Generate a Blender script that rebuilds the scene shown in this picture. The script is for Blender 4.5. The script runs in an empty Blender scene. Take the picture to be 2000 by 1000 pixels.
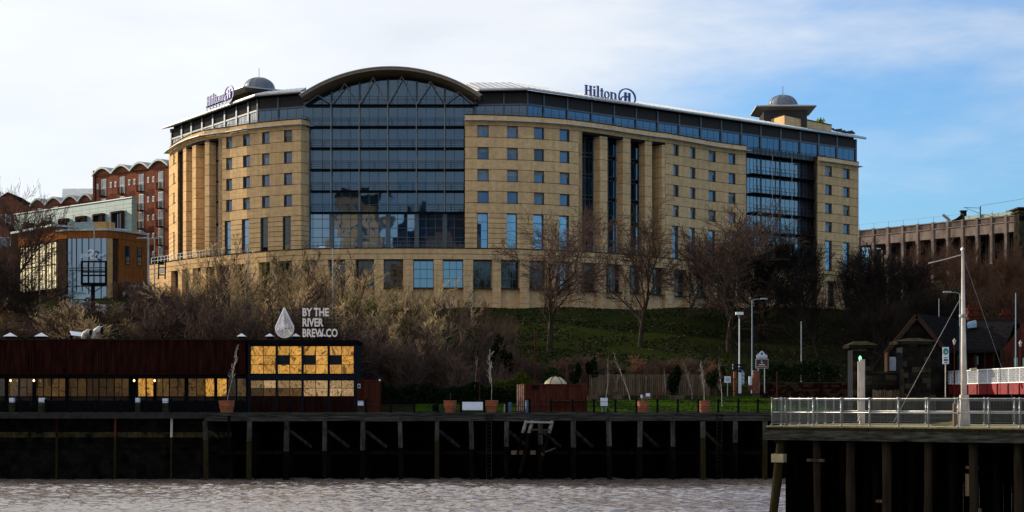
import bpy, math, random
import numpy as np
from mathutils import Vector, Matrix

# ------------------------------------------------------------------ camera, sky, sun, exposure
S = bpy.context.scene
COL = S.collection
F, HY, EYE = 3450.0, 776.0, 7.0      # focal length in px of a 2000 px wide frame, horizon row, eye height above the river
cam_d = bpy.data.cameras.new('camera'); cam = bpy.data.objects.new('camera', cam_d); COL.objects.link(cam)
cam.location = (0, 0, EYE); cam.rotation_euler = (math.radians(90), 0, 0)
cam_d.sensor_width = 36; cam_d.lens = 36*F/2000; cam_d.shift_y = (HY-500)/2000; cam_d.clip_start = 1; cam_d.clip_end = 6000
S.camera = cam

SUN_EL, SUN_AZ = 19.0, -59.0         # azimuth measured from +Y (the view direction) towards +X
sd = Vector((math.sin(math.radians(SUN_AZ))*math.cos(math.radians(SUN_EL)), math.cos(math.radians(SUN_AZ))*math.cos(math.radians(SUN_EL)), math.sin(math.radians(SUN_EL))))
world = bpy.data.worlds.new('World'); S.world = world; world.use_nodes = True
nt = world.node_tree; nt.nodes.clear()
def N(t, **kw):
    n = nt.nodes.new(t)
    for k, v in kw.items(): setattr(n, k, v)
    return n
def Lk(a, b): nt.links.new(a, b)
def math_n(op, a, b=None, clamp=False):
    n = N('ShaderNodeMath', operation=op, use_clamp=clamp)
    for i, v in enumerate((a, b)):
        if v is None: continue
        if isinstance(v, (int, float)): n.inputs[i].default_value = v
        else: Lk(v, n.inputs[i])
    return n.outputs[0]
sky = N('ShaderNodeTexSky', sky_type='NISHITA', sun_disc=False, sun_elevation=math.radians(SUN_EL), sun_rotation=math.radians(SUN_AZ), air_density=1.1, dust_density=0.6, ozone_density=2.2, altitude=10)
tc = N('ShaderNodeTexCoord'); sep = N('ShaderNodeSeparateXYZ'); Lk(tc.outputs['Generated'], sep.inputs[0])
dx, dy, dz = sep.outputs
mp = N('ShaderNodeMapping'); mp.inputs['Scale'].default_value = (1.0, 1.0, 3.6); mp.inputs['Rotation'].default_value = (0, math.radians(8), 0); Lk(tc.outputs['Generated'], mp.inputs[0])
n1 = N('ShaderNodeTexNoise'); n1.inputs['Scale'].default_value = 5.0; n1.inputs['Detail'].default_value = 7; n1.inputs['Roughness'].default_value = .5; n1.inputs['Distortion'].default_value = .25; Lk(mp.outputs[0], n1.inputs['Vector'])
n2 = N('ShaderNodeTexNoise'); n2.inputs['Scale'].default_value = 17.0; n2.inputs['Detail'].default_value = 6; n2.inputs['Roughness'].default_value = .6; Lk(mp.outputs[0], n2.inputs['Vector'])
nz = math_n('ADD', math_n('MULTIPLY', n1.outputs[0], 0.75), math_n('MULTIPLY', n2.outputs[0], 0.3))
side = math_n('MULTIPLY', math_n('SUBTRACT', 0.05, math_n('MINIMUM', dx, 0.17)), 3.2)                 # a cloud bank lies towards the sun side
lift = math_n('MULTIPLY', math_n('SUBTRACT', math_n('MINIMUM', dz, 0.20), 0.145), 5.5)   # clear strip under the cloud deck
cov = math_n('ADD', math_n('ADD', side, lift), math_n('MULTIPLY', math_n('SUBTRACT', nz, 0.5), 2.0))
cov = math_n('ADD', cov, 0.30)
mr = N('ShaderNodeMapRange', interpolation_type='SMOOTHSTEP'); mr.inputs['From Min'].default_value = -0.25; mr.inputs['From Max'].default_value = 1.0
mr.inputs['To Min'].default_value = 0.0; mr.inputs['To Max'].default_value = 0.90; Lk(cov, mr.inputs['Value'])
sunv = N('ShaderNodeVectorMath', operation='DOT_PRODUCT'); Lk(tc.outputs['Generated'], sunv.inputs[0]); sunv.inputs[1].default_value = sd
glow = math_n('POWER', math_n('MAXIMUM', sunv.outputs['Value'], 0.0), 2.0)
CLOUD = 6.3
cl_b = math_n('ADD', math_n('MULTIPLY', glow, 2.6), CLOUD)
cl_b = math_n('ADD', cl_b, math_n('MULTIPLY', math_n('SUBTRACT', nz, 0.5), 3.0))
cc = N('ShaderNodeVectorMath', operation='SCALE'); cc.inputs[0].default_value = (0.985, 1.0, 1.02); Lk(cl_b, cc.inputs['Scale'])
mix = N('ShaderNodeMix', data_type='RGBA'); Lk(mr.outputs[0], mix.inputs['Factor'])
sk = N('ShaderNodeVectorMath', operation='MULTIPLY'); sk.inputs[1].default_value = (0.65, 1.0, 1.43); Lk(sky.outputs[0], sk.inputs[0])
Lk(sk.outputs[0], mix.inputs['A']); Lk(cc.outputs[0], mix.inputs['B'])
bg = N('ShaderNodeBackground'); bg.inputs['Strength'].default_value = 0.1; Lk(mix.outputs['Result'], bg.inputs['Color'])
wo = N('ShaderNodeOutputWorld'); Lk(bg.outputs[0], wo.inputs[0])

sl = bpy.data.lights.new('sun', 'SUN'); sl.energy = 4.8; sl.angle = math.radians(0.5); sl.color = (1.0, 0.88, 0.70)
so = bpy.data.objects.new('sun', sl); COL.objects.link(so); so.rotation_euler = sd.to_track_quat('Z', 'Y').to_euler(); so.location = sd*500
S.view_settings.view_transform = 'Standard'; S.view_settings.look = 'None'; S.view_settings.gamma = 1; S.view_settings.exposure = 0.38
S.view_settings.use_curve_mapping = False

# ------------------------------------------------------------------ materials
def mat(name, col, rough=.7, var=.12, scale=2.0, metal=0, ior=1.45, bump=0, bscale=20, emit=None, es=1, var2=None, stretch=(1, 1, 1), rnd=0, coords='Object', detail=5, trans=0, alpha=1):
    m = bpy.data.materials.new(name); m.use_nodes = True
    t = m.node_tree; b = t.nodes['Principled BSDF']; L = t.links.new
    b.inputs['Roughness'].default_value = rough; b.inputs['Metallic'].default_value = metal; b.inputs['IOR'].default_value = ior
    if rough >= .85: b.inputs['Specular IOR Level'].default_value = 0.0
    if trans: b.inputs['Transmission Weight'].default_value = trans
    if alpha < 1: b.inputs['Alpha'].default_value = alpha
    g = t.nodes.new('ShaderNodeNewGeometry')
    mpn = t.nodes.new('ShaderNodeMapping'); mpn.inputs['Scale'].default_value = stretch; L(g.outputs['Position'], mpn.inputs[0])
    n = t.nodes.new('ShaderNodeTexNoise'); n.inputs['Scale'].default_value = scale; n.inputs['Detail'].default_value = detail; n.inputs['Roughness'].default_value = .6; L(mpn.outputs[0], n.inputs['Vector'])
    r = t.nodes.new('ShaderNodeMapRange'); r.inputs['From Min'].default_value = .3; r.inputs['From Max'].default_value = .7; L(n.outputs[0], r.inputs[0])
    mx = t.nodes.new('ShaderNodeMix'); mx.data_type = 'RGBA'; L(r.outputs[0], mx.inputs['Factor'])
    c2 = var2 if var2 else tuple(c*(1-2*var) for c in col); c1 = col if var2 else tuple(min(1, c*(1+var)) for c in col)
    mx.inputs['A'].default_value = (*c1, 1); mx.inputs['B'].default_value = (*c2, 1)
    out = mx.outputs['Result']
    if rnd:
        oi = t.nodes.new('ShaderNodeObjectInfo'); r2 = t.nodes.new('ShaderNodeMapRange'); r2.inputs['To Min'].default_value = 1-rnd; r2.inputs['To Max'].default_value = 1+rnd; L(oi.outputs['Random'], r2.inputs[0])
        sc = t.nodes.new('ShaderNodeVectorMath'); sc.operation = 'SCALE'; L(out, sc.inputs[0]); L(r2.outputs[0], sc.inputs['Scale']); out = sc.outputs[0]
    L(out, b.inputs['Base Color'])
    if bump:
        nb = t.nodes.new('ShaderNodeTexNoise'); nb.inputs['Scale'].default_value = bscale; nb.inputs['Detail'].default_value = 4; L(mpn.outputs[0], nb.inputs['Vector'])
        bp = t.nodes.new('ShaderNodeBump'); bp.inputs['Strength'].default_value = bump; bp.inputs['Distance'].default_value = .1; L(nb.outputs[0], bp.inputs['Height']); L(bp.outputs[0], b.inputs['Normal'])
    if emit: b.inputs['Emission Color'].default_value = (*emit, 1); b.inputs['Emission Strength'].default_value = es
    return m
def glassy(name, col, ior, wob=.02, wscale=.5, rough=.02, rnd=.25, blue=(1, 1, 1)):
    m = mat(name, col, rough=rough, var=.25, scale=.7, ior=ior, rnd=rnd)
    t = m.node_tree; b = t.nodes['Principled BSDF']; b.inputs['Specular Tint'].default_value = (*blue, 1)
    g = t.nodes.new('ShaderNodeNewGeometry'); n = t.nodes.new('ShaderNodeTexNoise'); n.inputs['Scale'].default_value = wscale; n.inputs['Detail'].default_value = 2; t.links.new(g.outputs['Position'], n.inputs['Vector'])
    oi = t.nodes.new('ShaderNodeObjectInfo')
    ad = t.nodes.new('ShaderNodeVectorMath'); ad.operation = 'ADD'; t.links.new(g.outputs['Normal'], ad.inputs[0])
    sb = t.nodes.new('ShaderNodeVectorMath'); sb.operation = 'SUBTRACT'; t.links.new(n.outputs['Color'], sb.inputs[0]); sb.inputs[1].default_value = (.5, .5, .5)
    sc = t.nodes.new('ShaderNodeVectorMath'); sc.operation = 'SCALE'; t.links.new(sb.outputs[0], sc.inputs[0]); sc.inputs['Scale'].default_value = wob*6
    wn = t.nodes.new('ShaderNodeTexWhiteNoise'); wn.noise_dimensions = '1D'; t.links.new(oi.outputs['Random'], wn.inputs['W'])
    sb2 = t.nodes.new('ShaderNodeVectorMath'); sb2.operation = 'SUBTRACT'; t.links.new(wn.outputs['Color'], sb2.inputs[0]); sb2.inputs[1].default_value = (.5, .5, .5)
    sc2 = t.nodes.new('ShaderNodeVectorMath'); sc2.operation = 'SCALE'; t.links.new(sb2.outputs[0], sc2.inputs[0]); sc2.inputs['Scale'].default_value = wob*2
    a2 = t.nodes.new('ShaderNodeVectorMath'); a2.operation = 'ADD'; t.links.new(sc.outputs[0], a2.inputs[0]); t.links.new(sc2.outputs[0], a2.inputs[1])
    t.links.new(a2.outputs[0], ad.inputs[1])
    nm = t.nodes.new('ShaderNodeVectorMath'); nm.operation = 'NORMALIZE'; t.links.new(ad.outputs[0], nm.inputs[0]); t.links.new(nm.outputs[0], b.inputs['Normal'])
    return m
def brick_mat(name, c1, c2, mortar, sx=.45, sz=.15, dark=.15, bump=.3):
    """fine brickwork: u runs along the wall (x+y), v up"""
    m = mat(name, c1, rough=.85, var=dark, scale=.35)
    t = m.node_tree; L = t.links.new; b = t.nodes['Principled BSDF']
    g = t.nodes.new('ShaderNodeNewGeometry'); sp = t.nodes.new('ShaderNodeSeparateXYZ'); L(g.outputs['Position'], sp.inputs[0])
    ad = t.nodes.new('ShaderNodeMath'); L(sp.outputs[0], ad.inputs[0]); L(sp.outputs[1], ad.inputs[1])
    cb = t.nodes.new('ShaderNodeCombineXYZ'); L(ad.outputs[0], cb.inputs[0]); L(sp.outputs[2], cb.inputs[1])
    bt = t.nodes.new('ShaderNodeTexBrick'); bt.inputs['Scale'].default_value = 1; bt.inputs['Brick Width'].default_value = sx; bt.inputs['Row Height'].default_value = sz; bt.inputs['Mortar Size'].default_value = .012
    bt.inputs['Color1'].default_value = (*c1, 1); bt.inputs['Color2'].default_value = (*c2, 1); bt.inputs['Mortar'].default_value = (*mortar, 1); L(cb.outputs[0], bt.inputs['Vector'])
    base = b.inputs['Base Color'].links[0].from_socket
    n = t.nodes.new('ShaderNodeTexNoise'); n.inputs['Scale'].default_value = 1.4; n.inputs['Detail'].default_value = 6; L(g.outputs['Position'], n.inputs['Vector'])
    n3 = t.nodes.new('ShaderNodeTexNoise'); n3.inputs['Scale'].default_value = .5; n3.inputs['Detail'].default_value = 4
    mp3 = t.nodes.new('ShaderNodeMapping'); mp3.inputs['Scale'].default_value = (4, 4, .25); L(g.outputs['Position'], mp3.inputs[0]); L(mp3.outputs[0], n3.inputs['Vector'])
    av = t.nodes.new('ShaderNodeMath'); av.operation = 'ADD'; L(n.outputs[0], av.inputs[0]); L(n3.outputs[0], av.inputs[1])
    r = t.nodes.new('ShaderNodeMapRange'); r.inputs['From Min'].default_value = .75; r.inputs['From Max'].default_value = 1.25; r.inputs['To Min'].default_value = 1+dark; r.inputs['To Max'].default_value = 1-dark*1.2; L(av.outputs[0], r.inputs[0])
    sc = t.nodes.new('ShaderNodeVectorMath'); sc.operation = 'SCALE'; L(bt.outputs['Color'], sc.inputs[0]); L(r.outputs[0], sc.inputs['Scale'])
    oi = t.nodes.new('ShaderNodeObjectInfo'); r2 = t.nodes.new('ShaderNodeMapRange'); r2.inputs['To Min'].default_value = .93; r2.inputs['To Max'].default_value = 1.05; L(oi.outputs['Random'], r2.inputs[0])
    sc2 = t.nodes.new('ShaderNodeVectorMath'); sc2.operation = 'SCALE'; L(sc.outputs[0], sc2.inputs[0]); L(r2.outputs[0], sc2.inputs['Scale'])
    L(sc2.outputs[0], b.inputs['Base Color'])
    return m
M = {}
M['buff'] = brick_mat('buff_brick', (.71, .465, .230), (.61, .385, .178), (.52, .37, .21), dark=.13)
M['joint'] = mat('dark_joint', (.07, .05, .035), .9)
M['core'] = mat('dark_interior', (.02, .022, .025), .9)
M['glass'] = glassy('tinted_glass', (.010, .026, .044), 2.05, wob=.004, wscale=.3, blue=(.54, .77, 1))
M['glass_win'] = glassy('bedroom_window_glass', (.030, .036, .050), 1.95, wob=.012, rnd=.5, blue=(.66, .80, 1))
M['glass_b'] = glassy('clear_lobby_glass', (.012, .035, .075), 3.1, wob=.005, wscale=.3, blue=(.62, .82, 1))
M['glass_dk'] = glassy('dim_interior_glass', (.010, .009, .009), 1.6, wob=.006, rnd=.5)
M['glass_bal'] = glassy('balcony_glass', (.045, .055, .068), 2.4, wob=.006, rnd=.35, blue=(.85, .93, 1))
M['glass_cur'] = glassy('curtained_room_glass', (.10, .11, .125), 1.8, wob=.01, rnd=.4, blue=(.7, .85, 1))
M['blind'] = mat('pale_window_blind', (.22, .23, .24), .6, rnd=.3)
M['glass_w'] = glassy('pale_glass', (.30, .31, .30), 1.7, wob=.01)  # glass with a pale grey base colour
M['mull'] = mat('grey_blue_metal', (.085, .105, .122), .5, metal=.2)
M['mull_l'] = mat('pale_grey_metal', (.30, .31, .31), .45, metal=.3)
M['louvre'] = mat('dark_louvre', (.060, .055, .055), .86, var=.1, scale=6, stretch=(.2, .2, 8))
M['roof'] = mat('zinc_roof', (.42, .44, .46), .38, var=.12, scale=.6, metal=.75)
M['soffit'] = mat('brown_soffit', (.25, .19, .125), .8)
M['fascia'] = mat('roof_fascia', (.42, .45, .44), .5, metal=.3)
M['dome'] = mat('lead_dome', (.16, .18, .21), .55, metal=.3, var=.15)
M['white'] = mat('white_paint', (.80, .80, .78), .5, var=.06)
M['whiteb'] = mat('white_board', (.62, .66, .74), .5, var=.05)
M['signmetal'] = mat('polished_sign_metal', (.92, .90, .90), .28, metal=.85, var=.04)
M['signblue'] = mat('blue_sign_face', (.012, .045, .22), .4)
M['signpurple'] = mat('violet_blue_sign_face', (.06, .05, .30), .4)
M['redbrick'] = brick_mat('red_brick', (.26, .085, .045), (.20, .065, .038), (.22, .12, .08), dark=.16)
M['copper'] = mat('verdigris_copper', (.26, .36, .325), .6, var=.12, scale=1.2, stretch=(.4, .4, 3))
M['copperroof'] = mat('grey_green_roof', (.30, .34, .32), .5, var=.12, metal=.3)
M['brownclad'] = mat('brown_cladding', (.26, .085, .022), .9, var=.2, scale=1.5, stretch=(2, 2, .5), rnd=.12)
M['tanclad'] = mat('tan_panel', (.50, .27, .075), .5, var=.15, scale=1.5)
M['darkbrown'] = mat('dark_brown_wood', (.05, .03, .02), .9, var=.2, scale=3)
M['yellowwin'] = mat('sunlit_blind', (.78, .64, .32), .5, var=.25, scale=1.2)
M['rust'] = mat('rust_red_steel', (.080, .024, .015), .86, var=.25, scale=1.6, stretch=(2, 2, .35), rnd=.15)
M['rust_dark'] = mat('dark_rust_steel', (.024, .0075, .0055), .86, var=.35, scale=1.5, stretch=(2, 2, .3), rnd=.15)
M['black'] = mat('black_iron', (.006, .006, .007), .9)
M['frame'] = mat('dark_blue_steel', (.010, .014, .020), .86)
M['terra'] = mat('terracotta', (.36, .105, .045), .8, var=.15, scale=5)
M['soil'] = mat('potting_soil', (.03, .02, .015), .95)
M['timber'] = mat('weathered_timber', (.055, .052, .042), .9, var=.4, scale=2.2, stretch=(1, 1, .35), bump=.4, bscale=6, rnd=.2)
M['timberh'] = mat('weathered_beam_timber', (.048, .048, .040), .9, var=.45, scale=2.0, stretch=(.3, 1, 4), bump=.4, bscale=6, rnd=.2)
M['timberg'] = mat('algae_timber', (.030, .026, .010), .9, var=.5, scale=2.2, stretch=(1, 1, .4), bump=.5, bscale=6, var2=(.016, .012, .007))
M['timberd'] = mat('dark_wet_timber', (.007, .005, .004), .85, var=.4, scale=2.0, stretch=(1, 1, .3))
M['deckw'] = mat('pale_deck_timber', (.34, .29, .17), .85, var=.2, scale=3)
M['fencew'] = mat('brown_fence_timber', (.15, .105, .068), .9, var=.3, scale=2, stretch=(3, 3, .4), rnd=.3)
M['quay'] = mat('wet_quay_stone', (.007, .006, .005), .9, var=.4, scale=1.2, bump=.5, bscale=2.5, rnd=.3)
M['algae'] = mat('algae_quay_stone', (.045, .038, .018), .9, var=.5, scale=1.3, bump=.5, bscale=2.5, rnd=.35)
M['stone'] = mat('soot_dark_stone', (.018, .015, .012), .9, var=.4, scale=1.0, rnd=.25)
M['stone_l'] = mat('mossy_stone', (.042, .037, .022), .9, var=.35, scale=1.2, rnd=.2)
M['pale_stone'] = mat('pinkish_bridge_stone', (.20, .155, .135), .85, var=.22, scale=.8, stretch=(1, 1, .5), rnd=.06)
M['slate'] = mat('dark_slate', (.016, .014, .015), .86, var=.25, scale=3)
M['steel'] = mat('galvanised_steel', (.30, .30, .29), .4, metal=.7, var=.15, scale=6)
M['wire'] = mat('grey_wire_mesh', (.14, .15, .14), .5, metal=.3)
M['piletimber'] = mat('dark_pile_timber', (.034, .026, .017), .9, var=.5, scale=1.6, stretch=(3, 3, .35), bump=.6, bscale=6, var2=(.012, .009, .006))
M['whitepost'] = mat('weathered_white_paint', (.52, .45, .39), .6, var=.2, scale=3, stretch=(2, 2, .6))
M['greypole'] = mat('grey_pole_paint', (.30, .31, .32), .5)
M['bluepole'] = mat('blue_grey_pole_paint', (.17, .26, .32), .5)
M['teal'] = mat('teal_banner', (.01, .16, .17), .6)
M['bark'] = mat('tree_bark', (.060, .045, .032), .9, var=.3, scale=4, stretch=(1, 1, .4))
M['bark_l'] = mat('pale_birch_bark', (.42, .38, .33), .8, var=.35, scale=5)
M['twig'] = mat('grey_brown_twigs', (.115, .074, .056), .9, var=.25, scale=.6, rnd=.25)
M['twig_g'] = mat('sun_gilded_twigs', (.60, .43, .21), .9, var=.25, scale=.4, rnd=.45, var2=(.34, .22, .11))  # golden sunlight put into the twig colour
M['twig_o'] = mat('olive_twigs', (.24, .20, .06), .9, var=.25, scale=.4, rnd=.35)
M['bark_m'] = mat('pale_stem_bark', (.20, .165, .12), .9, var=.3, scale=3)
M['twig_r'] = mat('reddish_twigs', (.19, .095, .058), .9, var=.25, scale=.5, rnd=.25)
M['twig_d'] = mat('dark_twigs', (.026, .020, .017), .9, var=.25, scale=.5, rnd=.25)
M['leaf'] = mat('evergreen_leaves', (.030, .048, .014), .9, var=.35, scale=1.5, rnd=.3)
M['leaf_y'] = mat('yellow_green_leaves', (.085, .105, .016), .9, var=.35, scale=1.2, rnd=.3)
M['leaf_d'] = mat('dark_green_leaves', (.010, .019, .007), .9, var=.35, scale=1.5, rnd=.3)
M['red'] = mat('red_bridge_paint', (.20, .012, .014), .5, var=.3, scale=1.5)
M['cream'] = mat('cream_canvas', (.45, .37, .25), .8)
M['bluebox'] = mat('dull_blue_plastic', (.06, .12, .20), .6)
M['carw'] = mat('white_car_paint', (.70, .70, .68), .2, var=.03)
M['card'] = mat('dark_car_paint', (.03, .035, .045), .2, var=.03)
M['cars'] = mat('silver_car_paint', (.40, .41, .42), .25, metal=.6, var=.03)
M['carglass'] = mat('car_glass', (.01, .012, .015), .05, ior=2.0)
M['tyre'] = mat('tyre_rubber', (.015, .015, .015), .9)
M['lampon'] = mat('warm_bulb', (1, .7, .4), emit=(1, .62, .28), es=3)
M['greenlamp'] = mat('green_lamp', (.05, .4, .15), emit=(.25, 1, .45), es=1.2)
M['greensign'] = mat('green_sign_face', (.01, .22, .15), .5)
M['signbrown'] = mat('brown_sign_face', (.07, .012, .012), .5)
M['asphalt'] = mat('asphalt', (.05, .05, .052), .9, var=.15, scale=3)
M['orange'] = mat('hi_vis_fabric', (.35, .6, .03), .7)
def reflection_glow(name, base, es, sc=1.0, lo=.5):
    """glass with a painted glow: warped warm bands imitate reflected sunlit facades"""
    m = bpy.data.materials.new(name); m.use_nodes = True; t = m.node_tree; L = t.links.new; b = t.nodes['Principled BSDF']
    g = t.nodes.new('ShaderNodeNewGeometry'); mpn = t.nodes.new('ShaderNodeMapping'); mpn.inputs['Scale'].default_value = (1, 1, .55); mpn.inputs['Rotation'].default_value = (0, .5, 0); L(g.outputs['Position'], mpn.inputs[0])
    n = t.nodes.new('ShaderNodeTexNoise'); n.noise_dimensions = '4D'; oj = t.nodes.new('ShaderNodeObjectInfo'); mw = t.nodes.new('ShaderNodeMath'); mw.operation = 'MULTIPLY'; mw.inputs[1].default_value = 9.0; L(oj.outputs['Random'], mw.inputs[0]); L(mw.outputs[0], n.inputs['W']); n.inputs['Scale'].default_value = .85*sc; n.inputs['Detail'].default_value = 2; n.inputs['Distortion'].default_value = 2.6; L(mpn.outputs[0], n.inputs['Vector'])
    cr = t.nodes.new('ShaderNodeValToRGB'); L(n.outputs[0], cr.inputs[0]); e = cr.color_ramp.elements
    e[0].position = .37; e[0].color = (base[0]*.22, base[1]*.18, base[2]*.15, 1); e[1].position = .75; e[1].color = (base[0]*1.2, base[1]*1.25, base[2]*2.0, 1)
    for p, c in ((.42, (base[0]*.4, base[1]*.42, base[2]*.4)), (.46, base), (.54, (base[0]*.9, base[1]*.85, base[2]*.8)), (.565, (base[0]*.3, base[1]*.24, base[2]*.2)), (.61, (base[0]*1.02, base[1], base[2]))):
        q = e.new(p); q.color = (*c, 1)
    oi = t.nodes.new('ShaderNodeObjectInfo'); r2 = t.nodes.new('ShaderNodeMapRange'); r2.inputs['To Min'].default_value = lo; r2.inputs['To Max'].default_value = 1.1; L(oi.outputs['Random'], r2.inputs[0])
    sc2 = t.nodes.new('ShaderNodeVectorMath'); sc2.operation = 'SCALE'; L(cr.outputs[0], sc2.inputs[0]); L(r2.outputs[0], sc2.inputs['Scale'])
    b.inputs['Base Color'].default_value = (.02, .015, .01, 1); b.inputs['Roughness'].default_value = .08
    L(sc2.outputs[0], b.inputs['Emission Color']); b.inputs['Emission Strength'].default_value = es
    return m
M['reflglow'] = reflection_glow('painted_reflection_glass', (.50, .25, .045), 1.0, lo=.75)  # emissive pattern on the bar panes stands in for golden reflections
M['refldim'] = reflection_glow('dim_painted_reflection_glass', (.065, .034, .009), 1.0, 1.2, lo=.08)
M['refllow'] = reflection_glow('lower_painted_reflection_glass', (.34, .22, .10), 1.0, 2.2, lo=.4)

# ------------------------------------------------------------------ mesh helpers
ORG = {}
def org(o): return ORG.get(o.name, Vector((0, 0, 0))) if o else Vector((0, 0, 0))
def tag(o, label=None, cat=None, group=None, kind=None):
    if label: o['label'] = label
    if cat: o['category'] = cat
    if group: o['group'] = group
    if kind: o['kind'] = kind
    return o
def empty(name, loc, label, cat, group=None):
    o = bpy.data.objects.new(name, None); COL.objects.link(o); o.location = loc; o.empty_display_size = .3
    ORG[o.name] = Vector(loc); return tag(o, label, cat, group)
class MB:
    def __init__(s): s.v = []; s.f = []
    def hexa(s, p):   # p: 4 bottom points then 4 top points, same turn
        i = len(s.v); s.v += [tuple(q) for q in p]
        s.f += [(i, i+3, i+2, i+1), (i+4, i+5, i+6, i+7), (i, i+1, i+5, i+4), (i+1, i+2, i+6, i+5), (i+2, i+3, i+7, i+6), (i+3, i, i+4, i+7)]; return s
    def box(s, x0, x1, y0, y1, z0, z1):
        return s.hexa([(x0, y0, z0), (x1, y0, z0), (x1, y1, z0), (x0, y1, z0), (x0, y0, z1), (x1, y0, z1), (x1, y1, z1), (x0, y1, z1)])
    def beam(s, a, b, w, h=None, up=(0, 0, 1)):
        a = Vector(a); b = Vector(b); h = h or w; d = (b-a).normalized(); u = Vector(up)
        if abs(d.dot(u)) > .98: u = Vector((0, 1, 0))
        r = d.cross(u).normalized()*(w/2); q = r.cross(d).normalized()*(h/2)
        return s.hexa([a-r-q, a+r-q, a+r+q, a-r+q, b-r-q, b+r-q, b+r+q, b-r+q])
    def tube(s, pts, rad, n=8, cap=True):
        pts = [Vector(p) for p in pts]
        if isinstance(rad, (int, float)): rad = [rad]*len(pts)
        i0 = len(s.v); u = None
        for k, p in enumerate(pts):
            d = (pts[min(k+1, len(pts)-1)]-pts[max(k-1, 0)]).normalized()
            if u is None: u = d.orthogonal().normalized()
            else: u = (u-d*u.dot(d)); u = u.normalized() if u.length > 1e-5 else d.orthogonal().normalized()
            w = d.cross(u)
            for j in range(n):
                a = 2*math.pi*j/n; s.v.append(tuple(p+(u*math.cos(a)+w*math.sin(a))*rad[k]))
        for k in range(len(pts)-1):
            for j in range(n):
                a = i0+k*n+j; b = i0+k*n+(j+1) % n; s.f.append((a, b, b+n, a+n))
        if cap:
            s.f.append(tuple(i0+j for j in reversed(range(n)))); e = i0+(len(pts)-1)*n; s.f.append(tuple(e+j for j in range(n)))
        return s
    def lathe(s, c, prof, n=16):
        i0 = len(s.v)
        for (r, z) in prof:
            for j in range(n):
                a = 2*math.pi*j/n; s.v.append((c[0]+r*math.cos(a), c[1]+r*math.sin(a), c[2]+z))
        for k in range(len(prof)-1):
            for j in range(n):
                a = i0+k*n+j; b = i0+k*n+(j+1) % n; s.f.append((a, b, b+n, a+n))
        s.f.append(tuple(i0+j for j in reversed(range(n)))); e = i0+(len(prof)-1)*n; s.f.append(tuple(e+j for j in range(n)))
        return s
    def prism(s, poly, dvec):   # planar polygon (3D points) extruded along dvec
        i = len(s.v); n = len(poly); d = Vector(dvec)
        s.v += [tuple(p) for p in poly]+[tuple(Vector(p)+d) for p in poly]
        s.f.append(tuple(range(i, i+n))); s.f.append(tuple(reversed(range(i+n, i+2*n))))
        for k in range(n): s.f.append((i+k, i+n+k, i+n+(k+1) % n, i+(k+1) % n))
        return s
    def quad(s, a, b, c, d):
        i = len(s.v); s.v += [tuple(a), tuple(b), tuple(c), tuple(d)]; s.f.append((i, i+1, i+2, i+3)); return s
    def build(s, name, m, parent=None, smooth=False, loc=None, fixn=True):
        me = bpy.data.meshes.new(name); o3 = org(parent) if loc is None else Vector(loc)+org(parent)
        me.from_pydata([(x-o3.x, y-o3.y, z-o3.z) for x, y, z in s.v], [], s.f)
        if fixn:
            import bmesh
            bm = bmesh.new(); bm.from_mesh(me); bmesh.ops.recalc_face_normals(bm, faces=bm.faces); bm.to_mesh(me); bm.free()
        if smooth: me.shade_smooth()
        me.materials.append(M[m] if isinstance(m, str) else m)
        o = bpy.data.objects.new(name, me); COL.objects.link(o)
        if parent: o.parent = parent
        if loc is not None: o.location = loc
        ORG[o.name] = o3; return o
def copy_tree(o, parent=None):
    c = o.copy(); COL.objects.link(c); c.parent = parent
    for ch in list(o.children): copy_tree(ch, c)
    return c
def X(px, D): return (px-1000)*D/F
def Z(py, D): return EYE+(HY-py)*D/F
def W(px, py, D): return Vector((X(px, D), D, Z(py, D)))

class Path:
    """a facade line in plan, given by bearings (px) and distances"""
    def __init__(s, nodes):
        s.n = nodes; s.p = [Vector((X(a, d), d)) for a, d in nodes]; k = len(nodes); s.nm = []
        sn = []
        for i in range(k-1):
            d = (s.p[i+1]-s.p[i]).normalized(); sn.append(Vector((d.y, -d.x)))
        for i in range(k):
            a = sn[max(i-1, 0)]; b = sn[min(i, k-2)]; s.nm.append((a+b).normalized())
    def at(s, px, off=0):
        i = 0
        while i < len(s.n)-2 and px > s.n[i+1][0]: i += 1
        a, b = s.p[i], s.p[i+1]; t = (px-1000)/F       # ray x = t*y
        dn = (b.x-a.x)-t*(b.y-a.y); u = (t*a.y-a.x)/dn
        p = a+(b-a)*u; q = max(0, min(1, u)); n = (s.nm[i]*(1-q)+s.nm[i+1]*q).normalized()
        return p+n*off
    def p3(s, px, z, off=0): q = s.at(px, off); return Vector((q.x, q.y, z))
    def subdiv(s, a, b, step=14):
        r = [a]+[n[0] for n in s.n if a+2 < n[0] < b-2]+[b]; out = []
        for i in range(len(r)-1):
            m = max(1, int(math.ceil((r[i+1]-r[i])/step)))
            out += [r[i]+(r[i+1]-r[i])*j/m for j in range(m)]
        return out+[b]
    def strip(s, mb, a, b, z0, z1, f, bk, step=14):
        xs = s.subdiv(a, b, step); i0 = len(mb.v)
        for x in xs:
            P = s.at(x, f); Q = s.at(x, bk)
            mb.v += [(P.x, P.y, z0), (P.x, P.y, z1), (Q.x, Q.y, z1), (Q.x, Q.y, z0)]
        for k in range(len(xs)-1):
            i = i0+4*k
            for j in range(4): mb.f.append((i+j, i+(j+1) % 4, i+4+(j+1) % 4, i+4+j))
        e = i0+4*(len(xs)-1); mb.f.append((i0+3, i0+2, i0+1, i0)); mb.f.append((e, e+1, e+2, e+3)); return mb

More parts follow.
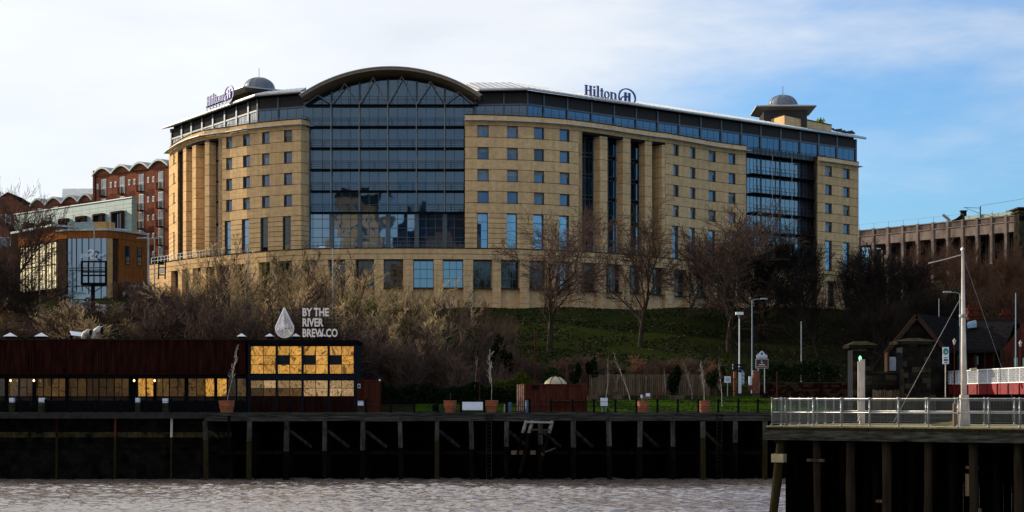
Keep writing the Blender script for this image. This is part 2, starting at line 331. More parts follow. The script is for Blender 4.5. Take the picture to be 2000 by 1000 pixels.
# ------------------------------------------------------------------ terrain
def interp(t, pts):
    if t <= pts[0][0]: return pts[0][1]
    for (a, b), (c, d) in zip(pts, pts[1:]):
        if t <= c: return b+(d-b)*(t-a)/(c-a)
    return pts[-1][1]
TM = [(150, 5.69), (158.6, 5.69), (176, 7.1), (182, 7.8), (238, 18.9), (262, 19.4), (300, 20), (600, 22)]
TL = [(150, 5.69), (158.6, 5.69), (162, 5.8), (172, 7.5), (188, 12.5), (204, 16.2), (222, 18.4), (235, 20.4), (245, 20.9), (300, 22), (600, 32)]
TR = [(150, 5.69), (158.6, 5.69), (162, 7.0), (172, 8.0), (190, 9), (235, 19), (262, 23), (296, 30), (600, 34)]
def sst(a, b, x): t = max(0, min(1, (x-a)/(b-a))); return t*t*(3-2*t)
def H(x, y):
    l = sst(-22, -40, x); r = sst(58, 84, x)
    return interp(y, TM)*(1-l)*(1-r)+interp(y, TL)*l+interp(y, TR)*r
# ------------------------------------------------------------------ ground, water
def grid_mesh(name, xs, ys, fn, m, kind='structure', z=0, smooth=True):
    v = [(x, y, fn(x, y)+z) for y in ys for x in xs]; n = len(xs); f = []
    for j in range(len(ys)-1):
        for i in range(n-1): a = j*n+i; f.append((a, a+1, a+1+n, a+n))
    me = bpy.data.meshes.new(name); me.from_pydata(v, [], f); me.materials.append(m)
    if smooth: me.shade_smooth()
    o = bpy.data.objects.new(name, me); COL.objects.link(o); o['kind'] = kind; return o
rng = random.Random(4)
def hn(x, y): return H(x, y)+.18*math.sin(x*.31+y*.17)*math.cos(y*.23-x*.11)*sst(176, 190, y)
gx = list(np.arange(-150, 150.1, 2.5)); gy = list(np.arange(158, 330, 2.5))+[340, 380, 450, 600, 900, 1500]
gm = mat('hillside_soil', (.022, .016, .010), 1, var=.3, scale=.9, bump=.6, bscale=3, var2=(.010, .014, .005), ior=1.1)
grass_m = mat('hillside_grass', (.011, .025, .003), 1, var=.3, scale=.7, bump=.9, bscale=5, var2=(.028, .026, .010), detail=9, ior=1.1)
lawn_m = mat('mown_lawn', (.026, .062, .004), 1, var=.3, scale=.6, bump=.5, bscale=8, var2=(.022, .040, .005), detail=8, ior=1.1)
grid_mesh('ground', gx, gy, hn, gm)
grid_mesh('far_ground', [-3000, -150, 150, 3000], [1490, 5000], lambda x, y: 22, gm)
grid_mesh('left_ground', [-900, -150], [158, 1500], lambda x, y: interp(y, TL), gm)
grid_mesh('right_ground', [150, 900], [158, 1500], lambda x, y: interp(y, TR), gm)
grid_mesh('hillside_grass', list(np.arange(-9, 46.1, 1.5)), list(np.arange(183, 246, 1.5)), hn, grass_m, z=.06)
grid_mesh('lawn', list(np.arange(-9, 29.1, 1)), list(np.arange(158.2, 176.1, 1)), hn, lawn_m, z=.05)
grid_mesh('grass_bank', list(np.arange(-62, -34, 1.5)), list(np.arange(214, 232, 1.5)), hn, grass_m, z=.05)
grid_mesh('slip_road', list(np.arange(-66, -34, 1.5)), list(np.arange(199, 213, 1.5)), lambda x, y: hn(x, y), M['asphalt'], z=.09)
pave = mat('quay_paving', (.030, .028, .026), 1, var=.2, scale=2, ior=1.05)
mb = MB().box(-150, 48, 150.0, 158.4, 5.2, 5.7); mb.box(-900, -150, 150, 158.2, 5.2, 5.7); o = mb.build('quay_pavement', pave); o['kind'] = 'structure'
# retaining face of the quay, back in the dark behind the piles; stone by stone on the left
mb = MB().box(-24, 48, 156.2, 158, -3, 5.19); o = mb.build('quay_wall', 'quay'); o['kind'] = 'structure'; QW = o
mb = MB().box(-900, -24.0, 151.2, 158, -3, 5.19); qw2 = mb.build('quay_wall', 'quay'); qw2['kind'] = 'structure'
def stones(parent, x0, x1, y, z0, z1, rh, bw, mats, seed, dep=.12, name='stone', face=-1):
    r = random.Random(seed); z = z0; row = 0; k = 0
    while z < z1-.05:
        h = min(rh*r.uniform(.85, 1.15), z1-z); x = x0-(bw*.5 if row % 2 else 0)
        while x < x1:
            w = bw*r.uniform(.75, 1.3); a, b = max(x, x0), min(x+w, x1)
            if b-a > .1:
                p = dep*r.uniform(.5, 1.2)
                MB().box(a+.02, b-.02, y-p, y+.01, z+.02, z+h-.02).build(name, mats(z+h/2, r), parent, fixn=False); k += 1
            x += w
        z += h; row += 1
    return k
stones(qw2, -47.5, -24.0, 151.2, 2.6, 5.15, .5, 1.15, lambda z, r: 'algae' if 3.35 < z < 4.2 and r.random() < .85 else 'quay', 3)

# river: rippled sheet in view, flat beyond
def waves():
    rr = np.random.RandomState(7); xs = np.arange(-62, 40, .17); ys = np.concatenate([np.arange(88, 128, .15), np.arange(128, 151.6, .2)])
    XX, YY = np.meshgrid(xs, ys); Z0 = np.zeros_like(XX)
    for i in range(90):
        lam = 10**rr.uniform(math.log10(.40), math.log10(1.5)); a = rr.normal(0, .33)+math.radians(97)
        k = 2*math.pi/lam; amp = .0092*lam**.8*rr.uniform(.5, 1.3)
        ph = rr.uniform(0, 6.28); wx = .35*np.sin(XX*.21+i)+.3*np.sin(YY*.17+i*1.7)
        s = np.sin(k*(XX*math.cos(a)+YY*math.sin(a)+wx)+ph); Z0 += amp*s
    gust = .65+.5*np.sin(XX*.09+YY*.13+1)*np.sin(YY*.11-XX*.05+2)
    Z0 *= np.clip(gust+.35, .5, 1.3)
    n = len(xs); m = len(ys); v = np.stack([XX, YY, Z0], -1).reshape(-1, 3)
    ii = (np.arange(m-1)[:, None]*n+np.arange(n-1)[None, :]).reshape(-1); f = np.stack([ii, ii+1, ii+1+n, ii+n], -1)
    me = bpy.data.meshes.new('river_water'); me.vertices.add(len(v)); me.vertices.foreach_set('co', v.ravel()); me.loops.add(f.size); me.loops.foreach_set('vertex_index', f.ravel().astype(np.int32))
    me.polygons.add(len(f)); me.polygons.foreach_set('loop_start', np.arange(0, f.size, 4, dtype=np.int32)); me.update(calc_edges=True); me.shade_smooth(); return me
wm = mat('river_surface', (.19, .145, .118), .03, var=.2, scale=.4, ior=3.8, bump=.8, bscale=4.5, stretch=(.35, 1, 1))
wm.node_tree.nodes['Principled BSDF'].inputs['Specular Tint'].default_value = (1, .94, .88, 1)
me = waves(); me.materials.append(wm); o = bpy.data.objects.new('river_water', me); COL.objects.link(o); o['kind'] = 'structure'
grid_mesh('river_bed', [-3000, 3000], [-3000, 170], lambda x, y: -3.2, gm)
mb = MB(); mb.quad((-3000, -3000, -.05), (3000, -3000, -.05), (3000, 88.5, -.05), (-3000, 88.5, -.05)); mb.quad((-3000, 88.5, -.05), (-61.5, 88.5, -.05), (-61.5, 152, -.05), (-3000, 152, -.05)); mb.quad((39.5, 88.5, -.05), (3000, 88.5, -.05), (3000, 152, -.05), (39.5, 152, -.05))
o = mb.build('river_water', wm); o['kind'] = 'structure'
# ------------------------------------------------------------------ the hotel
FN = [(330, 275), (336, 271.5), (345, 268), (357, 264), (376, 259.5), (399, 256), (427, 254), (449, 252.7), (482, 250), (520, 248), (560, 246.3), (588, 245.4), (605, 247.2),
      (760, 247), (908, 241.8), (940, 241.8), (1000, 242.6), (1053, 243.8), (1103, 245.6), (1137, 247.4), (1186, 250.5), (1231, 254), (1273, 257), (1300, 258.5), (1353, 263.3), (1391, 267), (1430, 270), (1457, 271.6),
      (1597, 283), (1618, 284.6), (1653, 288), (1677, 290.5)]
FP = Path(FN)
PD = Path([(291, 270), (315, 266.5), (332, 263.5), (362, 259.3), (384, 256.6), (450, 250.5), (520, 245.2), (600, 241.6), (700, 240.2), (800, 240), (905, 240.4), (1000, 241.3), (1100, 244), (1200, 249.3), (1260, 253.8), (1340, 260.8), (1460, 271.2), (1590, 283), (1680, 290.5)])
hotel = empty('hotel_building', (0, 246, 18), 'curved buff brick hotel with arched glass atrium above the grassy hillside', 'hotel')
# opaque core so no light passes through
core = MB()
FP.strip(core, 331, 604, 17, 45.0, -2.9, -15, 20); FP.strip(core, 909, 1456, 17, 45.0, -2.9, -16, 20); FP.strip(core, 1600, 1676, 17, 45.0, -2.9, -12, 20)
core.box(X(606, 248.4)-.2, X(925, 248.4), 248.4, 262, 17, 47.9)
PD.strip(core, 300, 1679, 15, 27.0, -1.2, -6, 20)
core.build('core_wall', 'core', hotel)
WALL = MB()   # recessed mortar-dark backing behind the brick panels
cnt = {'panel': 0}
def panel(a, b, z0, z1, f=0, bk=-.3, m='buff', parent=None, nm='wall_panel', path=FP, back=True):
    mb = MB(); path.strip(mb, a, b, z0+.035, z1-.035, f, bk); o = mb.build(nm, m, parent or hotel, fixn=False); cnt['panel'] += 1
    if back: path.strip(WALL, a, b, z0, z1, f-.07, f-.75)
    return o
wrng = random.Random(77)
def window(path, a, b, z0, z1, off=-.28, nx=1, nz=1, g='glass_win', fw=.07, blind=0):
    mb = MB(); w0 = 100*fw/ (F/250)*.14
    pw = fw*F/250
    path.strip(mb, a, a+pw, z0, z1, off+.06, off-.1); path.strip(mb, b-pw, b, z0, z1, off+.06, off-.1)
    path.strip(mb, a+pw, b-pw, z0, z0+fw, off+.06, off-.1); path.strip(mb, a+pw, b-pw, z1-fw*2.2, z1, off+.06, off-.1)
    for i in range(1, nx): c = a+(b-a)*i/nx; path.strip(mb, c-pw*.35, c+pw*.35, z0+fw, z1-fw*2.2, off+.05, off-.1)
    for i in range(1, nz): c = z0+(z1-z0)*i/nz; path.strip(mb, a+pw, b-pw, c-fw*.35, c+fw*.35, off+.045, off-.1)
    o = mb.build('window', 'mull', hotel, fixn=False)
    if g == 'glass_win': q = wrng.random(); g = 'glass_win' if q < .6 else 'glass_cur' if q < .85 else 'glass_dk'
    p = MB(); path.strip(p, a+.02, b-.02, z0+.02, z1-.02, off-.04, off-.08); p.build('pane', g, o, fixn=False)
    if g == 'glass_cur' or (z1-z0 < 2 and wrng.random() < .25):
        hh = wrng.choice((.35, .5, .7)); c = MB(); path.strip(c, a+pw, b-pw, z1-fw*2.2-(z1-z0)*hh*.6, z1-fw*2.2, off-.02, off-.035); c.build('blind', 'blind', o, fixn=False)
    sill = MB(); path.strip(sill, a-.6, b+.6, z0-.06, z0+.015, .04, off); sill.build('sill', 'joint', o, fixn=False)
    return o
ZT = [44.25-3*k for k in range(4)]
def block(A, B, wins, tall, lobby=None):
    edges = [A]+[e for w in wins for e in w]+[B]
    panel(A, B, 44.25, 45.0)
    for k, zt in enumerate(ZT):
        for i in range(0, len(edges), 2): panel(edges[i], edges[i+1], zt-1.6, zt)
        panel(A, B, zt-3.0, zt-1.6)
        for j, (a, b) in enumerate(wins): window(FP, a, b, zt-1.6, zt)
    e2 = [A]+[e for w in tall for e in w]+[B]; z = 32.25
    for r in range(7):
        zz = z-.69*(r+1)
        for i in range(0, len(e2), 2): panel(e2[i], e2[i+1], zz, zz+.69)
    for j, (a, b) in enumerate(tall): window(FP, a, b, 27.42, 32.25, nz=4, g='glass_b' if not (400 < A < 500 and j > 1) else 'glass_dk')
    panel(A, B, 26.8, 27.42); WALL.build('wall', 'joint', hotel, fixn=False); WALL.v.clear(); WALL.f.clear()
block(427, 605, [(441.5, 453.5), (474.5, 488), (511.5, 526.5), (554.5, 570.5)], [(438.5, 451), (472, 486), (508.5, 523.5), (552, 568)])
block(908, 1137, [(932.5, 954.5), (990.5, 1011.5), (1043, 1063), (1093, 1112.5)], [(931.5, 953), (989.5, 1010), (1041.5, 1062), (1092, 1111.5)])
block(1300, 1457, [(1315.5, 1326), (1348.5, 1358.5), (1384, 1398), (1423, 1436.5)], [(1313.5, 1325), (1347, 1357.5), (1383, 1397), (1422, 1436)])
block(1597, 1677, [(1612, 1625), (1647, 1660)], [(1612, 1625), (1647, 1660)])
block(330, 347, [(338.5, 343.2)], [(338.5, 343.2)])
# parapet bands with white canopy shelf
for a, b in ((330, 605), (908, 1457), (1597, 1677)):
    panel(a, b, 44.95, 45.65, f=.06, nm='parapet')
    mb = MB(); FP.strip(mb, a, b, 45.65, 45.73, .12, -.4); mb.build('coping', 'tanclad' if False else 'stone_l', hotel, fixn=False)
    mb = MB(); FP.strip(mb, a+1, b-1 if b > 1500 else b+2, 44.80, 44.90, .95, .10)
    n = int((b-a)/22)
    for i in range(n+1):
        c = a+3+(b-a-6)*i/n; P = FP.p3(c, 44.72, .1); Q = FP.p3(c, 44.78, .9); mb.beam(P, Q, .07, .07)
    mb.build('canopy_shelf', 'fascia', hotel)
# end reveals of the blocks
for px, s in ((605, -1), (908, 1), (1457, -1), (1597, 1)):
    z = 26.8
    while z < 44.9:
        h = 1.5 if z > 31.5 else .69
        mb = MB(); a = FP.p3(px, 0, -.3); b = Vector((a.x, 0, 0)); P0 = FP.at(px, -.3); P1 = FP.at(px, -.3)+Vector((.3*s, 1)).normalized()*3.0
        n = Vector((P1.y-P0.y, -(P1.x-P0.x))).normalized()*(.25)
        mb.hexa([(P0.x, P0.y, z+.03), (P0.x+n.x*s, P0.y+n.y*s, z+.03), (P1.x+n.x*s, P1.y+n.y*s, z+.03), (P1.x, P1.y, z+.03), (P0.x, P0.y, z+h-.03), (P0.x+n.x*s, P0.y+n.y*s, z+h-.03), (P1.x+n.x*s, P1.y+n.y*s, z+h-.03), (P1.x, P1.y, z+h-.03)])
        mb.build('wall_panel', 'buff', hotel); z += h
# pillars with deep dark glazing between
def fin(a, b, depth, z0=26.8, z1=44.2, f=0):
    cb = MB(); FP.strip(cb, a+.8, b-.8, z0, z1, f-.07, f-depth+.05); o = cb.build('pillar', 'joint', hotel, fixn=False); z = z0; k = 0
    P0 = FP.at(a, f); P1 = FP.at(b, f); n = FP.at((a+b)/2, 1)-FP.at((a+b)/2, 0)
    while z < z1-.05:
        h = .69 if z < 31.4 else 1.5; h = min(h, z1-z)
        MB().hexa([(P0.x, P0.y, z+.03), (P1.x, P1.y, z+.03), (P1.x-n.x*depth, P1.y-n.y*depth, z+.03), (P0.x-n.x*depth, P0.y-n.y*depth, z+.03), (P0.x, P0.y, z+h-.03), (P1.x, P1.y, z+h-.03), (P1.x-n.x*depth, P1.y-n.y*depth, z+h-.03), (P0.x-n.x*depth, P0.y-n.y*depth, z+h-.03)]).build('panel', 'buff', o)
        z += h
    return o
for a, b, dd in ((357.5, 363.5, 1.1), (375.5, 382.5, 1.4), (400, 408.5, 1.2)): fin(a, b, dd)
for a, b in ((1172, 1186.5), (1217, 1231.5), (1260, 1273.5)): fin(a, b, 1.3)
fin(1293, 1299.5, 2.3); fin(1130, 1136.8, 2.2); fin(427.4, 434, 2.2); fin(341, 346.8, 1.0)
panel(347, 427, 44.2, 45.0); panel(1137, 1300, 44.2, 45.0); panel(347, 427, 26.8, 27.42, f=0); panel(1137, 1300, 26.8, 27.42)
def deep_glass(a, b, off, n):
    mb = MB(); xs = [a+(b-a)*i/n for i in range(n+1)]
    for c in xs: FP.strip(mb, c-.8, c+.8, 27.4, 44.0, off+.12, off-.05)
    zs = [27.4, 29.5, 31.9, 32.5, 35.2, 35.7, 38.2, 38.7, 41.2, 41.7, 43.9]
    for z in zs: FP.strip(mb, a, b, z-.07, z+.07, off+.1, off-.05)
    o = mb.build('deep_glazing', 'mull', hotel, fixn=False)
    for i in range(n):
        for (z0, z1) in ((27.4, 29.5), (29.5, 31.9), (32.5, 35.2), (35.7, 38.2), (38.7, 41.2), (41.7, 43.9)):
            p = MB(); FP.strip(p, xs[i], xs[i+1], z0, z1, off, off-.04); p.build('pane', 'glass_b' if z1 < 32 else 'glass', o, fixn=False)
    s = MB(); FP.strip(s, a, b, 43.9, 44.3, .0, off); s.build('soffit', 'core', hotel, fixn=False)
    return o
deep_glass(1137, 1172, -2.3, 4); deep_glass(1172, 1217, -2.3, 6); deep_glass(1217, 1260, -2.3, 6); deep_glass(1260, 1299, -2.3, 4)
deep_glass(347, 380, -2.3, 3); deep_glass(380, 402, -2.3, 2); deep_glass(402, 427, -2.3, 2)
WALL.build('wall', 'joint', hotel, fixn=False)['kind'] = 'stuff'

# podium: piers, lintel band, recessed spandrels, big windows
PW = [(334, 348), (355, 369), (376, 392), (402, 419), (428, 447), (457, 478), (505, 527), (542.5, 570), (591, 620.5), (640, 674.5), (694, 731), (749, 787.5), (807, 847), (865, 905), (924, 961.5), (978.6, 1015.5), (1034, 1068), (1085, 1117.5), (1135, 1167), (1184, 1215.6), (1230, 1256), (1274, 1299), (1317, 1342), (1360, 1384), (1401, 1424), (1440, 1462), (1478, 1499), (1514, 1534), (1549, 1568), (1583, 1602), (1617, 1635), (1650, 1667)]
for (z0, z1) in ((25.75, 26.5), (26.5, 27.25)):
    o = panel(291, 1680, z0, z1, path=PD, nm='podium_band', back=False)
mb = MB(); PD.strip(mb, 291.5, 1679, 25.75, 27.2, -.06, -1.2); PD.strip(mb, 291, 1680, 27.28, 27.36, .1, -1.4); mb.build('podium_coping', 'stone_l', hotel, fixn=False)
mb = MB(); PD.strip(mb, 291, 1680, 26.9, 27.2, -1.2, -9); mb.build('terrace_floor', 'stone', hotel, fixn=False)
prev = 291
for a, b in PW+[(1680, 1680)]:
    pb = MB(); z = 17.6
    PD.strip(pb, prev+.3, a-.3, 17.5, 25.74, -.06, -1.2)
    pier = pb.build('pier', 'joint', hotel, fixn=False)
    while z < 25.7:
        PD_m = MB(); PD.strip(PD_m, prev, a, z+.03, min(z+.74, 25.73), 0, -.9); PD_m.build('panel', 'buff', pier, fixn=False) if 500 < a < 1500 or z > 20 else None; z += .74
    prev = b
    if a == 1680: break
    sp = MB(); PD.strip(sp, a, b, 17.5, 21.9, -.55, -1.2); sp.build('spandrel', 'buff', hotel, fixn=False)
    window(PD, a, b, 21.9, 25.74, off=-.75, nx=3 if b-a > 24 else 2, nz=3, g='glass_b' if 800 < a < 900 or 1080 < a < 1100 else 'glass_dk', fw=.09)

# atrium curtain wall
AY = 247.5
AX = lambda px: X(px, AY)
ZF = [32.9, 35.9, 38.9, 41.9, 44.9, 47.9]
MX = [593, 648, 702.8, 758, 814, 869, 925, 938]
ACX, ASP, ARISE, AZE = X(763, 243.5), 12.45, 3.85, 48.65
AR = (ASP**2+ARISE**2)/(2*ARISE)
def arch(x, d=0):
    t = max(0, (AR-d)**2-(x-ACX)**2); return AZE+ARISE-AR+math.sqrt(t)
cw = MB()
xl, xr = AX(607), AX(906); xl2, xr2 = AX(594), AX(938)
mull_x = []
for i in range(len(MX)-1):
    a, b = AX(MX[i]), AX(MX[i+1])
    k = 3 if i < 6 else 1
    for j in range(k): mull_x.append((a+(b-a)*j/k, j == 0 and i > 0))
mull_x.append((xr2, False))
for x, big in mull_x:
    w = .13 if big else .035
    if x > xl2-.2: cw.box(x-w, x+w, AY-(.22 if big else .06), AY+.1, 44.9, arch(x, .9)-.02)
    if xl < x < xr: cw.box(x-w, x+w, AY-(.22 if big else .06)+.003, AY+.1, 32.9, 44.9)
    if xl < x < xr: cw.box(x-(.3 if big else .035), x+(.3 if big else .035), AY-(.5 if big else .06), AY+.1, 27.1, 32.9)
for z in ZF: cw.box(xl if z < 44 else xl2, xr if z < 44 else xr2, AY-.12, AY+.12, z-.22, z+.08)
for z in (28.2, 29.4, 30.7, 31.97): cw.box(xl, xr, AY-.08, AY+.1, z-.035, z+.035)
for z in ZF[:-1]: cw.box(xl if z < 44 else xl2, xr if z < 44 else xr2, AY-.05, AY+.08, z+1.05, z+1.1)
cw.box(xl-.4, xl, AY-.5, AY+.5, 27.1, 44.9)
curtain = cw.build('curtain_wall', 'mull', hotel)
def pane(x0, x1, z0, z1, g): MB().box(x0, x1, AY+.02, AY+.06, z0, z1).build('pane', g, curtain, fixn=False)
xs = [m[0] for m in mull_x]
for i in range(len(xs)-1):
    a, b = xs[i], xs[i+1]
    for k in range(5):
        z0 = ZF[k]; a2, b2 = (a, b) if k == 4 else (max(a, xl), min(b, xr))
        if b2-a2 > .15: pane(a2, b2, z0, z0+3.0, 'glass')
    a2, b2 = max(a, xl), min(b, xr)
    if b2-a2 > .15:
        pane(a2, b2, 27.1, 29.4, 'glass_b'); pane(a2, b2, 29.4, 32.9, 'glass_b')
    za, zb = arch(a, .9), arch(b, .9)
    if max(za, zb) > 48:
        MB().prism([(a, AY+.02, 47.9), (b, AY+.02, 47.9), (b, AY+.02, max(zb, 47.92)), (a, AY+.02, max(za, 47.92))], (0, .04, 0)).build('pane', 'glass', curtain)
# walkways with rails at each floor
for z in ZF:
    a, b = (xl, xr) if z < 44 else (xl2+.3, xr2-.3)
    o = MB().box(a, b, AY-1.1, AY-.13, z-.16, z).build('walkway', 'frame', hotel)
    r = MB()
    for h in (.55, 1.08): r.box(a, b, AY-1.08, AY-1.05, z+h-.02, z+h+.02)
    n = 12
    for i in range(n+1): x = a+(b-a)*i/n; r.box(x-.02, x+.02, AY-1.06, AY-1.03, z, z+1.1)
    r.build('railing', 'frame', o)
# struts and masts
for i in range(0, 7):
    a = AX(MX[i]) if i else xl2+.3; b = AX(MX[i+1]) if i < 6 else xr2
    if i < 6:
        m = (a+b)/2; y = AY-.9
        for s, (p, q) in enumerate((((a, 47.95), (m, 0)), ((b, 47.95), (m, 0)))):
            zt = arch(m, .75)
            MB().tube([(p[0], y, 47.95), (m, y-.5, zt)], .075, 6).build('roof_strut', 'mull_l', hotel)
for i in range(1, 6):
    x = AX(MX[i]); MB().tube([(x, AY-1.15, 32.9), (x, AY-1.15, 48.0)], .05, 6).build('mast', 'mull_l', hotel)
# barrel roof
mb = MB(); N_ = 40; i0 = 0; th0 = math.asin(ASP/AR)
for k in range(N_+1):
    th = -th0+2*th0*k/N_; x = ACX+AR*math.sin(th); z = AZE+ARISE-AR+AR*math.cos(th); x2 = ACX+(AR-.36)*math.sin(th); z2 = AZE+ARISE-AR+(AR-.36)*math.cos(th)
    mb.v += [(x, 243.3, z), (x, 262, z), (x2, 262, z2), (x2, 243.3, z2)]
for k in range(N_):
    i = 4*k
    for j in range(4): mb.f.append((i+j, i+4+j, i+4+(j+1) % 4, i+(j+1) % 4))
mb.f += [(0, 1, 2, 3), (4*N_+3, 4*N_+2, 4*N_+1, 4*N_)]
mb.build('arched_roof', 'soffit', hotel)
mb = MB()
for k in range(N_+1):
    th = -th0*1.01+2*th0*1.01*k/N_
    for R_ in (AR+.10, AR-.02):
        x = ACX+R_*math.sin(th); z = AZE+ARISE-AR+R_*math.cos(th); mb.v += [(x, 243.15, z), (x, 262, z)]
for k in range(N_):
    i = 4*k
    for (p, q) in ((0, 1), (1, 3), (3, 2), (2, 0)): mb.f.append((i+p, i+4+p, i+4+q, i+q))
mb.build('roof_cladding', 'copperroof', hotel)
# penthouse floor
PL = Path([(335, 279.8), (504, 251.5), (597, 248.3)])
PR = Path([(928, 247.0), (1030, 246.3), (1671, 291.0)])
def penthouse(path, posts, g):
    mb = MB(); a, b = posts[0], posts[-1]
    path.strip(mb, a, b, 45.0, 49.9, -.35, -12, 60); mb.build('penthouse_core', 'core', hotel, fixn=False)
    fr = MB()
    for c in posts: path.strip(fr, c-1.3, c+1.3, 45.0, 49.5, .16, -.3)
    path.strip(fr, a, b, 47.75, 47.98, .1, -.3, 60); path.strip(fr, a, b, 45.0, 45.9, .08, -.3, 60)
    fo = fr.build('penthouse_frame', 'mull', hotel, fixn=False)
    for c0, c1 in zip(posts, posts[1:]):
        lv = MB(); path.strip(lv, c0+1.3, c1-1.3, 47.98, 49.5, -.08, -.3); path.strip(lv, c0+1.3, c1-1.3, 48.1, 48.16, -.05, -.1)
        for q in range(6): path.strip(lv, c0+1.3, c1-1.3, 48.25+q*.2, 48.32+q*.2, -.03, -.1)
        lv.build('louvre_panel', 'louvre', hotel, fixn=False)
        n = 3 if c1-c0 < 60 else 4; q = (c1-c0-2.6)/n
        for j in range(n):
            s = c0+1.3+q*j; p = MB(); path.strip(p, s+.35, s+q-.35, 45.9, 47.7, -.02, -.1); p.build('pane', g, fo, fixn=False)
penthouse(PL, [335, 356, 375, 396, 417, 440, 463, 486, 504], 'glass_w'); penthouse(PL, [504, 544, 596], 'glass')
penthouse(PR, [929, 984, 1030, 1062, 1108, 1155, 1199, 1242, 1284, 1326, 1368, 1408, 1447, 1485, 1524, 1562, 1598, 1634, 1671], 'glass')
# terrace rails above the parapets
def rail(path, a, b, z, off, n, name='terrace_railing', m='mull', h=1.0):
    mb = MB()
    for hh in (h, h*.5): path.strip(mb, a, b, z+hh-.03, z+hh+.02, off, off-.05)
    for i in range(n+1): c = a+(b-a)*i/n; path.strip(mb, c-.3, c+.3, z, z+h, off, off-.05)
    mb.build(name, m, hotel, fixn=False)
rail(FP, 510, 604, 45.6, -.3, 12, h=.6); rail(FP, 910, 1456, 45.6, -.3, 50, h=.6); rail(FP, 332, 505, 45.6, -.3, 14, h=.5)
rail(PD, 600, 908, 27.3, -.4, 34, h=.95); rail(PD, 292, 430, 27.3, -.3, 22, h=1.0, m='mull_l'); rail(PD, 1137, 1310, 27.3, -.4, 22, h=.9)
# metal roofs
def roof(e_pts, r_pts, z_e=49.55, z_r=52.35, th=.28, name='pitched_roof'):
    mb = MB(); n = len(e_pts)
    for i in range(n-1):
        a, b, c, d = e_pts[i], e_pts[i+1], r_pts[i+1], r_pts[i]
        mb.hexa([(a[0], a[1], z_e), (b[0], b[1], z_e), (c[0], c[1], z_r-th), (d[0], d[1], z_r-th), (a[0], a[1], z_e+th), (b[0], b[1], z_e+th), (c[0], c[1], z_r), (d[0], d[1], z_r)])
    o = mb.build(name, 'soffit', hotel)
    cl = MB()
    for i in range(n-1):
        a, b, c, d = [Vector(q) for q in (e_pts[i], e_pts[i+1], r_pts[i+1], r_pts[i])]
        out = ((a-d).normalized()*.06); E = z_e+th
        cl.hexa([(a.x+out.x, a.y+out.y, E-.16), (b.x+out.x, b.y+out.y, E-.16), (c.x, c.y, z_r+.01), (d.x, d.y, z_r+.01), (a.x+out.x, a.y+out.y, E+.05), (b.x+out.x, b.y+out.y, E+.05), (c.x, c.y, z_r+.07), (d.x, d.y, z_r+.07)])
        m = int((b-a).length/.9)
        for k in range(m+1):
            t = (k+.02)/(m+.04); p = a.lerp(b, t); q = d.lerp(c, t); cl.beam((p.x, p.y, E+.07), (q.x, q.y, z_r+.09), .06, .07)
    cl.build('roof_cladding', 'roof', hotel)
    return o
v2 = lambda px, D: Vector((X(px, D), D))
e1, e2, e3, e4 = v2(936, 245.4), v2(1032, 244.6), v2(1692, 291.6), None
r1, r2, r3 = v2(911, 255), v2(998, 254.5), v2(1652, 304)
roof([e1, e2, e3], [r1, r2, r3])
l1, l2, l3 = v2(588, 246.6), v2(497, 249.9), v2(315, 280.6)
q1, q2, q3 = v2(598, 259), v2(527, 262), v2(352, 293)
roof([l3, l2, l1], [q3, q2, q1])
# right-hand recessed glazing with balconies
GR_ = Path([(1455, 276.2), (1598, 286.3)])
mb = MB(); GR_.strip(mb, 1455, 1600, 26.5, 45.5, -.2, -4, 60); mb.build('core_wall', 'core', hotel, fixn=False)
px_p = [1457, 1486, 1523.5, 1561, 1590, 1599]
fr = MB()
for c in px_p: GR_.strip(fr, c-1.4, c+1.4, 27, 45.9, .06, -.2)
for c0, c1 in zip(px_p, px_p[1:]):
    if c1-c0 > 20:
        for j in (1, 2, 3): c = c0+(c1-c0)*j/4; GR_.strip(fr, c-.4, c+.4, 27, 45.9, .02, -.2)
for z in (32.7, 35.9, 38.9, 41.9, 44.9): GR_.strip(fr, 1457, 1598, z-.12, z+.04, .05, -.2, 60)
fo = fr.build('balcony_glazing', 'mull', hotel, fixn=False)
for c0, c1 in zip(px_p, px_p[1:]):
    n = 4 if c1-c0 > 20 else 1
    for j in range(n):
        for z in (29.7, 32.9, 35.9, 38.9, 41.9, 44.9):
            s = c0+(c1-c0)*j/n; e = c0+(c1-c0)*(j+1)/n; p = MB(); GR_.strip(p, s+.1, e-.1, z, z+2.9 if z < 44 else z+1, 0, -.05); p.build('pane', 'glass_bal', fo, fixn=False)
for k, z in enumerate((32.9, 35.9, 38.9, 41.9, 44.9)):
    mb = MB(); GR_.strip(mb, 1456, 1599, z-.13, z, 1.7, .2, 60); o = mb.build('balcony', 'frame', hotel, fixn=False)
    r = MB()
    for h in (.55, 1.1): GR_.strip(r, 1457, 1598.5, z+h-.02, z+h+.02, 1.65, 1.6, 60)
    for i in range(19): c = 1457+141.5*i/18; GR_.strip(r, c-.22, c+.22, z, z+1.1, 1.66, 1.6)
    P, Q = GR_.p3(1598.5, z, 1.62), GR_.p3(1598.5, z, .2)
    for h in (.35, .7, 1.08): r.beam(P+Vector((0, 0, h)), Q+Vector((0, 0, h)), .05)
    r.build('railing', 'frame', o)
for c in (1493, 1531):
    P = GR_.p3(c, 30, 1.75); MB().tube([P, P+Vector((0, 0, 15))], .05, 6).build('downpipe', 'mull_l', hotel)
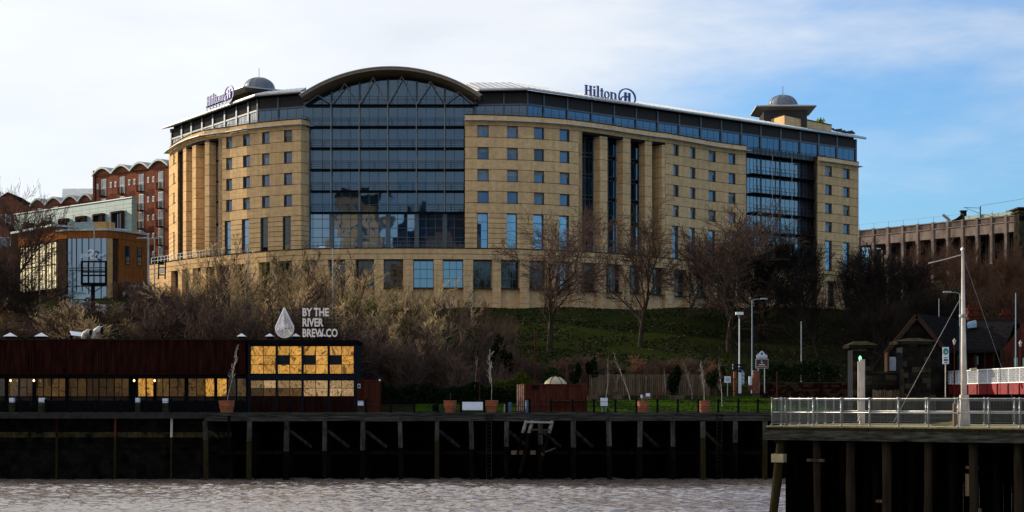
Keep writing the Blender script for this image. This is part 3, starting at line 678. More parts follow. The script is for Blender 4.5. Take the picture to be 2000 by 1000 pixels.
# domed turrets
def turret(cx, cy, rot, wall_m, zb, top_m='dome'):
    t = math.radians(rot)
    def sq(h, z): return [(cx+h*math.cos(t+math.pi/4+math.pi/2*i), cy+h*math.sin(t+math.pi/4+math.pi/2*i), z) for i in range(4)]
    mb = MB(); mb.hexa(sq(5.0, zb)+sq(5.0, 54.5)); o = mb.build('turret', wall_m, hotel)
    MB().hexa(sq(5.3, 54.1)+sq(6.9, 54.55)).build('turret_soffit', 'soffit', o)
    MB().hexa(sq(6.95, 54.56)+sq(6.95, 54.72)).build('turret_eave', 'fascia', o)
    MB().hexa(sq(6.9, 54.73)+sq(2.6, 55.35)).build('turret_roof', 'copperroof', o)
    prof = [(2.55, 55.2), (2.55, 55.45)]+[(2.45*math.cos(a), 55.45+1.75*math.sin(a)) for a in [math.pi/2*i/8 for i in range(8)]]+[(.06, 57.2)]
    MB().lathe((cx, cy, 0), prof, 24).build('dome', top_m, o, smooth=True)
    rb = MB()
    for k in range(12):
        a = 2*math.pi*k/12; rb.tube([(cx+2.48*math.cos(a)*math.cos(b), cy+2.48*math.sin(a)*math.cos(b), 55.45+1.78*math.sin(b)) for b in [math.pi/2*i/6 for i in range(7)]], .035, 4)
    rb.build('dome_seams', top_m, o)
    MB().tube([(cx, cy, 57.1), (cx, cy, 58.7)], .05, 5).build('finial', 'mull', o)
c = v2(1529, 293.5); turret(c.x, c.y, 45-2+45, 'louvre', 50)
c = v2(506, 277.5); turret(c.x, c.y, 45+78, 'darkbrown', 50)
PQ = Path([(1500, 291), (1532, 286.2), (1624, 297)])
mb = MB(); PQ.strip(mb, 1502, 1624, 50, 52.7, 0, -.4); mb.build('plant_screen', 'buff', hotel, fixn=False)
mb = MB(); PQ.strip(mb, 1502, 1624.5, 52.7, 52.85, .1, -.5); mb.build('plant_screen_coping', 'stone_l', hotel, fixn=False)
# tarpaulins and debris lying on the roof end
tp = MB(); r_ = random.Random(5)
for i in range(26):
    px = r_.uniform(1588, 1655); D = 296+(px-1588)*.05; b = W(px, interp(px, [(1588, 247), (1655, 260)]), D); b.z += .1
    s = r_.uniform(.4, 1.1); tp.beam(b, b+Vector((s*1.4, s*.8, r_.uniform(-.15, .3))), .5*s, .25)
tag(tp.build('roof_tarpaulin', 'louvre'), 'crumpled dark grey tarpaulin heaped on the far right end of the hotel roof', 'tarpaulin')
for i, px in enumerate((1597, 1603, 1608)):
    b = W(px, 240.5, 299); b.z = 52.9
    mb = MB(); mb.tube([b+Vector((-.1, 0, 0)), b+Vector((-.1, 0, .45)), b+Vector((0, 0, .75)), b+Vector((0, 0, 1.15)), b+Vector((0, 0, 1.2))], [.08, .1, .17, .2, .07], 8); mb.tube([b+Vector((.12, 0, 0)), b+Vector((.1, 0, .45)), b+Vector((.02, 0, .75))], [.08, .1, .13], 6)
    mb.tube([b+Vector((-.2, 0, 1.1)), b+Vector((-.3, -.1, .8)), b+Vector((-.25, -.25, .6))], [.07, .06, .04], 6); mb.tube([b+Vector((.2, 0, 1.1)), b+Vector((.3, -.1, .8)), b+Vector((.25, -.25, .6))], [.07, .06, .04], 6)
    mb.lathe((b.x, b.y, b.z+1.2), [(.03, 0), (.09, .05), (.11, .15), (.09, .25), (.02, .3)], 8)
    tag(mb.build('person', 'orange' if i != 1 else 'louvre'), ['worker in a hi-vis top, leftmost of the three by the right dome', 'worker in dark clothes between two in hi-vis by the right dome', 'worker in a hi-vis top, rightmost of the three by the right dome'][i], 'person', 'workers on the hotel roof')

# rooftop signs: letters built as solid strokes
def sign(base, dirv, sc, m, label, flip=1):
    root = empty('rooftop_sign', base, label, 'sign', 'rooftop hotel signs'); d = Vector(dirv).normalized(); nrm = Vector((d.y, -d.x, 0))*.18
    def P(s, h): return Vector(base)+d*(s*sc)+Vector((0, 0, h*sc))
    def rect(mb, s0, s1, h0, h1): mb.prism([P(s0, h0), P(s1, h0), P(s1, h1), P(s0, h1)], nrm)
    def ring(mb, cs, ch, rs, rh, ws, wh, a0=0, a1=360, n=28):
        for k in range(n):
            a, b = math.radians(a0+(a1-a0)*k/n), math.radians(a0+(a1-a0)*(k+1)/n)
            mb.prism([P(cs+rs*math.cos(a), ch+rh*math.sin(a)), P(cs+rs*math.cos(b), ch+rh*math.sin(b)), P(cs+(rs-ws)*math.cos(b), ch+(rh-wh)*math.sin(b)), P(cs+(rs-ws)*math.cos(a), ch+(rh-wh)*math.sin(a))], nrm)
    L = MB(); rect(L, .12, .50, .0, 1.42); rect(L, 1.0, 1.38, 0, 1.42); rect(L, .5, 1.0, .68, .78); rect(L, 0, .62, -.003, .09); rect(L, .88, 1.5, -.003, .09); rect(L, 0, .62, 1.36, 1.45); rect(L, .88, 1.5, 1.36, 1.45); L.build('letter', m, root)
    L = MB(); rect(L, 1.78, 2.12, 0, 1.02); rect(L, 1.66, 2.25, -.003, .08); rect(L, 1.66, 2.12, .95, 1.03); ring(L, 1.95, 1.34, .18, .15, .17, .14, n=12); L.build('letter', m, root)
    L = MB(); rect(L, 2.5, 2.86, 0, 1.6); rect(L, 2.38, 3.0, -.003, .08); rect(L, 2.38, 2.86, 1.53, 1.61); L.build('letter', m, root)
    L = MB(); rect(L, 3.3, 3.62, .08, 1.35); rect(L, 3.12, 3.86, .93, 1.03); rect(L, 3.4, 3.88, -.003, .12); L.build('letter', m, root)
    L = MB(); ring(L, 4.5, .5, .55, .53, .26, .10); L.build('letter', m, root)
    L = MB(); rect(L, 5.3, 5.64, 0, 1.02); rect(L, 5.18, 5.78, -.003, .08); rect(L, 5.18, 5.5, .95, 1.03); rect(L, 6.12, 6.46, 0, .75); rect(L, 6.0, 6.6, -.003, .08); ring(L, 5.95, .68, .51, .34, .3, .12, 0, 130, 10); L.build('letter', m, root)
    E = MB(); ring(E, 8.75, .62, 1.85, 1.32, .26, .17, n=40)
    rect(E, 8.15, 8.62, .02, 1.32); rect(E, 8.95, 9.42, .02, 1.32); rect(E, 8.62, 8.95, .6, .8)
    ring(E, 8.55, .12, 1.2, .72, .22, .15, 100, 330, 20); E.build('emblem', m, root)
    fr = MB(); rect(fr, -.2, 10.7, -.16, -.06)
    for k in range(9):
        s = .1+k*1.25; a = P(s, -.1)+nrm*.5; fr.tube([a, a+Vector((0, 0, -.75*1))], .05, 5); b = a-nrm*6; fr.tube([a, Vector((b.x, b.y, a.z-.2))], .04, 5)
    fr.build('sign_frame', 'frame', root)
    return root
a = v2(1141, 255.5); b = v2(1241, 262.6); d = (b-a); sign((a.x, a.y, 50.75), (d.x, d.y, 0), d.length/10.6, 'signblue', 'dark blue rooftop sign reading Hilton with oval emblem, right of the arched roof')
a = v2(405, 264.4); b = v2(458, 255.6); d = (b-a); sign((a.x, a.y, 50.5), (d.x, d.y, 0), d.length/10.6, 'signpurple', 'violet blue rooftop sign reading Hilton beside the left dome, seen almost edge-on')
# ------------------------------------------------------------------ bare trees
def tubes_mesh(name, polys, k=3):
    V = []; Fc = []; base = 0
    for pts, rad in polys:
        n = len(pts); kk = k if rad[0] < .08 else 6
        P = np.array(pts); d = np.gradient(P, axis=0); d /= (np.linalg.norm(d, axis=1, keepdims=True)+1e-9)
        ref = np.array((0, 0, 1.0)) if abs(d[0][2]) < .9 else np.array((1.0, 0, 0))
        u = np.cross(d, ref); u /= (np.linalg.norm(u, axis=1, keepdims=True)+1e-9); w = np.cross(d, u)
        a = 2*math.pi*np.arange(kk)/kk; R = np.array(rad)[:, None, None]
        ring = P[:, None, :]+R*(u[:, None, :]*np.cos(a)[None, :, None]+w[:, None, :]*np.sin(a)[None, :, None])
        V.append(ring.reshape(-1, 3))
        i = np.arange(n-1)[:, None]*kk; j = np.arange(kk)[None, :]; j2 = (j+1) % kk
        Fc.append((np.stack([i+j, i+j2, i+kk+j2, i+kk+j], -1).reshape(-1, 4))+base); base += n*kk
    V = np.concatenate(V); Fc = np.concatenate(Fc)
    me = bpy.data.meshes.new(name); me.vertices.add(len(V)); me.vertices.foreach_set('co', V.ravel()); me.loops.add(Fc.size); me.loops.foreach_set('vertex_index', Fc.ravel().astype(np.int32))
    me.polygons.add(len(Fc)); me.polygons.foreach_set('loop_start', np.arange(0, Fc.size, 4, dtype=np.int32)); me.update(calc_edges=True); me.shade_smooth(); return me
def grow(seed, height, spread, stems=1, r0=.25, first=.25, up=.25, counts=(9, 6, 5, 4), lens=(.45, .5, .5, .5), ang=(50, 45, 40, 40), droop=0, lean=0, taper=.75, twr=.016):
    rr = random.Random(seed); trunk = []; crown = []
    def branch(p, d, L, r, lev):
        n = 6 if lev == 0 else 4 if lev == 1 else 3 if lev == 2 else 2
        pts = [tuple(p)]; rad = [r]; q = Vector(p); dd = Vector(d); ds = [dd.copy()]
        for i in range(n):
            wob = .10 if lev == 0 else .22
            dd = (dd+Vector((rr.gauss(0, wob), rr.gauss(0, wob), rr.gauss(0, wob)*.5+up*(.3 if lev else .1)-droop*(lev > 1)))).normalized()
            q = q+dd*(L/n); pts.append(tuple(q)); rad.append(max(twr*.7, r*(1-taper*(i+1)/n))); ds.append(dd.copy())
        (trunk if lev <= 1 else crown).append((pts, rad))
        if lev >= len(counts): return
        c = counts[lev]
        for j in range(c):
            t = (first if lev == 0 else .2)+(1-(first if lev == 0 else .2))*(j+rr.uniform(.1, .9))/c; t = min(t, .98)
            f = t*n; i = min(int(f), n-1); fr = f-i; a, b = Vector(pts[i]), Vector(pts[i+1]); o = a.lerp(b, fr); ro = rad[i]+(rad[i+1]-rad[i])*fr
            ax = ds[i+1]; an = math.radians(ang[lev]*rr.uniform(.6, 1.25)); az = rr.uniform(0, 2*math.pi)
            s1 = ax.orthogonal().normalized(); s2 = ax.cross(s1); nd = (ax*math.cos(an)+(s1*math.cos(az)+s2*math.sin(az))*math.sin(an)).normalized()
            ln = L*lens[lev]*rr.uniform(.65, 1.25)*(1.15-.55*t if lev == 0 else 1)*(spread if lev == 0 else 1)
            branch(o, nd, ln, max(twr, ro*rr.uniform(.45, .7)), lev+1)
    for s in range(stems):
        a = rr.uniform(0, 6.28); off = Vector((math.cos(a), math.sin(a), 0))*(.25*stems**.5*rr.random() if stems > 1 else 0)
        le = Vector((math.cos(a)*(.12 if stems > 1 else lean), math.sin(a)*(.12 if stems > 1 else lean), 1)).normalized()
        branch(off-Vector((0, 0, .3)), le, height*rr.uniform(.8, 1) if stems > 1 else height, r0*rr.uniform(.6, 1), 0)
    return tubes_mesh('trunk', trunk, 5), tubes_mesh('crown', crown, 3)
PROTO = {}
def proto(key, bark, twig, **kw): a, b = grow(**kw); PROTO[key] = (a, b)
for i, s in enumerate((11, 12, 13)):
    proto('broad%d' % i, None, None, seed=s, height=9.5, spread=1.25, r0=.34, first=.25, up=.22, counts=(13, 9, 7, 4), lens=(.62, .52, .5, .5), ang=(52, 42, 40, 38), lean=.05, twr=.020)
for i, s in enumerate((21, 22, 23)):
    proto('dense%d' % i, None, None, seed=s, height=9.5, spread=1.1, r0=.30, first=.16, up=.30, counts=(17, 10, 7, 4), lens=(.64, .5, .48, .45), ang=(42, 36, 36, 36), twr=.022)
for i, s in enumerate((31, 32, 33, 34)):
    proto('sap%d' % i, None, None, seed=s, height=10, spread=.62, stems=3, r0=.09, first=.2, up=.45, counts=(13, 6, 4), lens=(.42, .42, .42), ang=(28, 30, 34), twr=.019)
for i, s in enumerate((41, 42, 43)):
    proto('shrub%d' % i, None, None, seed=s, height=4.2, spread=1.0, stems=11, r0=.05, first=.15, up=.22, counts=(8, 5, 4), lens=(.50, .48, .45), ang=(32, 38, 42), twr=.016)
for i, s in enumerate((51, 52)):
    proto('birch%d' % i, None, None, seed=s, height=5.2, spread=.50, r0=.06, first=.35, up=.35, counts=(12, 5, 3), lens=(.34, .45, .5), ang=(36, 34, 34), twr=.011)
print('proto', {k: (len(a.vertices), len(b.vertices)) for k, (a, b) in PROTO.items()})
_mc = {}
def mesh_with(me, m):
    k = (me.name, m)
    if k not in _mc: c = me.copy(); c.materials.clear(); c.materials.append(M[m]); _mc[k] = c
    return _mc[k]
def tree(key, loc, sc, rz, bark, twig, label, name='bare_tree', cat='tree', group=None, sz=None):
    root = empty(name, loc, label, cat, group); root.rotation_euler.z = rz; root.scale = (sc, sc, sz or sc)
    for nm, me, m in (('trunk', PROTO[key][0], bark), ('crown', PROTO[key][1], twig)):
        o = bpy.data.objects.new(nm, mesh_with(me, m)); COL.objects.link(o); o.parent = root
    return root
def on(px, D, dz=0): x = X(px, D); return Vector((x, D, H(x, D)+dz))
# measured height of each prototype, to set tree tops
PH = {k: max(v.co.z for v in b.vertices) for k, (a, b) in PROTO.items()}
def tree_top(key, px, D, ytop, **kw):
    b = on(px, D); h = Z(ytop, D)-b.z; s = h/PH[key]; wid = kw.pop('wid', 1); sz = s
    return tree(key, b, s*wid, kw.pop('rz', rng.uniform(0, 6.28)), kw.pop('bark'), kw.pop('twig'), kw.pop('label'), sz=sz, **kw)
tree_top('broad0', 1072, 203, 378, bark='bark', twig='twig', rz=.6, label='spreading bare tree on the grass slope in front of the four upright lower windows', wid=1.2)
tree_top('broad1', 1250, 208, 378, bark='bark', twig='twig', rz=2.2, label='tall bare tree on the grass slope in front of the brick pillars, slim dark trunk', wid=1.05)
tree_top('dense0', 1425, 205, 392, bark='bark', twig='twig', rz=.3, label='very dense bare tree, round crown, at the right end of the grass slope', wid=1.35)
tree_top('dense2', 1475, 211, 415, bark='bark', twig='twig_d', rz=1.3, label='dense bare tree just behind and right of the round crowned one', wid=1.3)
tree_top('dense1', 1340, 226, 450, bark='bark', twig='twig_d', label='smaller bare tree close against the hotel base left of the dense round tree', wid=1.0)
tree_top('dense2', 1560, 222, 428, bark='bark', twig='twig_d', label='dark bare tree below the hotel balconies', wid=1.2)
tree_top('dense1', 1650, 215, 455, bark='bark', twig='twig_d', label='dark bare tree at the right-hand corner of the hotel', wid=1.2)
GW = 'bare trees of the dark wood right of the hotel'
k = 0
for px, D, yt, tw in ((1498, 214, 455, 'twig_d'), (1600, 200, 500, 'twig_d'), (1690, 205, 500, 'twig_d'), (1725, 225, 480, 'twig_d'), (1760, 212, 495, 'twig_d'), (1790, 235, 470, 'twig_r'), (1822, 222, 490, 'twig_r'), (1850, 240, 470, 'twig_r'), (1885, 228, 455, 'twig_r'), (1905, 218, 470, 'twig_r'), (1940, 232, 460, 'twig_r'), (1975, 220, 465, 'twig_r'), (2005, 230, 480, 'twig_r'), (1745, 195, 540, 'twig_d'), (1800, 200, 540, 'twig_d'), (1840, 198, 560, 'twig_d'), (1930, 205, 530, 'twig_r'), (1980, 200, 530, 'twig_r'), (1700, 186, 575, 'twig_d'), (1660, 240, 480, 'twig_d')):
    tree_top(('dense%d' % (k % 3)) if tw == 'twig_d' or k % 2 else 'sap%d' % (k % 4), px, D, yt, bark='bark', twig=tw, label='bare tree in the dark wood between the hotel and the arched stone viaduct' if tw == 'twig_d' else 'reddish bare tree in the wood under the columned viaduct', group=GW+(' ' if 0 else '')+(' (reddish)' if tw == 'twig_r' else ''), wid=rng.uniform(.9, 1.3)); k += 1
# thicket between the bar and the hotel
GT = 'bare saplings of the thicket behind the bar'
tops = [(380, 545), (405, 505), (440, 465), (470, 488), (500, 515), (550, 490), (600, 470), (650, 500), (700, 545), (760, 540), (800, 545), (860, 560), (900, 575), (950, 600), (1000, 640), (1030, 680)]
k = 0
for row, (D, n, dy) in enumerate(((212, 19, 0), (203, 20, 4), (194, 21, 22), (185, 21, 45), (177, 18, 75), (171, 20, 112))):
    for i in range(n):
        px = 378+(640 if row < 5 else 600)*(i+rng.uniform(.1, .9))/n; yt = interp(px, tops)+dy+rng.uniform(-16, 26)
        if row == 0 and i % 6 == 2: yt -= 30
        if Z(yt, D)-H(X(px, D), D) < 1.5: continue
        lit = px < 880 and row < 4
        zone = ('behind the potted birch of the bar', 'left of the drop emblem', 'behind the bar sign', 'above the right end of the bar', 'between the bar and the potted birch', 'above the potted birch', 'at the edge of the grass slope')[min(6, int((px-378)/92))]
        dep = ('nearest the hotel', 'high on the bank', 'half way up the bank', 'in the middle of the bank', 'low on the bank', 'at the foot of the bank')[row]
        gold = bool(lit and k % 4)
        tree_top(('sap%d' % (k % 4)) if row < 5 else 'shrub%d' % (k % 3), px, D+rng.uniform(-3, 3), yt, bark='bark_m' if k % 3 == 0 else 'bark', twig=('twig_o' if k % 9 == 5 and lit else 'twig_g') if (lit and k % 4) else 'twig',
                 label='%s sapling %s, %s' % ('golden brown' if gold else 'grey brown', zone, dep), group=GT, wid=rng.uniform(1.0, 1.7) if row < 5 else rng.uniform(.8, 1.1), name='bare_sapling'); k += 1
# left: scrub along the road
tree_top('dense1', 5, 196, 335, bark='bark', twig='twig', rz=1.0, label='large bare tree at the left edge of the picture', wid=.8)
tree_top('broad0', 60, 186, 505, bark='bark', twig='twig_d', rz=4.0, label='low spreading dark bare tree in front of the glass fronted brown building', wid=1.6)
tree_top('broad1', -15, 190, 470, bark='bark', twig='twig_d', rz=3.0, label='bare tree cut off by the left picture edge below the large one', wid=1.2)
GL = 'bare shrubs beside the slip road'
for i in range(56):
    px = -20+420*(i+rng.uniform(0, 1))/56; D = rng.uniform(176, 212); yt = rng.uniform(575, 635) if px < 260 else rng.uniform(545, 610)
    if D > 196: yt = max(yt-12, 548)
    if 140 < px < 270 and D > 196: D = 190
    tree_top('shrub%d' % (i % 3), px, D, yt, bark='bark', twig='twig' if i % 3 else 'twig_g', label='bare brown shrub on the bank above the dark bar roof', group=GL, wid=rng.uniform(1, 1.5), name='bare_shrub', cat='shrub')
for i_, px_ in enumerate((232, 250, 268, 288)):
    tree_top('shrub%d' % (i_ % 3), px_, 226, 541+i_ % 2*4, bark='bark', twig='twig', label='bare brown shrub half hiding the long white van', group='shrubs before the white van', wid=1.1, name='bare_shrub', cat='shrub')
# saplings on the lawn in front of the fence
for px, D, yt, lab in ((1182, 170, 690, 'slender bare sapling in front of the fence, leftmost of three near its middle'), (1232, 170, 680, 'slender bare sapling in front of the middle of the timber fence'), (1352, 171, 700, 'slender bare sapling before the right end of the timber fence'), (1298, 172, 715, 'short bare sapling by the round evergreen at the timber fence'), (1411, 163, 700, 'thin young tree staked on the lawn left of the small white notice'), (925, 168, 690, 'bare young tree behind the white board on the quay')):
    tree_top('birch%d' % (int(px) % 2), px, D, yt, bark='bark_l', twig='twig', label=lab, name='young_tree', wid=1.0)

for i_ in range(16):
    px_ = 1000+395*(i_+rng.random())/16; tree_top('shrub%d' % (i_ % 3), px_, rng.uniform(181, 187), rng.uniform(682, 712), bark='bark', twig='twig' if i_ % 3 else 'twig_r', label='low bare shrub at the foot of the grass slope behind the fence', group='low shrubs at the foot of the grass slope', wid=rng.uniform(1.2, 1.7), name='bare_shrub', cat='shrub')
def flecks(name, n, m, seed, ls, area):
    r = np.random.RandomState(seed); X0 = r.uniform(area[0], area[1], n); Y0 = r.uniform(area[2], area[3], n); keep = (np.sin(X0*.7+2*np.sin(Y0*.31))+np.sin(Y0*.5+X0*.23)+r.normal(0, .7, n)) > -.1; X0, Y0 = X0[keep], Y0[keep]; n = len(X0)
    P = np.stack([X0, Y0, np.array([hn(a, b) for a, b in zip(X0, Y0)])+.10], 1); a = r.normal(size=(n, 3))*[1, .5, .4]; a /= np.linalg.norm(a, axis=1, keepdims=True); b = np.cross(a, r.normal(size=(n, 3))); b /= np.linalg.norm(b, axis=1, keepdims=True)
    s = ls*r.uniform(.5, 1.5, size=(n, 1)); V = np.stack([P-a*s, P-b*s*.6, P+a*s, P+b*s*.6], 1).reshape(-1, 3); me = bpy.data.meshes.new(name); me.from_pydata(V.tolist(), [], np.arange(4*n).reshape(-1, 4).tolist()); me.materials.append(M[m]); o = bpy.data.objects.new(name, me); COL.objects.link(o); o['kind'] = 'stuff'
flecks('grass_tufts', 26000, 'leaf', 51, .16, (-8, 44, 184, 243)); flecks('leaf_litter', 16000, 'twig', 52, .12, (-8, 44, 184, 243)); flecks('grass_tufts', 9000, 'leaf', 53, .07, (-8, 28, 158.5, 175.5)); flecks('leaf_litter', 5000, 'twig', 54, .06, (-8, 28, 158.5, 175.5))
# leafy evergreens: many small leaf faces through the volume
def leafy(name, px, D, zt, w, dp, n, m, label, seed, ls=.16, cat='bush', px2=None, kind=None, zb=None):
    r = np.random.RandomState(seed); c = on(px, D); z0 = c.z if zb is None else zb; z1 = Z(zt, D); hh = (z1-z0)/2
    nb = max(5, int(w*1.2)); bl = [(r.uniform(-.5, .5)*w, r.uniform(-.35, .35)*dp, r.uniform(-.35, .55)*hh, r.uniform(.25, .5)) for _ in range(nb)]
    P = []
    while len(P) < n:
        b = bl[r.randint(nb)]; v = r.normal(size=3); v /= np.linalg.norm(v); rad = b[3]*r.uniform(.55, 1.08)
        q = np.array([b[0]+v[0]*rad*w*.45, b[1]+v[1]*rad*dp*.6, b[2]+v[2]*rad*hh*1.3])
        if q[2] > -hh and abs(q[0]) < w*.62 and q[2] < hh*1.1: P.append(q)
    P = np.array(P)+np.array([c.x, c.y, z0+hh]); a = r.normal(size=(n, 3)); a /= np.linalg.norm(a, axis=1, keepdims=True); b = np.cross(a, r.normal(size=(n, 3))); b /= np.linalg.norm(b, axis=1, keepdims=True)
    s = ls*r.uniform(.6, 1.3, size=(n, 1)); V = np.stack([P-a*s, P-b*s*.45, P+a*s, P+b*s*.45], 1).reshape(-1, 3)-np.array([c.x, c.y, z0])
    Fi = np.arange(4*n).reshape(-1, 4); me = bpy.data.meshes.new(name); me.from_pydata(V.tolist(), [], Fi.tolist()); me.materials.append(M[m])
    root = empty(name, (c.x, c.y, z0), label, cat)
    o = bpy.data.objects.new('foliage', me); COL.objects.link(o); o.parent = root
    t = MB()
    for j in range(4): t.tube([(c.x+r.uniform(-.15, .15)*w, c.y, z0-.2), (c.x+r.uniform(-.3, .3)*w, c.y+r.uniform(-.2, .2), z0+hh*1.3)], [.07, .02], 5)
    t.build('stem', 'bark', root); return root
leafy('evergreen_bush', 1030, 168, 712, 4.4, 2.5, 3600, 'leaf_y', 'bright yellow green bush behind the rust red shipping container', 1)
leafy('evergreen_bush', 985, 169, 735, 3.4, 2.4, 2400, 'leaf_y', 'low yellow green bush right of the potted birch beside the shipping container', 2)
leafy('evergreen_bush', 965, 184, 640, 4.0, 3, 3000, 'leaf_d', 'tall dark evergreen bush at the foot of the grass slope, edge of the thicket', 3)
leafy('evergreen_bush', 1140, 176, 700, 2.2, 2, 1500, 'leaf_d', 'upright dark evergreen at the left end of the timber fence', 4)
leafy('evergreen_bush', 1324, 173, 708, 2.1, 2, 1500, 'leaf_d', 'round dark evergreen standing before the timber fence', 5)
leafy('evergreen_bush', 1398, 176, 715, 1.8, 2, 1200, 'leaf_d', 'dark evergreen between the timber fence and the small white notice', 6)
leafy('evergreen_bush', 1095, 178, 712, 3.2, 2, 1800, 'leaf', 'mid green bush behind the cream tent', 7)
leafy('evergreen_bush', 520, 190, 590, 6, 4, 2200, 'leaf_y', 'patch of yellow green ivy leaves in the thicket left of the drop-shaped sign', 8)
leafy('evergreen_bush', 690, 195, 560, 5, 4, 1500, 'leaf_y', 'yellow green leaves in the thicket top right of the bar sign', 9)
leafy('evergreen_bush', 905, 188, 640, 4, 3, 1600, 'leaf', 'dark ivy covered clump in the right half of the thicket', 10)
leafy('evergreen_bush', 640, 180, 650, 5, 3, 1600, 'leaf', 'green ivy covered clump in the thicket directly behind the sign lettering', 11)
leafy('evergreen_bush', 1222, 178, 712, 2.0, 2, 1000, 'leaf_d', 'low dark evergreen just behind the middle of the timber fence', 16)
for i_, (px_, D_, zt_, m_) in enumerate(((415, 200, 575, 'leaf_y'), (455, 192, 600, 'leaf_y'), (560, 205, 575, 'leaf'), (615, 200, 590, 'leaf_y'), (745, 204, 558, 'leaf_y'), (715, 190, 610, 'leaf'), (790, 190, 620, 'leaf'), (850, 196, 600, 'leaf'), (330, 192, 620, 'leaf_y'), (270, 190, 625, 'leaf'))):
    leafy('evergreen_bush', px_, D_, zt_, 3.6, 2.6, 700, m_, ['ivy leaves low on the thicket behind the pot in front of the bar', 'yellow green ivy patch just above the bar roof beside the lone rooflight', 'ivy patch high behind the top of the drop emblem', 'yellow green leaves behind the first sign row', 'yellow green ivy on the highest part of the thicket right of the sign', 'dark ivy right of the bar sign lettering', 'ivy clad stems above the right end of the bar', 'ivy clad stems in the thicket above the small rust container', 'yellow green bush on the bank right of the dark car', 'green bush on the bank below the row of cars'][i_], 30+i_)
def hedge(name, x0, x1, y0, y1, z0, z1, n, m, label, seed, ls=.14):
    r = np.random.RandomState(seed); P = np.stack([r.uniform(x0, x1, n), r.uniform(y0, y1, n), z0+(z1-z0)*(r.uniform(0, 1, n)**.7)], 1)
    P[:, 2] += .25*np.sin(P[:, 0]*1.3)+.15*np.sin(P[:, 0]*3.1); a = r.normal(size=(n, 3)); a /= np.linalg.norm(a, axis=1, keepdims=True); b = np.cross(a, r.normal(size=(n, 3))); b /= np.linalg.norm(b, axis=1, keepdims=True)
    s = ls*r.uniform(.6, 1.3, size=(n, 1)); V = np.stack([P-a*s, P-b*s*.45, P+a*s, P+b*s*.45], 1).reshape(-1, 3); me = bpy.data.meshes.new(name); me.from_pydata(V.tolist(), [], np.arange(4*n).reshape(-1, 4).tolist()); me.materials.append(M[m])
    o = bpy.data.objects.new(name, me); COL.objects.link(o); return tag(o, label, 'hedge')
hedge('hedge', X(738, 168), X(1010, 168), 166.5, 169, 5.9, 8.1, 9000, 'leaf_d', 'long low dark hedge at the foot of the thicket right of the bar', 12)
hedge('hedge', -60, X(395, 172), 169, 175, 6.5, 12.6, 16000, 'leaf_d', 'dark evergreen hedge rising just above the bar roof at the left', 13, ls=.2)
hedge('hedge', X(1490, 176), X(1640, 176), 176, 178, 7.6, 10.5, 5000, 'leaf_d', 'dark hedge behind the low brick wall right of the brown sign', 14)
# undergrowth: uncountable brush over the banks
def brush(name, area, n, m, seed, hmin=.5, hmax=1.6, r=.014, edge=1):
    rr = random.Random(seed); polys = []
    for i in range(n):
        px = area[0]+(area[1]-area[0])*rr.random()**edge; D = rr.uniform(area[2], area[3]); b = on(px, D, -.05); h = rr.uniform(hmin, hmax)
        e = b+Vector((rr.gauss(0, .35)*h, rr.gauss(0, .35)*h, h)); mid = b.lerp(e, .5)+Vector((rr.gauss(0, .1), rr.gauss(0, .1), .1)); polys.append(([tuple(b), tuple(mid), tuple(e)], [r, r*.8, r*.5]))
    me = tubes_mesh(name, polys, 3); me.materials.append(M[m]); o = bpy.data.objects.new(name, me); COL.objects.link(o); o['kind'] = 'stuff'; return o
brush('undergrowth', (380, 1010, 168, 222), 16000, 'twig', 3, .6, 2.2, .02)
brush('undergrowth', (-40, 400, 170, 206), 9000, 'twig', 4, .4, 1.4, .018)
brush('undergrowth', (1290, 2050, 184, 236), 12000, 'twig_d', 5, .4, 1.6, .02, .6)
brush('undergrowth', (1010, 1400, 179, 184), 2500, 'twig', 6, .4, 1.5, .014)
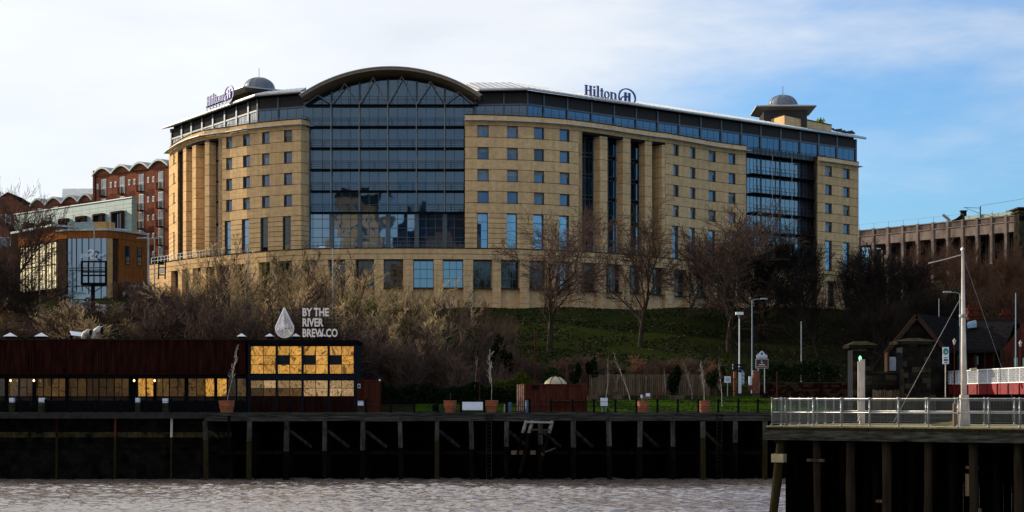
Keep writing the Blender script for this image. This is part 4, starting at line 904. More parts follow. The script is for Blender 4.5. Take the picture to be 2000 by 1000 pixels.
# ------------------------------------------------------------------ red brick apartment block with scalloped roof
ap = empty('apartment_building', (X(256, 293), 293, 22), 'tall red brick apartment block with scalloped roof beside the left end of the hotel', 'apartment block')
BR = Path([(60, 309), (184, 299), (332, 285.5)])
def apart(parent, a, b, ztop, cols, rows, small, bay):
    mb = MB(); BR.strip(mb, a, b, 18, ztop-1.0, 0, -12, 40); mb.build('wall', 'redbrick', parent, fixn=False)
    n = len(bay)-1
    for i in range(n):
        s, e = bay[i], bay[i+1]; w = MB(); P, Q = BR.at(s, .0), BR.at(e, .0); nb = BR.at((s+e)/2, -12)-BR.at((s+e)/2, 0); no = -nb.normalized()
        K = 12; arc = [(t/K, ztop-1.1+1.1*math.sin(math.pi*t/K)) for t in range(K+1)]
        poly = [Vector((P.x, P.y, ztop-1.3))]+[Vector((P.x+(Q.x-P.x)*t, P.y+(Q.y-P.y)*t, z)) for t, z in arc]+[Vector((Q.x, Q.y, ztop-1.3))]
        w.prism(poly, (nb.x, nb.y, 0)); w.build('gable_wall', 'redbrick', parent)
        rf = MB(); i0 = 0
        for t, z in arc:
            A = Vector((P.x+(Q.x-P.x)*t, P.y+(Q.y-P.y)*t)); F_ = A+no*.55
            rf.v += [(F_.x, F_.y, z+.02), (F_.x, F_.y, z+.34), (A.x+nb.x, A.y+nb.y, z+.34), (A.x+nb.x, A.y+nb.y, z+.02)]
        for t in range(K):
            q = 4*t
            for j in range(4): rf.f.append((q+j, q+4+j, q+4+(j+1) % 4, q+(j+1) % 4))
        rf.f += [(0, 1, 2, 3), (4*K+3, 4*K+2, 4*K+1, 4*K)]; rf.build('roof', 'copperroof', parent)
    for c in cols:
        for (z0, z1) in rows:
            hw = 4.6 if ztop > 42 else 4.6
            f = MB(); BR.strip(f, c-hw, c+hw, z0, z1, .06, -.05)
            fo = f.build('window', 'whitepost' if False else 'white', parent, fixn=False)
            for q in (-1, 1):
                for zz in ((z0+.1, (z0+z1)/2-.04), ((z0+z1)/2+.04, z1-.1)):
                    p = MB(); BR.strip(p, c+(q*hw/2)-hw*.36, c+(q*hw/2)+hw*.36, zz[0], zz[1], .085, .05); p.build('pane', 'glass_w', fo, fixn=False)
            if z1-z0 > 2:
                r = MB(); BR.strip(r, c-hw-1, c+hw+1, z0-.12, z0-.02, .5, .06)
                for k in range(11): x = c-hw-.8+(2*hw+1.6)*k/10; BR.strip(r, x-.15, x+.15, z0-.02, z0+.95, .48, .44)
                BR.strip(r, c-hw-1, c+hw+1, z0+.95, z0+1.0, .49, .43); r.build('balconette', 'black', fo, fixn=False)
    for c, zz in small:
        f = MB(); BR.strip(f, c-1.6, c+1.6, zz-.45, zz+.45, .06, -.05); fo = f.build('window', 'white', parent, fixn=False)
        p = MB(); BR.strip(p, c-1.1, c+1.1, zz-.32, zz+.32, .08, .05); p.build('pane', 'glass_w', fo, fixn=False)
R4 = [(40.9, 43.7), (37.8, 40.4), (34.8, 37.5), (31.8, 34.5), (28.8, 31.5)]
apart(ap, 184, 332, 45.4, (203, 239.5, 276.5, 314.5), R4, [(x, z) for x in (191, 217, 226, 253, 263, 290, 300) for z in (42.6, 39.4, 36.4, 33.4, 30.4)], (184, 221, 257.5, 294, 332))
MB().box(X(184, 299)-.1, X(184, 299)+.2, 298.4, 310, 40, 45.3).build('end_wall', 'redbrick', ap)
MB().tube([W(186, 350, 298.8), W(181, 350, 298.6)], .06, 5).build('gutter_spout', 'mull', ap)
al = empty('apartment_building', (X(120, 304), 304, 22), 'lower red brick apartment wing with scalloped roof, stepping down left of the tall block', 'apartment block')
apart(al, 40, 183.6, 41.3, (78, 109.5, 143, 177), [(38.4, 39.9)], [(x, 38.9) for x in (61, 92, 99, 125, 132, 159, 166)], (62, 93, 125, 157, 183.6)) if False else apart(al, 62, 183.6, 41.3, (78, 109.5, 143, 174), [(38.3, 39.9)], [(x, 38.7) for x in (90, 98, 122, 131, 155, 164)], (62, 92, 124, 156, 183.6))
# pale monopitch roof behind
mb = MB(); a, b = W(121, 386, 322), W(186, 386, 318); mb.hexa([a, b, b+Vector((0, 10, 0)), a+Vector((0, 10, 0)), a+Vector((0, .5, 1.7)), b+Vector((0, .5, 1.7)), b+Vector((0, 10, 1.9)), a+Vector((0, 10, 1.9))])
plb = empty('rooftop_block', (a.x, a.y, 22), 'pale grey sloping metal roof showing above the scalloped brick wing', 'building')
mb.build('roof', 'roof', plb); MB().box(a.x, b.x, 323, 331, 20, a.z).build('wall', 'redbrick', plb)
# gabled brick houses at the far left
for px0, px1, D, ye, ya, lab in ((-30, 62, 322, 408, 378, 'brown brick gabled building at the far left behind the large bare tree'), (-45, 22, 300, 452, 430, 'dark brick building low at the left picture edge behind the bare branches')):
    x0, x1 = X(px0, D), X(px1, D); ze, za = Z(ye, D), Z(ya, D); g = empty('gabled_building', ((x0+x1)/2, D, 22), lab, 'building')
    MB().box(x0, x1, D, D+9, 18, ze).build('wall', 'redbrick', g)
    mb = MB(); xm = (x0+x1)/2; mb.prism([(x0, D, ze), (x1, D, ze), (xm, D, za)], (0, 9, 0)); mb.build('gable', 'redbrick', g)
    for s in (0, 1):
        e = x0-.5 if s == 0 else x1+.5; rf = MB(); rf.hexa([(e, D-.4, ze-.3), (xm, D-.4, za), (xm, D+9.4, za), (e, D+9.4, ze-.3), (e, D-.4, ze-.05), (xm, D-.4, za+.25), (xm, D+9.4, za+.25), (e, D+9.4, ze-.05)]); rf.build('roof', 'slate', g)
    for k in range(5):
        x = x0+(x1-x0)*(k+.5)/5; f = MB().box(x-.5, x+.5, D-.05, D+.1, ze-2.6, ze-1.0).build('window', 'white', g); MB().box(x-.38, x+.38, D-.08, D-.055, ze-2.5, ze-1.1).build('pane', 'glass', f)
# copper clad block
GP = Path([(28, 306), (258, 279.5)])
gb = empty('copper_clad_building', (X(150, 290), 290, 22), 'pale green copper clad building with brown window boxes below the red brick block', 'building')
ZG = 38.6
mb = MB(); GP.strip(mb, 28, 258, 20, ZG, 0, -.9, 40); mb.build('wall', 'copper', gb, fixn=False)
k = 0
for r in range(13):
    for c in range(14):
        a, b = 28+230*c/14, 28+230*(c+1)/14; z0 = 29.9+r*.65
        mb = MB(); GP.strip(mb, a+.12, b-.12, z0+.015, z0+.635, .07, 0); mb.build('panel', 'copper', gb, fixn=False)
for px, w in ((60, 7), (94, 7.5), (128, 8), (162, 8.5), (197, 9), (234, 10)):
    zt = ZG-1.9
    f = MB(); GP.strip(f, px-w, px-w+1.4, zt-3.1, zt, .7, .0); GP.strip(f, px+w-1.4, px+w, zt-3.1, zt, .7, .0); GP.strip(f, px-w+1.4, px+w-1.4, zt-.3, zt, .7, .0); GP.strip(f, px-w+1.4, px+w-1.4, zt-3.1, zt-2.9, .7, .0); fo = f.build('window', 'darkbrown', gb, fixn=False)
    p = MB(); GP.strip(p, px-w+1.4, px+w-1.4, zt-2.9, zt-.3, .16, .08); p.build('pane', 'glass', fo, fixn=False)
    p = MB(); GP.strip(p, px-1, px+1, zt-2.9, zt-.3, .22, .17); p.build('mullion', 'darkbrown', fo, fixn=False)
for px in (180, 188, 215, 246, 222):
    p = MB(); GP.strip(p, px-1.6, px+1.6, ZG-2.7, ZG-1.8, .12, .0); p.build('window', 'glass_w', gb, fixn=False)
mb = MB(); GP.strip(mb, 27, 259, ZG, ZG+.15, .15, -1.0, 40); mb.build('coping', 'fascia', gb, fixn=False)
# brown glass-fronted building
gr = empty('glass_fronted_building', (-57, 236, 22), 'brown clad two storey building with curved glass front, white lettering and roof terrace', 'building')
L1 = Path([(36, 244.5), (111, 234)]); R1 = Path([(111, 234), (131, 232.5), (208, 231.5), (232, 233), (288, 239)])
ZL = 28.9
mb = MB(); L1.strip(mb, 38, 111, 17, ZL+.7, -.5, -9, 60); R1.strip(mb, 111, 287, 17, ZL, -.4, -7, 20); mb.build('core_wall', 'darkbrown', gr, fixn=False)
mb = MB(); L1.strip(mb, 36, 111.5, ZL-1.1, ZL+.7, .05, -1, 60); mb.build('fascia', 'brownclad', gr, fixn=False)
mb = MB(); L1.strip(mb, 33, 113, ZL+.7, ZL+.95, .9, -10, 60); R1.strip(mb, 111, 289, ZL-.02, ZL+.2, .25, -8, 20); mb.build('roof', 'fascia', gr, fixn=False)
for a, b in ((39, 48), (50, 60), (63, 74), (77, 87), (91, 99), (102, 109)):
    f = MB(); L1.strip(f, a-1.0, a+.3, 21, ZL-1.1, .02, -.5, 60); fo = f.build('window', 'darkbrown', gr, fixn=False)
    p = MB(); L1.strip(p, a+.4, b, 21.5, ZL-1.3, -.02, -.2, 60); p.build('pane', 'yellowwin', fo, fixn=False)
    p = MB(); L1.strip(p, (a+b)/2-.3, (a+b)/2+.3, 21.5, ZL-1.3, .02, -.1, 60); L1.strip(p, a+.4, b, 24.6, 24.75, .02, -.1); p.build('glazing_bar', 'darkbrown', fo, fixn=False)
mb = MB(); R1.strip(mb, 111, 288, ZL-1.0, ZL-.03, .05, -.5, 12); mb.build('fascia', 'brownclad', gr, fixn=False)
for i in range(2):
    mb = MB(); R1.strip(mb, 112+i*9, 120.6+i*9, 19, ZL-1.02, 0, -.5); mb.build('panel', 'darkbrown', gr, fixn=False)
xs = [131.5, 140, 149, 160, 173, 184, 197, 208.5]; f = MB()
for c in xs: R1.strip(f, c-.4, c+.4, 19, ZL-1.02, .02, -.3)
for z in (21.6, 23.7, 24.0): R1.strip(f, 131.5, 208.5, z-.05, z+.05, .03, -.3)
fo = f.build('glass_front', 'frame', gr, fixn=False)
for a, b in zip(xs, xs[1:]):
    for z0, z1 in ((19, 21.6), (21.6, 24.0), (24.0, ZL-1.02)):
        p = MB(); R1.strip(p, a, b, z0, z1, -.08, -.15); p.build('pane', 'glass_b', fo, fixn=False)
mb = MB(); R1.strip(mb, 209, 220, 19, ZL-1.02, .0, -.4); mb.build('panel', 'tanclad', gr, fixn=False)
mb = MB(); R1.strip(mb, 220.5, 231, 19, ZL-1.02, -.15, -.5); mb.build('panel', 'darkbrown', gr, fixn=False)
cols = [232, 243, 254, 267.5, 278, 288]
for i in range(5):
    for z0, z1 in ((19, 24.3), (24.33, ZL-1.02)):
        mb = MB(); R1.strip(mb, cols[i]+.1, cols[i+1]-.1, z0, z1, .0, -.4); mb.build('panel', 'brownclad', gr, fixn=False)
for a, b in ((244, 253), (267, 276)):
    for z0, z1 in ((24.6, 27.1), (20.8, 22.4)):
        f = MB(); R1.strip(f, a, b, z0, z1, .05, 0); fo2 = f.build('window', 'darkbrown', gr, fixn=False)
        p = MB(); R1.strip(p, a+1, b-1, z0+.1, z1-.1, .07, .05); p.build('pane', 'glass', fo2, fixn=False)
for i in range(9):
    a = 129+i*11; mb = MB(); R1.strip(mb, a, a+10.5, ZL+.25, ZL+1.15, -.3, -.34); mb.build('glass_balustrade', 'copper' if i < 5 else 'tanclad', gr, fixn=False)
MB().box(X(194, 238), X(212, 238), 238, 241, ZL, ZL+1.7).build('stair_enclosure', 'tanclad', gr)
# lettering helper (flat print made solid)
def text(body, p, dirv, h, m, name='lettering', parent=None, sx=1, ext=.04, shear=0, bold=0, align='LEFT', up=(0, 0, 1)):
    cu = bpy.data.curves.new('t', 'FONT'); cu.body = body; cu.size = 1; cu.extrude = .5; cu.shear = shear; cu.offset = bold; cu.align_x = align; cu.resolution_u = 2
    to = bpy.data.objects.new('t', cu); COL.objects.link(to); bpy.context.view_layer.update()
    me = bpy.data.meshes.new_from_object(to.evaluated_get(bpy.context.evaluated_depsgraph_get())); bpy.data.objects.remove(to); me.name = name
    d = Vector(dirv).normalized(); u = Vector(up); n = d.cross(u).normalized(); sc = h/.72; o3 = Vector(p)-org(parent)
    for v in me.vertices:
        q = d*(v.co.x*sc*sx)+u*(v.co.y*sc)+n*(v.co.z*ext); v.co = q
    me.materials.clear(); me.materials.append(M[m]); o = bpy.data.objects.new(name, me); COL.objects.link(o); o.location = o3
    if parent: o.parent = parent
    ORG[o.name] = Vector(p); return o
text('great', W(157.5, 501, 231), (1, 0, 0), .55, 'white', parent=gr, sx=.85)
text('run', W(184, 501, 231), (1, 0, 0), .55, 'white', parent=gr, sx=1.1, shear=.4)
mb = MB(); pts = [(172, 491), (177, 488.5), (182, 491), (181, 496), (177, 500), (179, 504), (186, 506), (191, 506)]
mb.tube([W(a, b, 231) for a, b in pts], [.05, .12, .16, .14, .12, .14, .12, .05], 5); mb.build('swoosh_emblem', 'white', gr)
# low white wall / van, billboard frame, banner
# cars on the slip road
def car(loc, rz, body, label, hgt=1.0):
    r = empty('parked_car', loc, label, 'car', 'cars on the slip road'); r.rotation_euler.z = rz; o3 = Vector(loc)
    def B(mb, nm, m, p=r, smooth=False): return mb.build(nm, m, p, smooth=smooth)
    def T(x, y, z): return (o3.x+x, o3.y+y, o3.z+z)
    mb = MB(); w = .86; prof = [(-2.1, .35), (-2.15, .62), (-1.95, .86), (-1.2, .93), (-.55, 1.38*hgt), (.75, 1.42*hgt), (1.55, .98), (2.05, .88), (2.12, .4)]
    low = [T(x, -w, z) for x, z in prof]; mb.prism(low, (0, 2*w, 0)); body_o = B(mb, 'body', body)
    g = MB(); gp = [(-1.05, .95), (-.50, 1.30*hgt), (.70, 1.34*hgt), (1.35, 1.0)]
    g.prism([T(x, -w-.01, z) for x, z in gp], (0, .03, 0)); g.prism([T(x, w-.02, z) for x, z in gp], (0, .03, 0)); B(g, 'side_windows', 'carglass')
    g = MB(); g.hexa([T(-1.2, -w+.1, .94), T(-1.2, w-.1, .94), T(-.57, w-.15, 1.36*hgt), T(-.57, -w+.15, 1.36*hgt), T(-1.24, -w+.1, .96), T(-1.24, w-.1, .96), T(-.61, w-.15, 1.39*hgt), T(-.61, -w+.15, 1.39*hgt)]); B(g, 'windscreen', 'carglass')
    for x in (-1.3, 1.3):
        for y in (-w, w):
            t = MB(); t.tube([T(x, y-.11, .32), T(x, y+.11, .32)], .32, 12); wo = B(t, 'wheel', 'tyre'); t = MB(); t.tube([T(x, y-.12, .32), T(x, y+.12, .32)], .18, 8); t.build('rim', 'steel', wo)
    for y in (-.6, .6):
        t = MB(); t.box(o3.x-2.17, o3.x-2.08, o3.y+y-.16, o3.y+y+.16, o3.z+.6, o3.z+.74); B(t, 'headlight', 'white'); t = MB(); t.box(o3.x+2.06, o3.x+2.13, o3.y+y-.14, o3.y+y+.14, o3.z+.7, o3.z+.85); B(t, 'tail_light', 'red')
    return r
for px, D, rz, b, lab, hg in ((150, 210, .25, 'carw', 'white car on the slip road just right of the teal banner', 1), (172, 208.5, .2, 'cars', 'silver car behind the empty billboard post', 1), (203, 204, 2.0, 'carw', 'pale car facing the river, brightest of the cars, left of a dark one', 1.0), (226, 203, .1, 'card', 'dark car right of the bright pale car', 1), (252, 202, .1, 'cars', 'silver grey car at the right end of the row of cars', 1), (150, 226, .3, 'cars', 'silver car parked at the foot of the glass fronted building', 1)):
    p = on(px, D, .12); car(p, rz, b, lab, hg)
va = empty('parked_van', on(262, 233.5, -.2), 'long white van parked before the brown building right of its glass front', 'van'); p = Vector(va.location)
mb = MB(); mb.prism([(p.x-1.6, p.y, p.z+.3), (p.x+1.7, p.y, p.z+.3), (p.x+1.7, p.y, p.z+1.85), (p.x-.7, p.y, p.z+1.9), (p.x-1.3, p.y, p.z+1.15), (p.x-1.6, p.y, p.z+1.0)], (0, 1.8, 0)); mb.build('body', 'carw', va)
for x in (-1, 1.1): MB().tube([(p.x+x, p.y-.02, p.z+.35), (p.x+x, p.y+.2, p.z+.35)], .34, 10).build('wheel', 'tyre', va)
MB().prism([(p.x-1.2, p.y-.02, p.z+1.15), (p.x-.7, p.y-.02, p.z+1.7), (p.x-.3, p.y-.02, p.z+1.7), (p.x-.3, p.y-.02, p.z+1.15)], (0, .03, 0)).build('side_window', 'carglass', va)
bf = empty('billboard_frame', on(181, 186), 'empty black billboard frame on a single post by the slip road', 'billboard'); D = 186
MB().beam(W(181.5, 640, D), W(181.5, 555, D), .35).build('post', 'black', bf)
mb = MB()
for y in (511, 531, 538, 555): mb.beam(W(160, y, D), W(207, y, D), .16 if y < 550 else .3)
for x in (160, 207): mb.beam(W(x, 510, D-.01), W(x, 557, D-.01), .2)
for x in (172, 183, 195): mb.beam(W(x, 511, D+.3), W(x, 555, D+.3), .07)
for x, s in ((163, -1), (205, 1)): mb.beam(W(181, 572, D), W(x, 556, D), .08)
mb.build('frame', 'black', bf)
b2 = empty('sign_frame', on(316, 214), 'small black sign frame with white lettered boards by the end of the hotel podium', 'sign'); D = 214
mb = MB()
for x in (309.5, 322.5): mb.beam(W(x, 545, D), W(x+.8, 512, D), .14)
for y in (512, 523, 537): mb.beam(W(309.5, y, D-.02), W(323, y, D-.02), .14)
mb.build('frame', 'black', b2)
for y in (514, 526, 530): MB().box(X(311, D), X(321, D), D-.1, D-.04, Z(y+3.4, D), Z(y, D)).build('board', 'whiteb' if y > 520 else 'frame', b2)
bn = empty('banner', on(141, 196), 'tall slim teal feather banner beside the slip road', 'banner'); D = 196
MB().tube([W(139.5, 600, D), W(139.5, 520, D)], .04, 5).build('pole', 'greypole', bn)
MB().prism([W(139.8, 588, D), W(143, 585, D), W(143.4, 535, D), W(141.5, 520, D), W(139.8, 522, D)], (0, .05, 0)).build('flag', 'teal', bn)

# street lamps
def lamp(px, D, ytop, label, arm=None, m='greypole', double=False, base=None, head='greypole', group='street lamps', cam_=False, r=.07):
    b = on(px, D) if base is None else Vector((X(px, D), D, base)); zt = Z(ytop, D); root = empty('street_lamp', b, label, 'street lamp', group)
    MB().tube([b, b+Vector((0, 0, 1.2)), (b.x, b.y, zt)], [r*1.5, r*1.1, r*.7], 8).build('pole', m, root)
    for s in ((-1, 1) if double else (arm,) if arm else ()):
        e = Vector((b.x+s*1.15, b.y-.1, zt+.1)); MB().tube([(b.x, b.y, zt-.05), (b.x+s*.4, b.y-.05, zt+.08), e], .04, 6).build('arm', m, root)
        MB().hexa([e+Vector((-.38, -.14, -.04)), e+Vector((.38, -.14, -.04)), e+Vector((.38, .14, -.04)), e+Vector((-.38, .14, -.04)), e+Vector((-.3, -.1, .09)), e+Vector((.3, -.1, .09)), e+Vector((.3, .1, .09)), e+Vector((-.3, .1, .09))]).build('lamp_head', head, root)
    if cam_:
        MB().box(b.x-.38, b.x+.38, b.y-.3, b.y+.1, zt, zt+.28).build('camera_housing', 'white', root); MB().lathe((b.x, b.y-.1, zt-.35), [(.05, 0), (.15, .1), (.17, .3), (.1, .35)], 10).build('camera_dome', 'mull', root)
    return root
lamp(78, 200, 476, 'street lamp at the left standing before the tall yellow lit windows', 1, double=True)
lamp(184, 196, 437, 'tall street lamp rising in front of the glass front with white lettering', -1)
lamp(288.5, 228, 456, 'street lamp nearest the end of the red brick block, arm to the left', -1)
lamp(291, 224, 467, 'double headed street lamp beside the hotel podium corner', double=True)
lamp(302, 226, 466, 'single street lamp just left of the hotel podium corner', -1)
lamp(485, 196, 492, 'street lamp among golden saplings left of the drop-shaped sign', -1)
lamp(650, 192, 485, 'street lamp rising from the thicket above the bar sign lettering', -1, head='white')
lamp(921, 214, 538, 'street lamp at the top of the grass slope below the arched roof right end', -1)
lamp(1444, 178, 615, 'white post carrying a security camera above the blue doorway', cam_=True, m='white', base=7.4, group='poles by the brown sign')
lamp(1469, 176, 586, 'blue grey pole with small top lamp right of the white camera post', 1, m='bluepole', base=7.4, group='poles by the brown sign')
lamp(1565, 184, 628, 'plain slim grey post alone on the dark bank', m='greypole', base=8)
lamp(1875, 158, 573, 'street lamp with arm to the left beside the white mast', -1, m='bluepole', base=7.5)
lamp(1834, 163, 583, 'slim pale pole rising behind the slate gable roof', m='bluepole', base=7.5, r=.05)
lamp(1984, 150, 572, 'slim blue grey pole near the right picture edge before the red gable', m='bluepole', base=7.5, r=.06)
lamp(1600, 178, 705, 'short thin post behind the low brick wall', m='greypole', base=7.5, r=.04)
# ------------------------------------------------------------------ container bar on the quay
bar = empty('container_bar', (-36, 156, 5.7), 'long dark rust container bar with glazed ground floor on the quay', 'bar')
YB = 156.0
def corr(mb, x0, x1, y, z0, z1, pitch=.28, d=.045):   # corrugated sheet facing the river
    x = x0; i0 = len(mb.v); xs = []
    while x < x1-.01:
        for f, dd in ((0, 0), (.3, 0), (.45, d), (.85, d)): xs.append((x+f*pitch, y+dd))
        x += pitch
    xs.append((x1, y))
    xs = [p for p in xs if p[0] <= x1]
    for (a, b) in xs: mb.v += [(a, b, z0), (a, b, z1)]
    for k in range(len(xs)-1): i = i0+2*k; mb.f.append((i, i+2, i+3, i+1))
def container(x0, x1, y0, z0, h, m, name='container', parent=None, depth=2.4, doors=False):
    fr = MB(); t = .14
    for x in (x0, x1-t): fr.box(x, x+t, y0-.02, y0+.12, z0, z0+h)
    fr.box(x0+t, x1-t, y0-.02, y0+.1, z0, z0+t); fr.box(x0+t, x1-t, y0-.02, y0+.1, z0+h-t*.8, z0+h)
    fr.box(x0, x1, y0+.12, y0+depth, z0, z0+h)
    o = fr.build(name, m, parent)
    sh = MB(); corr(sh, x0+t, x1-t, y0+.03, z0+t, z0+h-t*.8); sh.build('corrugated_panel', m, o, fixn=False)
    return o
xb = [X(-60, YB), X(60, YB), X(268, YB), X(482, YB)]
cx = [X(p, YB) for p in (-62, 62, 198, 338, 480)]
for a, b in zip(cx, cx[1:]): container(a+.03, b-.03, YB, 9.0, 3.1, 'rust_dark', parent=bar)
MB().box(cx[0], cx[-1], YB+.15, YB+9, 12.1, 12.17).build('flat_roof', 'stone_l', bar)
# canopy rails and ground floor
MB().box(cx[0], X(268, YB), YB-1.0, YB-.02, 8.80, 8.88).build('awning_rail', 'black', bar); MB().box(X(268, YB), X(480, YB), YB-1.0, YB-.02, 8.74, 8.81).build('awning_rail', 'black', bar)
MB().box(cx[0], X(486, YB), YB+.6, YB+8, 5.7, 8.98).build('inner_wall', 'core', bar)
pan = [(-20, 10, 'refldim'), (14, 33, 'refldim'), (36, 64, 'refldim'), (68, 97, 'refldim'), (99, 126, 'refldim'), (132, 166, 'refldim'), (168, 190, 'refldim'), (192, 220, 'refldim'), (222, 250, 'refldim'), (268, 282, 'reflglow'), (285, 298, 'reflglow'), (304, 328, 'refldim'), (330, 361, 'refldim'), (366, 398, 'refldim'), (400, 419, 'reflglow'), (423, 441, 'reflglow'), (444, 459, 'refldim'), (462, 480, 'refldim')]
for a, b, g in pan:
    f = MB(); x0, x1 = X(a, YB), X(b, YB); y = YB+.45
    f.box(x0-.08, x0, y-.05, y+.1, 6.2, 8.75); f.box(x1, x1+.08, y-.05, y+.1, 6.2, 8.75); f.box(x0, x1, y-.05, y+.1, 8.65, 8.75); f.box(x0, x1, y-.05, y+.1, 7.0, 7.1)
    if b-a > 20: f.box((x0+x1)/2-.03, (x0+x1)/2+.03, y-.05, y+.1, 7.1, 8.65)
    if b-a > 24: f.box(x0, (x0+x1)/2-.03, y-.05, y+.1, 7.85, 7.9)
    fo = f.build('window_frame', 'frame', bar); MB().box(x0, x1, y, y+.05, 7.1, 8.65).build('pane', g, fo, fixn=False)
    MB().box(x0, x1, y-.02, y+.05, 6.2, 7.0).build('lower_board', 'darkbrown', bar)
for px in (-40, 12, 66, 130, 254, 260, 302, 363, 421, 483): MB().box(X(px, YB)-.12, X(px, YB)+.12, YB-.05, YB+.15, 5.7, 9.0).build('post', 'black', bar)
# terrace front boards
tb = [-62, 0, 60, 130, 200, 262, 330, 400, 480]
for a, b in zip(tb, tb[1:]): MB().box(X(a, 153.6)+.04, X(b, 153.6)-.04, 153.6, 153.68, 5.75, 6.72).build('terrace_board', 'black', bar)
# right two-storey glazed part
gx0, gx1 = X(485, YB), X(695, YB)
MB().box(gx0+.05, gx1-.05, YB+.5, YB+6, 5.7, 11.9).build('inner_wall', 'core', bar)
MB().box(gx0-.05, gx1+.05, YB-.12, YB+6, 11.72, 12.05).build('flat_roof', 'black', bar)
MB().box(gx0, gx1, YB-.10, YB+.6, 8.55, 8.95).build('floor_beam', 'frame', bar)
MB().box(gx0, gx1, YB-.05, YB+.5, 5.72, 7.05).build('lower_wall', 'rust_dark', bar)
mods = [(490, 538.5), (542.5, 589), (593, 640), (644, 690.5)]
for px in (486.5, 540.5, 591, 642, 693): MB().box(X(px, YB)-.10, X(px, YB)+.10, YB-.07, YB+.3, 5.75, 11.72).build('post', 'frame', bar)
r5 = random.Random(9)
for a, b in mods:
    for (z0, z1, rows, g) in ((9.08, 11.52, 3, 'reflglow'), (7.1, 8.5, 2, 'refllow')):
        x0, x1 = X(a, YB), X(b, YB); xm = (x0+x1)/2; f = MB(); y = YB+.1
        f.box(x0-.06, x0, y-.05, y+.08, z0-.06, z1+.06); f.box(x1, x1+.06, y-.05, y+.08, z0-.06, z1+.06); f.box(x0, x1, y-.05, y+.08, z1, z1+.06); f.box(x0, x1, y-.05, y+.08, z0-.06, z0)
        f.box(xm-.025, xm+.025, y-.045, y+.06, z0, z1)
        for k in range(1, rows): zz = z0+(z1-z0)*k/rows; f.box(x0, xm-.025, y-.04, y+.06, zz-.02, zz+.02); f.box(xm+.025, x1, y-.04, y+.06, zz-.02, zz+.02)
        fo = f.build('window_frame', 'black', bar)
        for k in range(rows):
            for s in (0, 1):
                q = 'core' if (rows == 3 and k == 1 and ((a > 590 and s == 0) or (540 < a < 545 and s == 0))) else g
                if rows == 2 and a < 545 and k == 0 : q = 'refldim'
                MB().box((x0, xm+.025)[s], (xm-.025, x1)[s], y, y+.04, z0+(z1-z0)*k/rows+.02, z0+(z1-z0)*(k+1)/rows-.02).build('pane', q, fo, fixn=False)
# stools and tables inside silhouettes on the ground floor are seen against the panes
def stool(px, label, grp='bar stools behind the lower right windows'):
    p = Vector((X(px, YB-.9), YB-.9, 5.7)); r = empty('bar_stool', p, label, 'stool', grp)
    MB().lathe((p.x, p.y, 6.95), [(.17, 0), (.19, .03), (.17, .07)], 10).build('seat', 'fencew', r)
    for i in range(4):
        a = math.pi/4+i*math.pi/2; MB().beam((p.x+.22*math.cos(a), p.y+.22*math.sin(a), 5.72), (p.x+.12*math.cos(a), p.y+.12*math.sin(a), 6.96), .035).build('leg', 'black', r)
# light bulbs hung under the awning
for i, px in enumerate((20.5, 66, 262, 302)):
    p = W(px, 743.5, YB-.6); rt = empty('hanging_bulb', p, ['glowing bare bulb at the far left of the bar front', 'glowing bulb, second from the left under the awning', 'glowing bulb left of the golden double doors', 'glowing bulb right of the golden double doors'][i], 'lamp', 'bulbs under the bar awning')
    MB().lathe((p.x, p.y, p.z-.1), [(.02, 0), (.09, .07), (.08, .15), (.03, .22)], 8).build('bulb', 'lampon', rt, smooth=True); MB().tube([p+Vector((0, 0, .1)), (p.x, p.y, 8.82)], .012, 4).build('cable', 'black', rt)
# pale boxes along the terrace edge
for i, (px, w, y0, y1) in enumerate(((22, 10, 777, 797), (81, 13, 777, 797), (268, 9, 777, 799), (322, 11, 778, 799), (437, 7, 790, 803), (704, 12, 783, 804))):
    D = 152.6; x0, x1 = X(px-w/2, D), X(px+w/2, D); z0, z1 = 5.72, Z(y0, D)
    lab = ['pale square lantern box at the far left of the terrace edge', 'pale box on the terrace edge below the second bulb', 'narrow pale box left of the golden doors on the terrace edge', 'pale box right of the golden doors on the terrace edge', 'small white bucket beside the potted tree in front of the bar', 'pale weathered box at the right end of the glazed bar'][i]
    rt = empty('planter_box', (px*0+(x0+x1)/2, D, 5.7), lab, 'box', 'pale boxes along the terrace')
    MB().box(x0, x1, D, D+.55, z0, z1-.42 if z1-z0 > .8 else z1-.05).build('base', 'stone_l' if i != 4 else 'whiteb', rt); MB().box(x0+.03, x1-.03, D+.03, D+.5, z1-.4 if z1-z0 > .8 else z1-.048, z1).build('top', 'whiteb', rt)
# roof furniture
for i, px in enumerate((20, 81, 472, 527, 578, 630)):
    D = 157.5; p = Vector((X(px, D), D, 12.2)); h = .28 if i > 1 else .35; w = .52 if i < 2 else .40
    lab = ['white pyramid rooflight at the far left of the bar roof', 'white pyramid rooflight, second from the left on the bar roof', 'white pyramid rooflight left of the drop emblem', 'white pyramid rooflight below the left side of the drop emblem', 'white pyramid rooflight between the drop emblem and the lettering', 'white pyramid rooflight under the lettering BREW CO'][i]
    rt = empty('rooflight', p, lab, 'rooflight', 'pyramid rooflights on the bar roof')
    MB().box(p.x-w*.6, p.x+w*.6, p.y-w*.6, p.y+w*.6, p.z, p.z+.22).build('kerb', 'frame', rt)
    c = MB(); z = p.z+.225; i0 = 0; c.v += [(p.x-w, p.y-w, z), (p.x+w, p.y-w, z), (p.x+w, p.y+w, z), (p.x-w, p.y+w, z), (p.x, p.y, z+h)]; c.f += [(0, 1, 4), (1, 2, 4), (2, 3, 4), (3, 0, 4), (3, 2, 1, 0)]; c.build('cap', 'white', rt)
D = 158.5
sp = empty('solar_panel', (X(148, D), D, 12.2), 'tilted pale blue rooftop panel beside the ventilation cowls', 'panel')
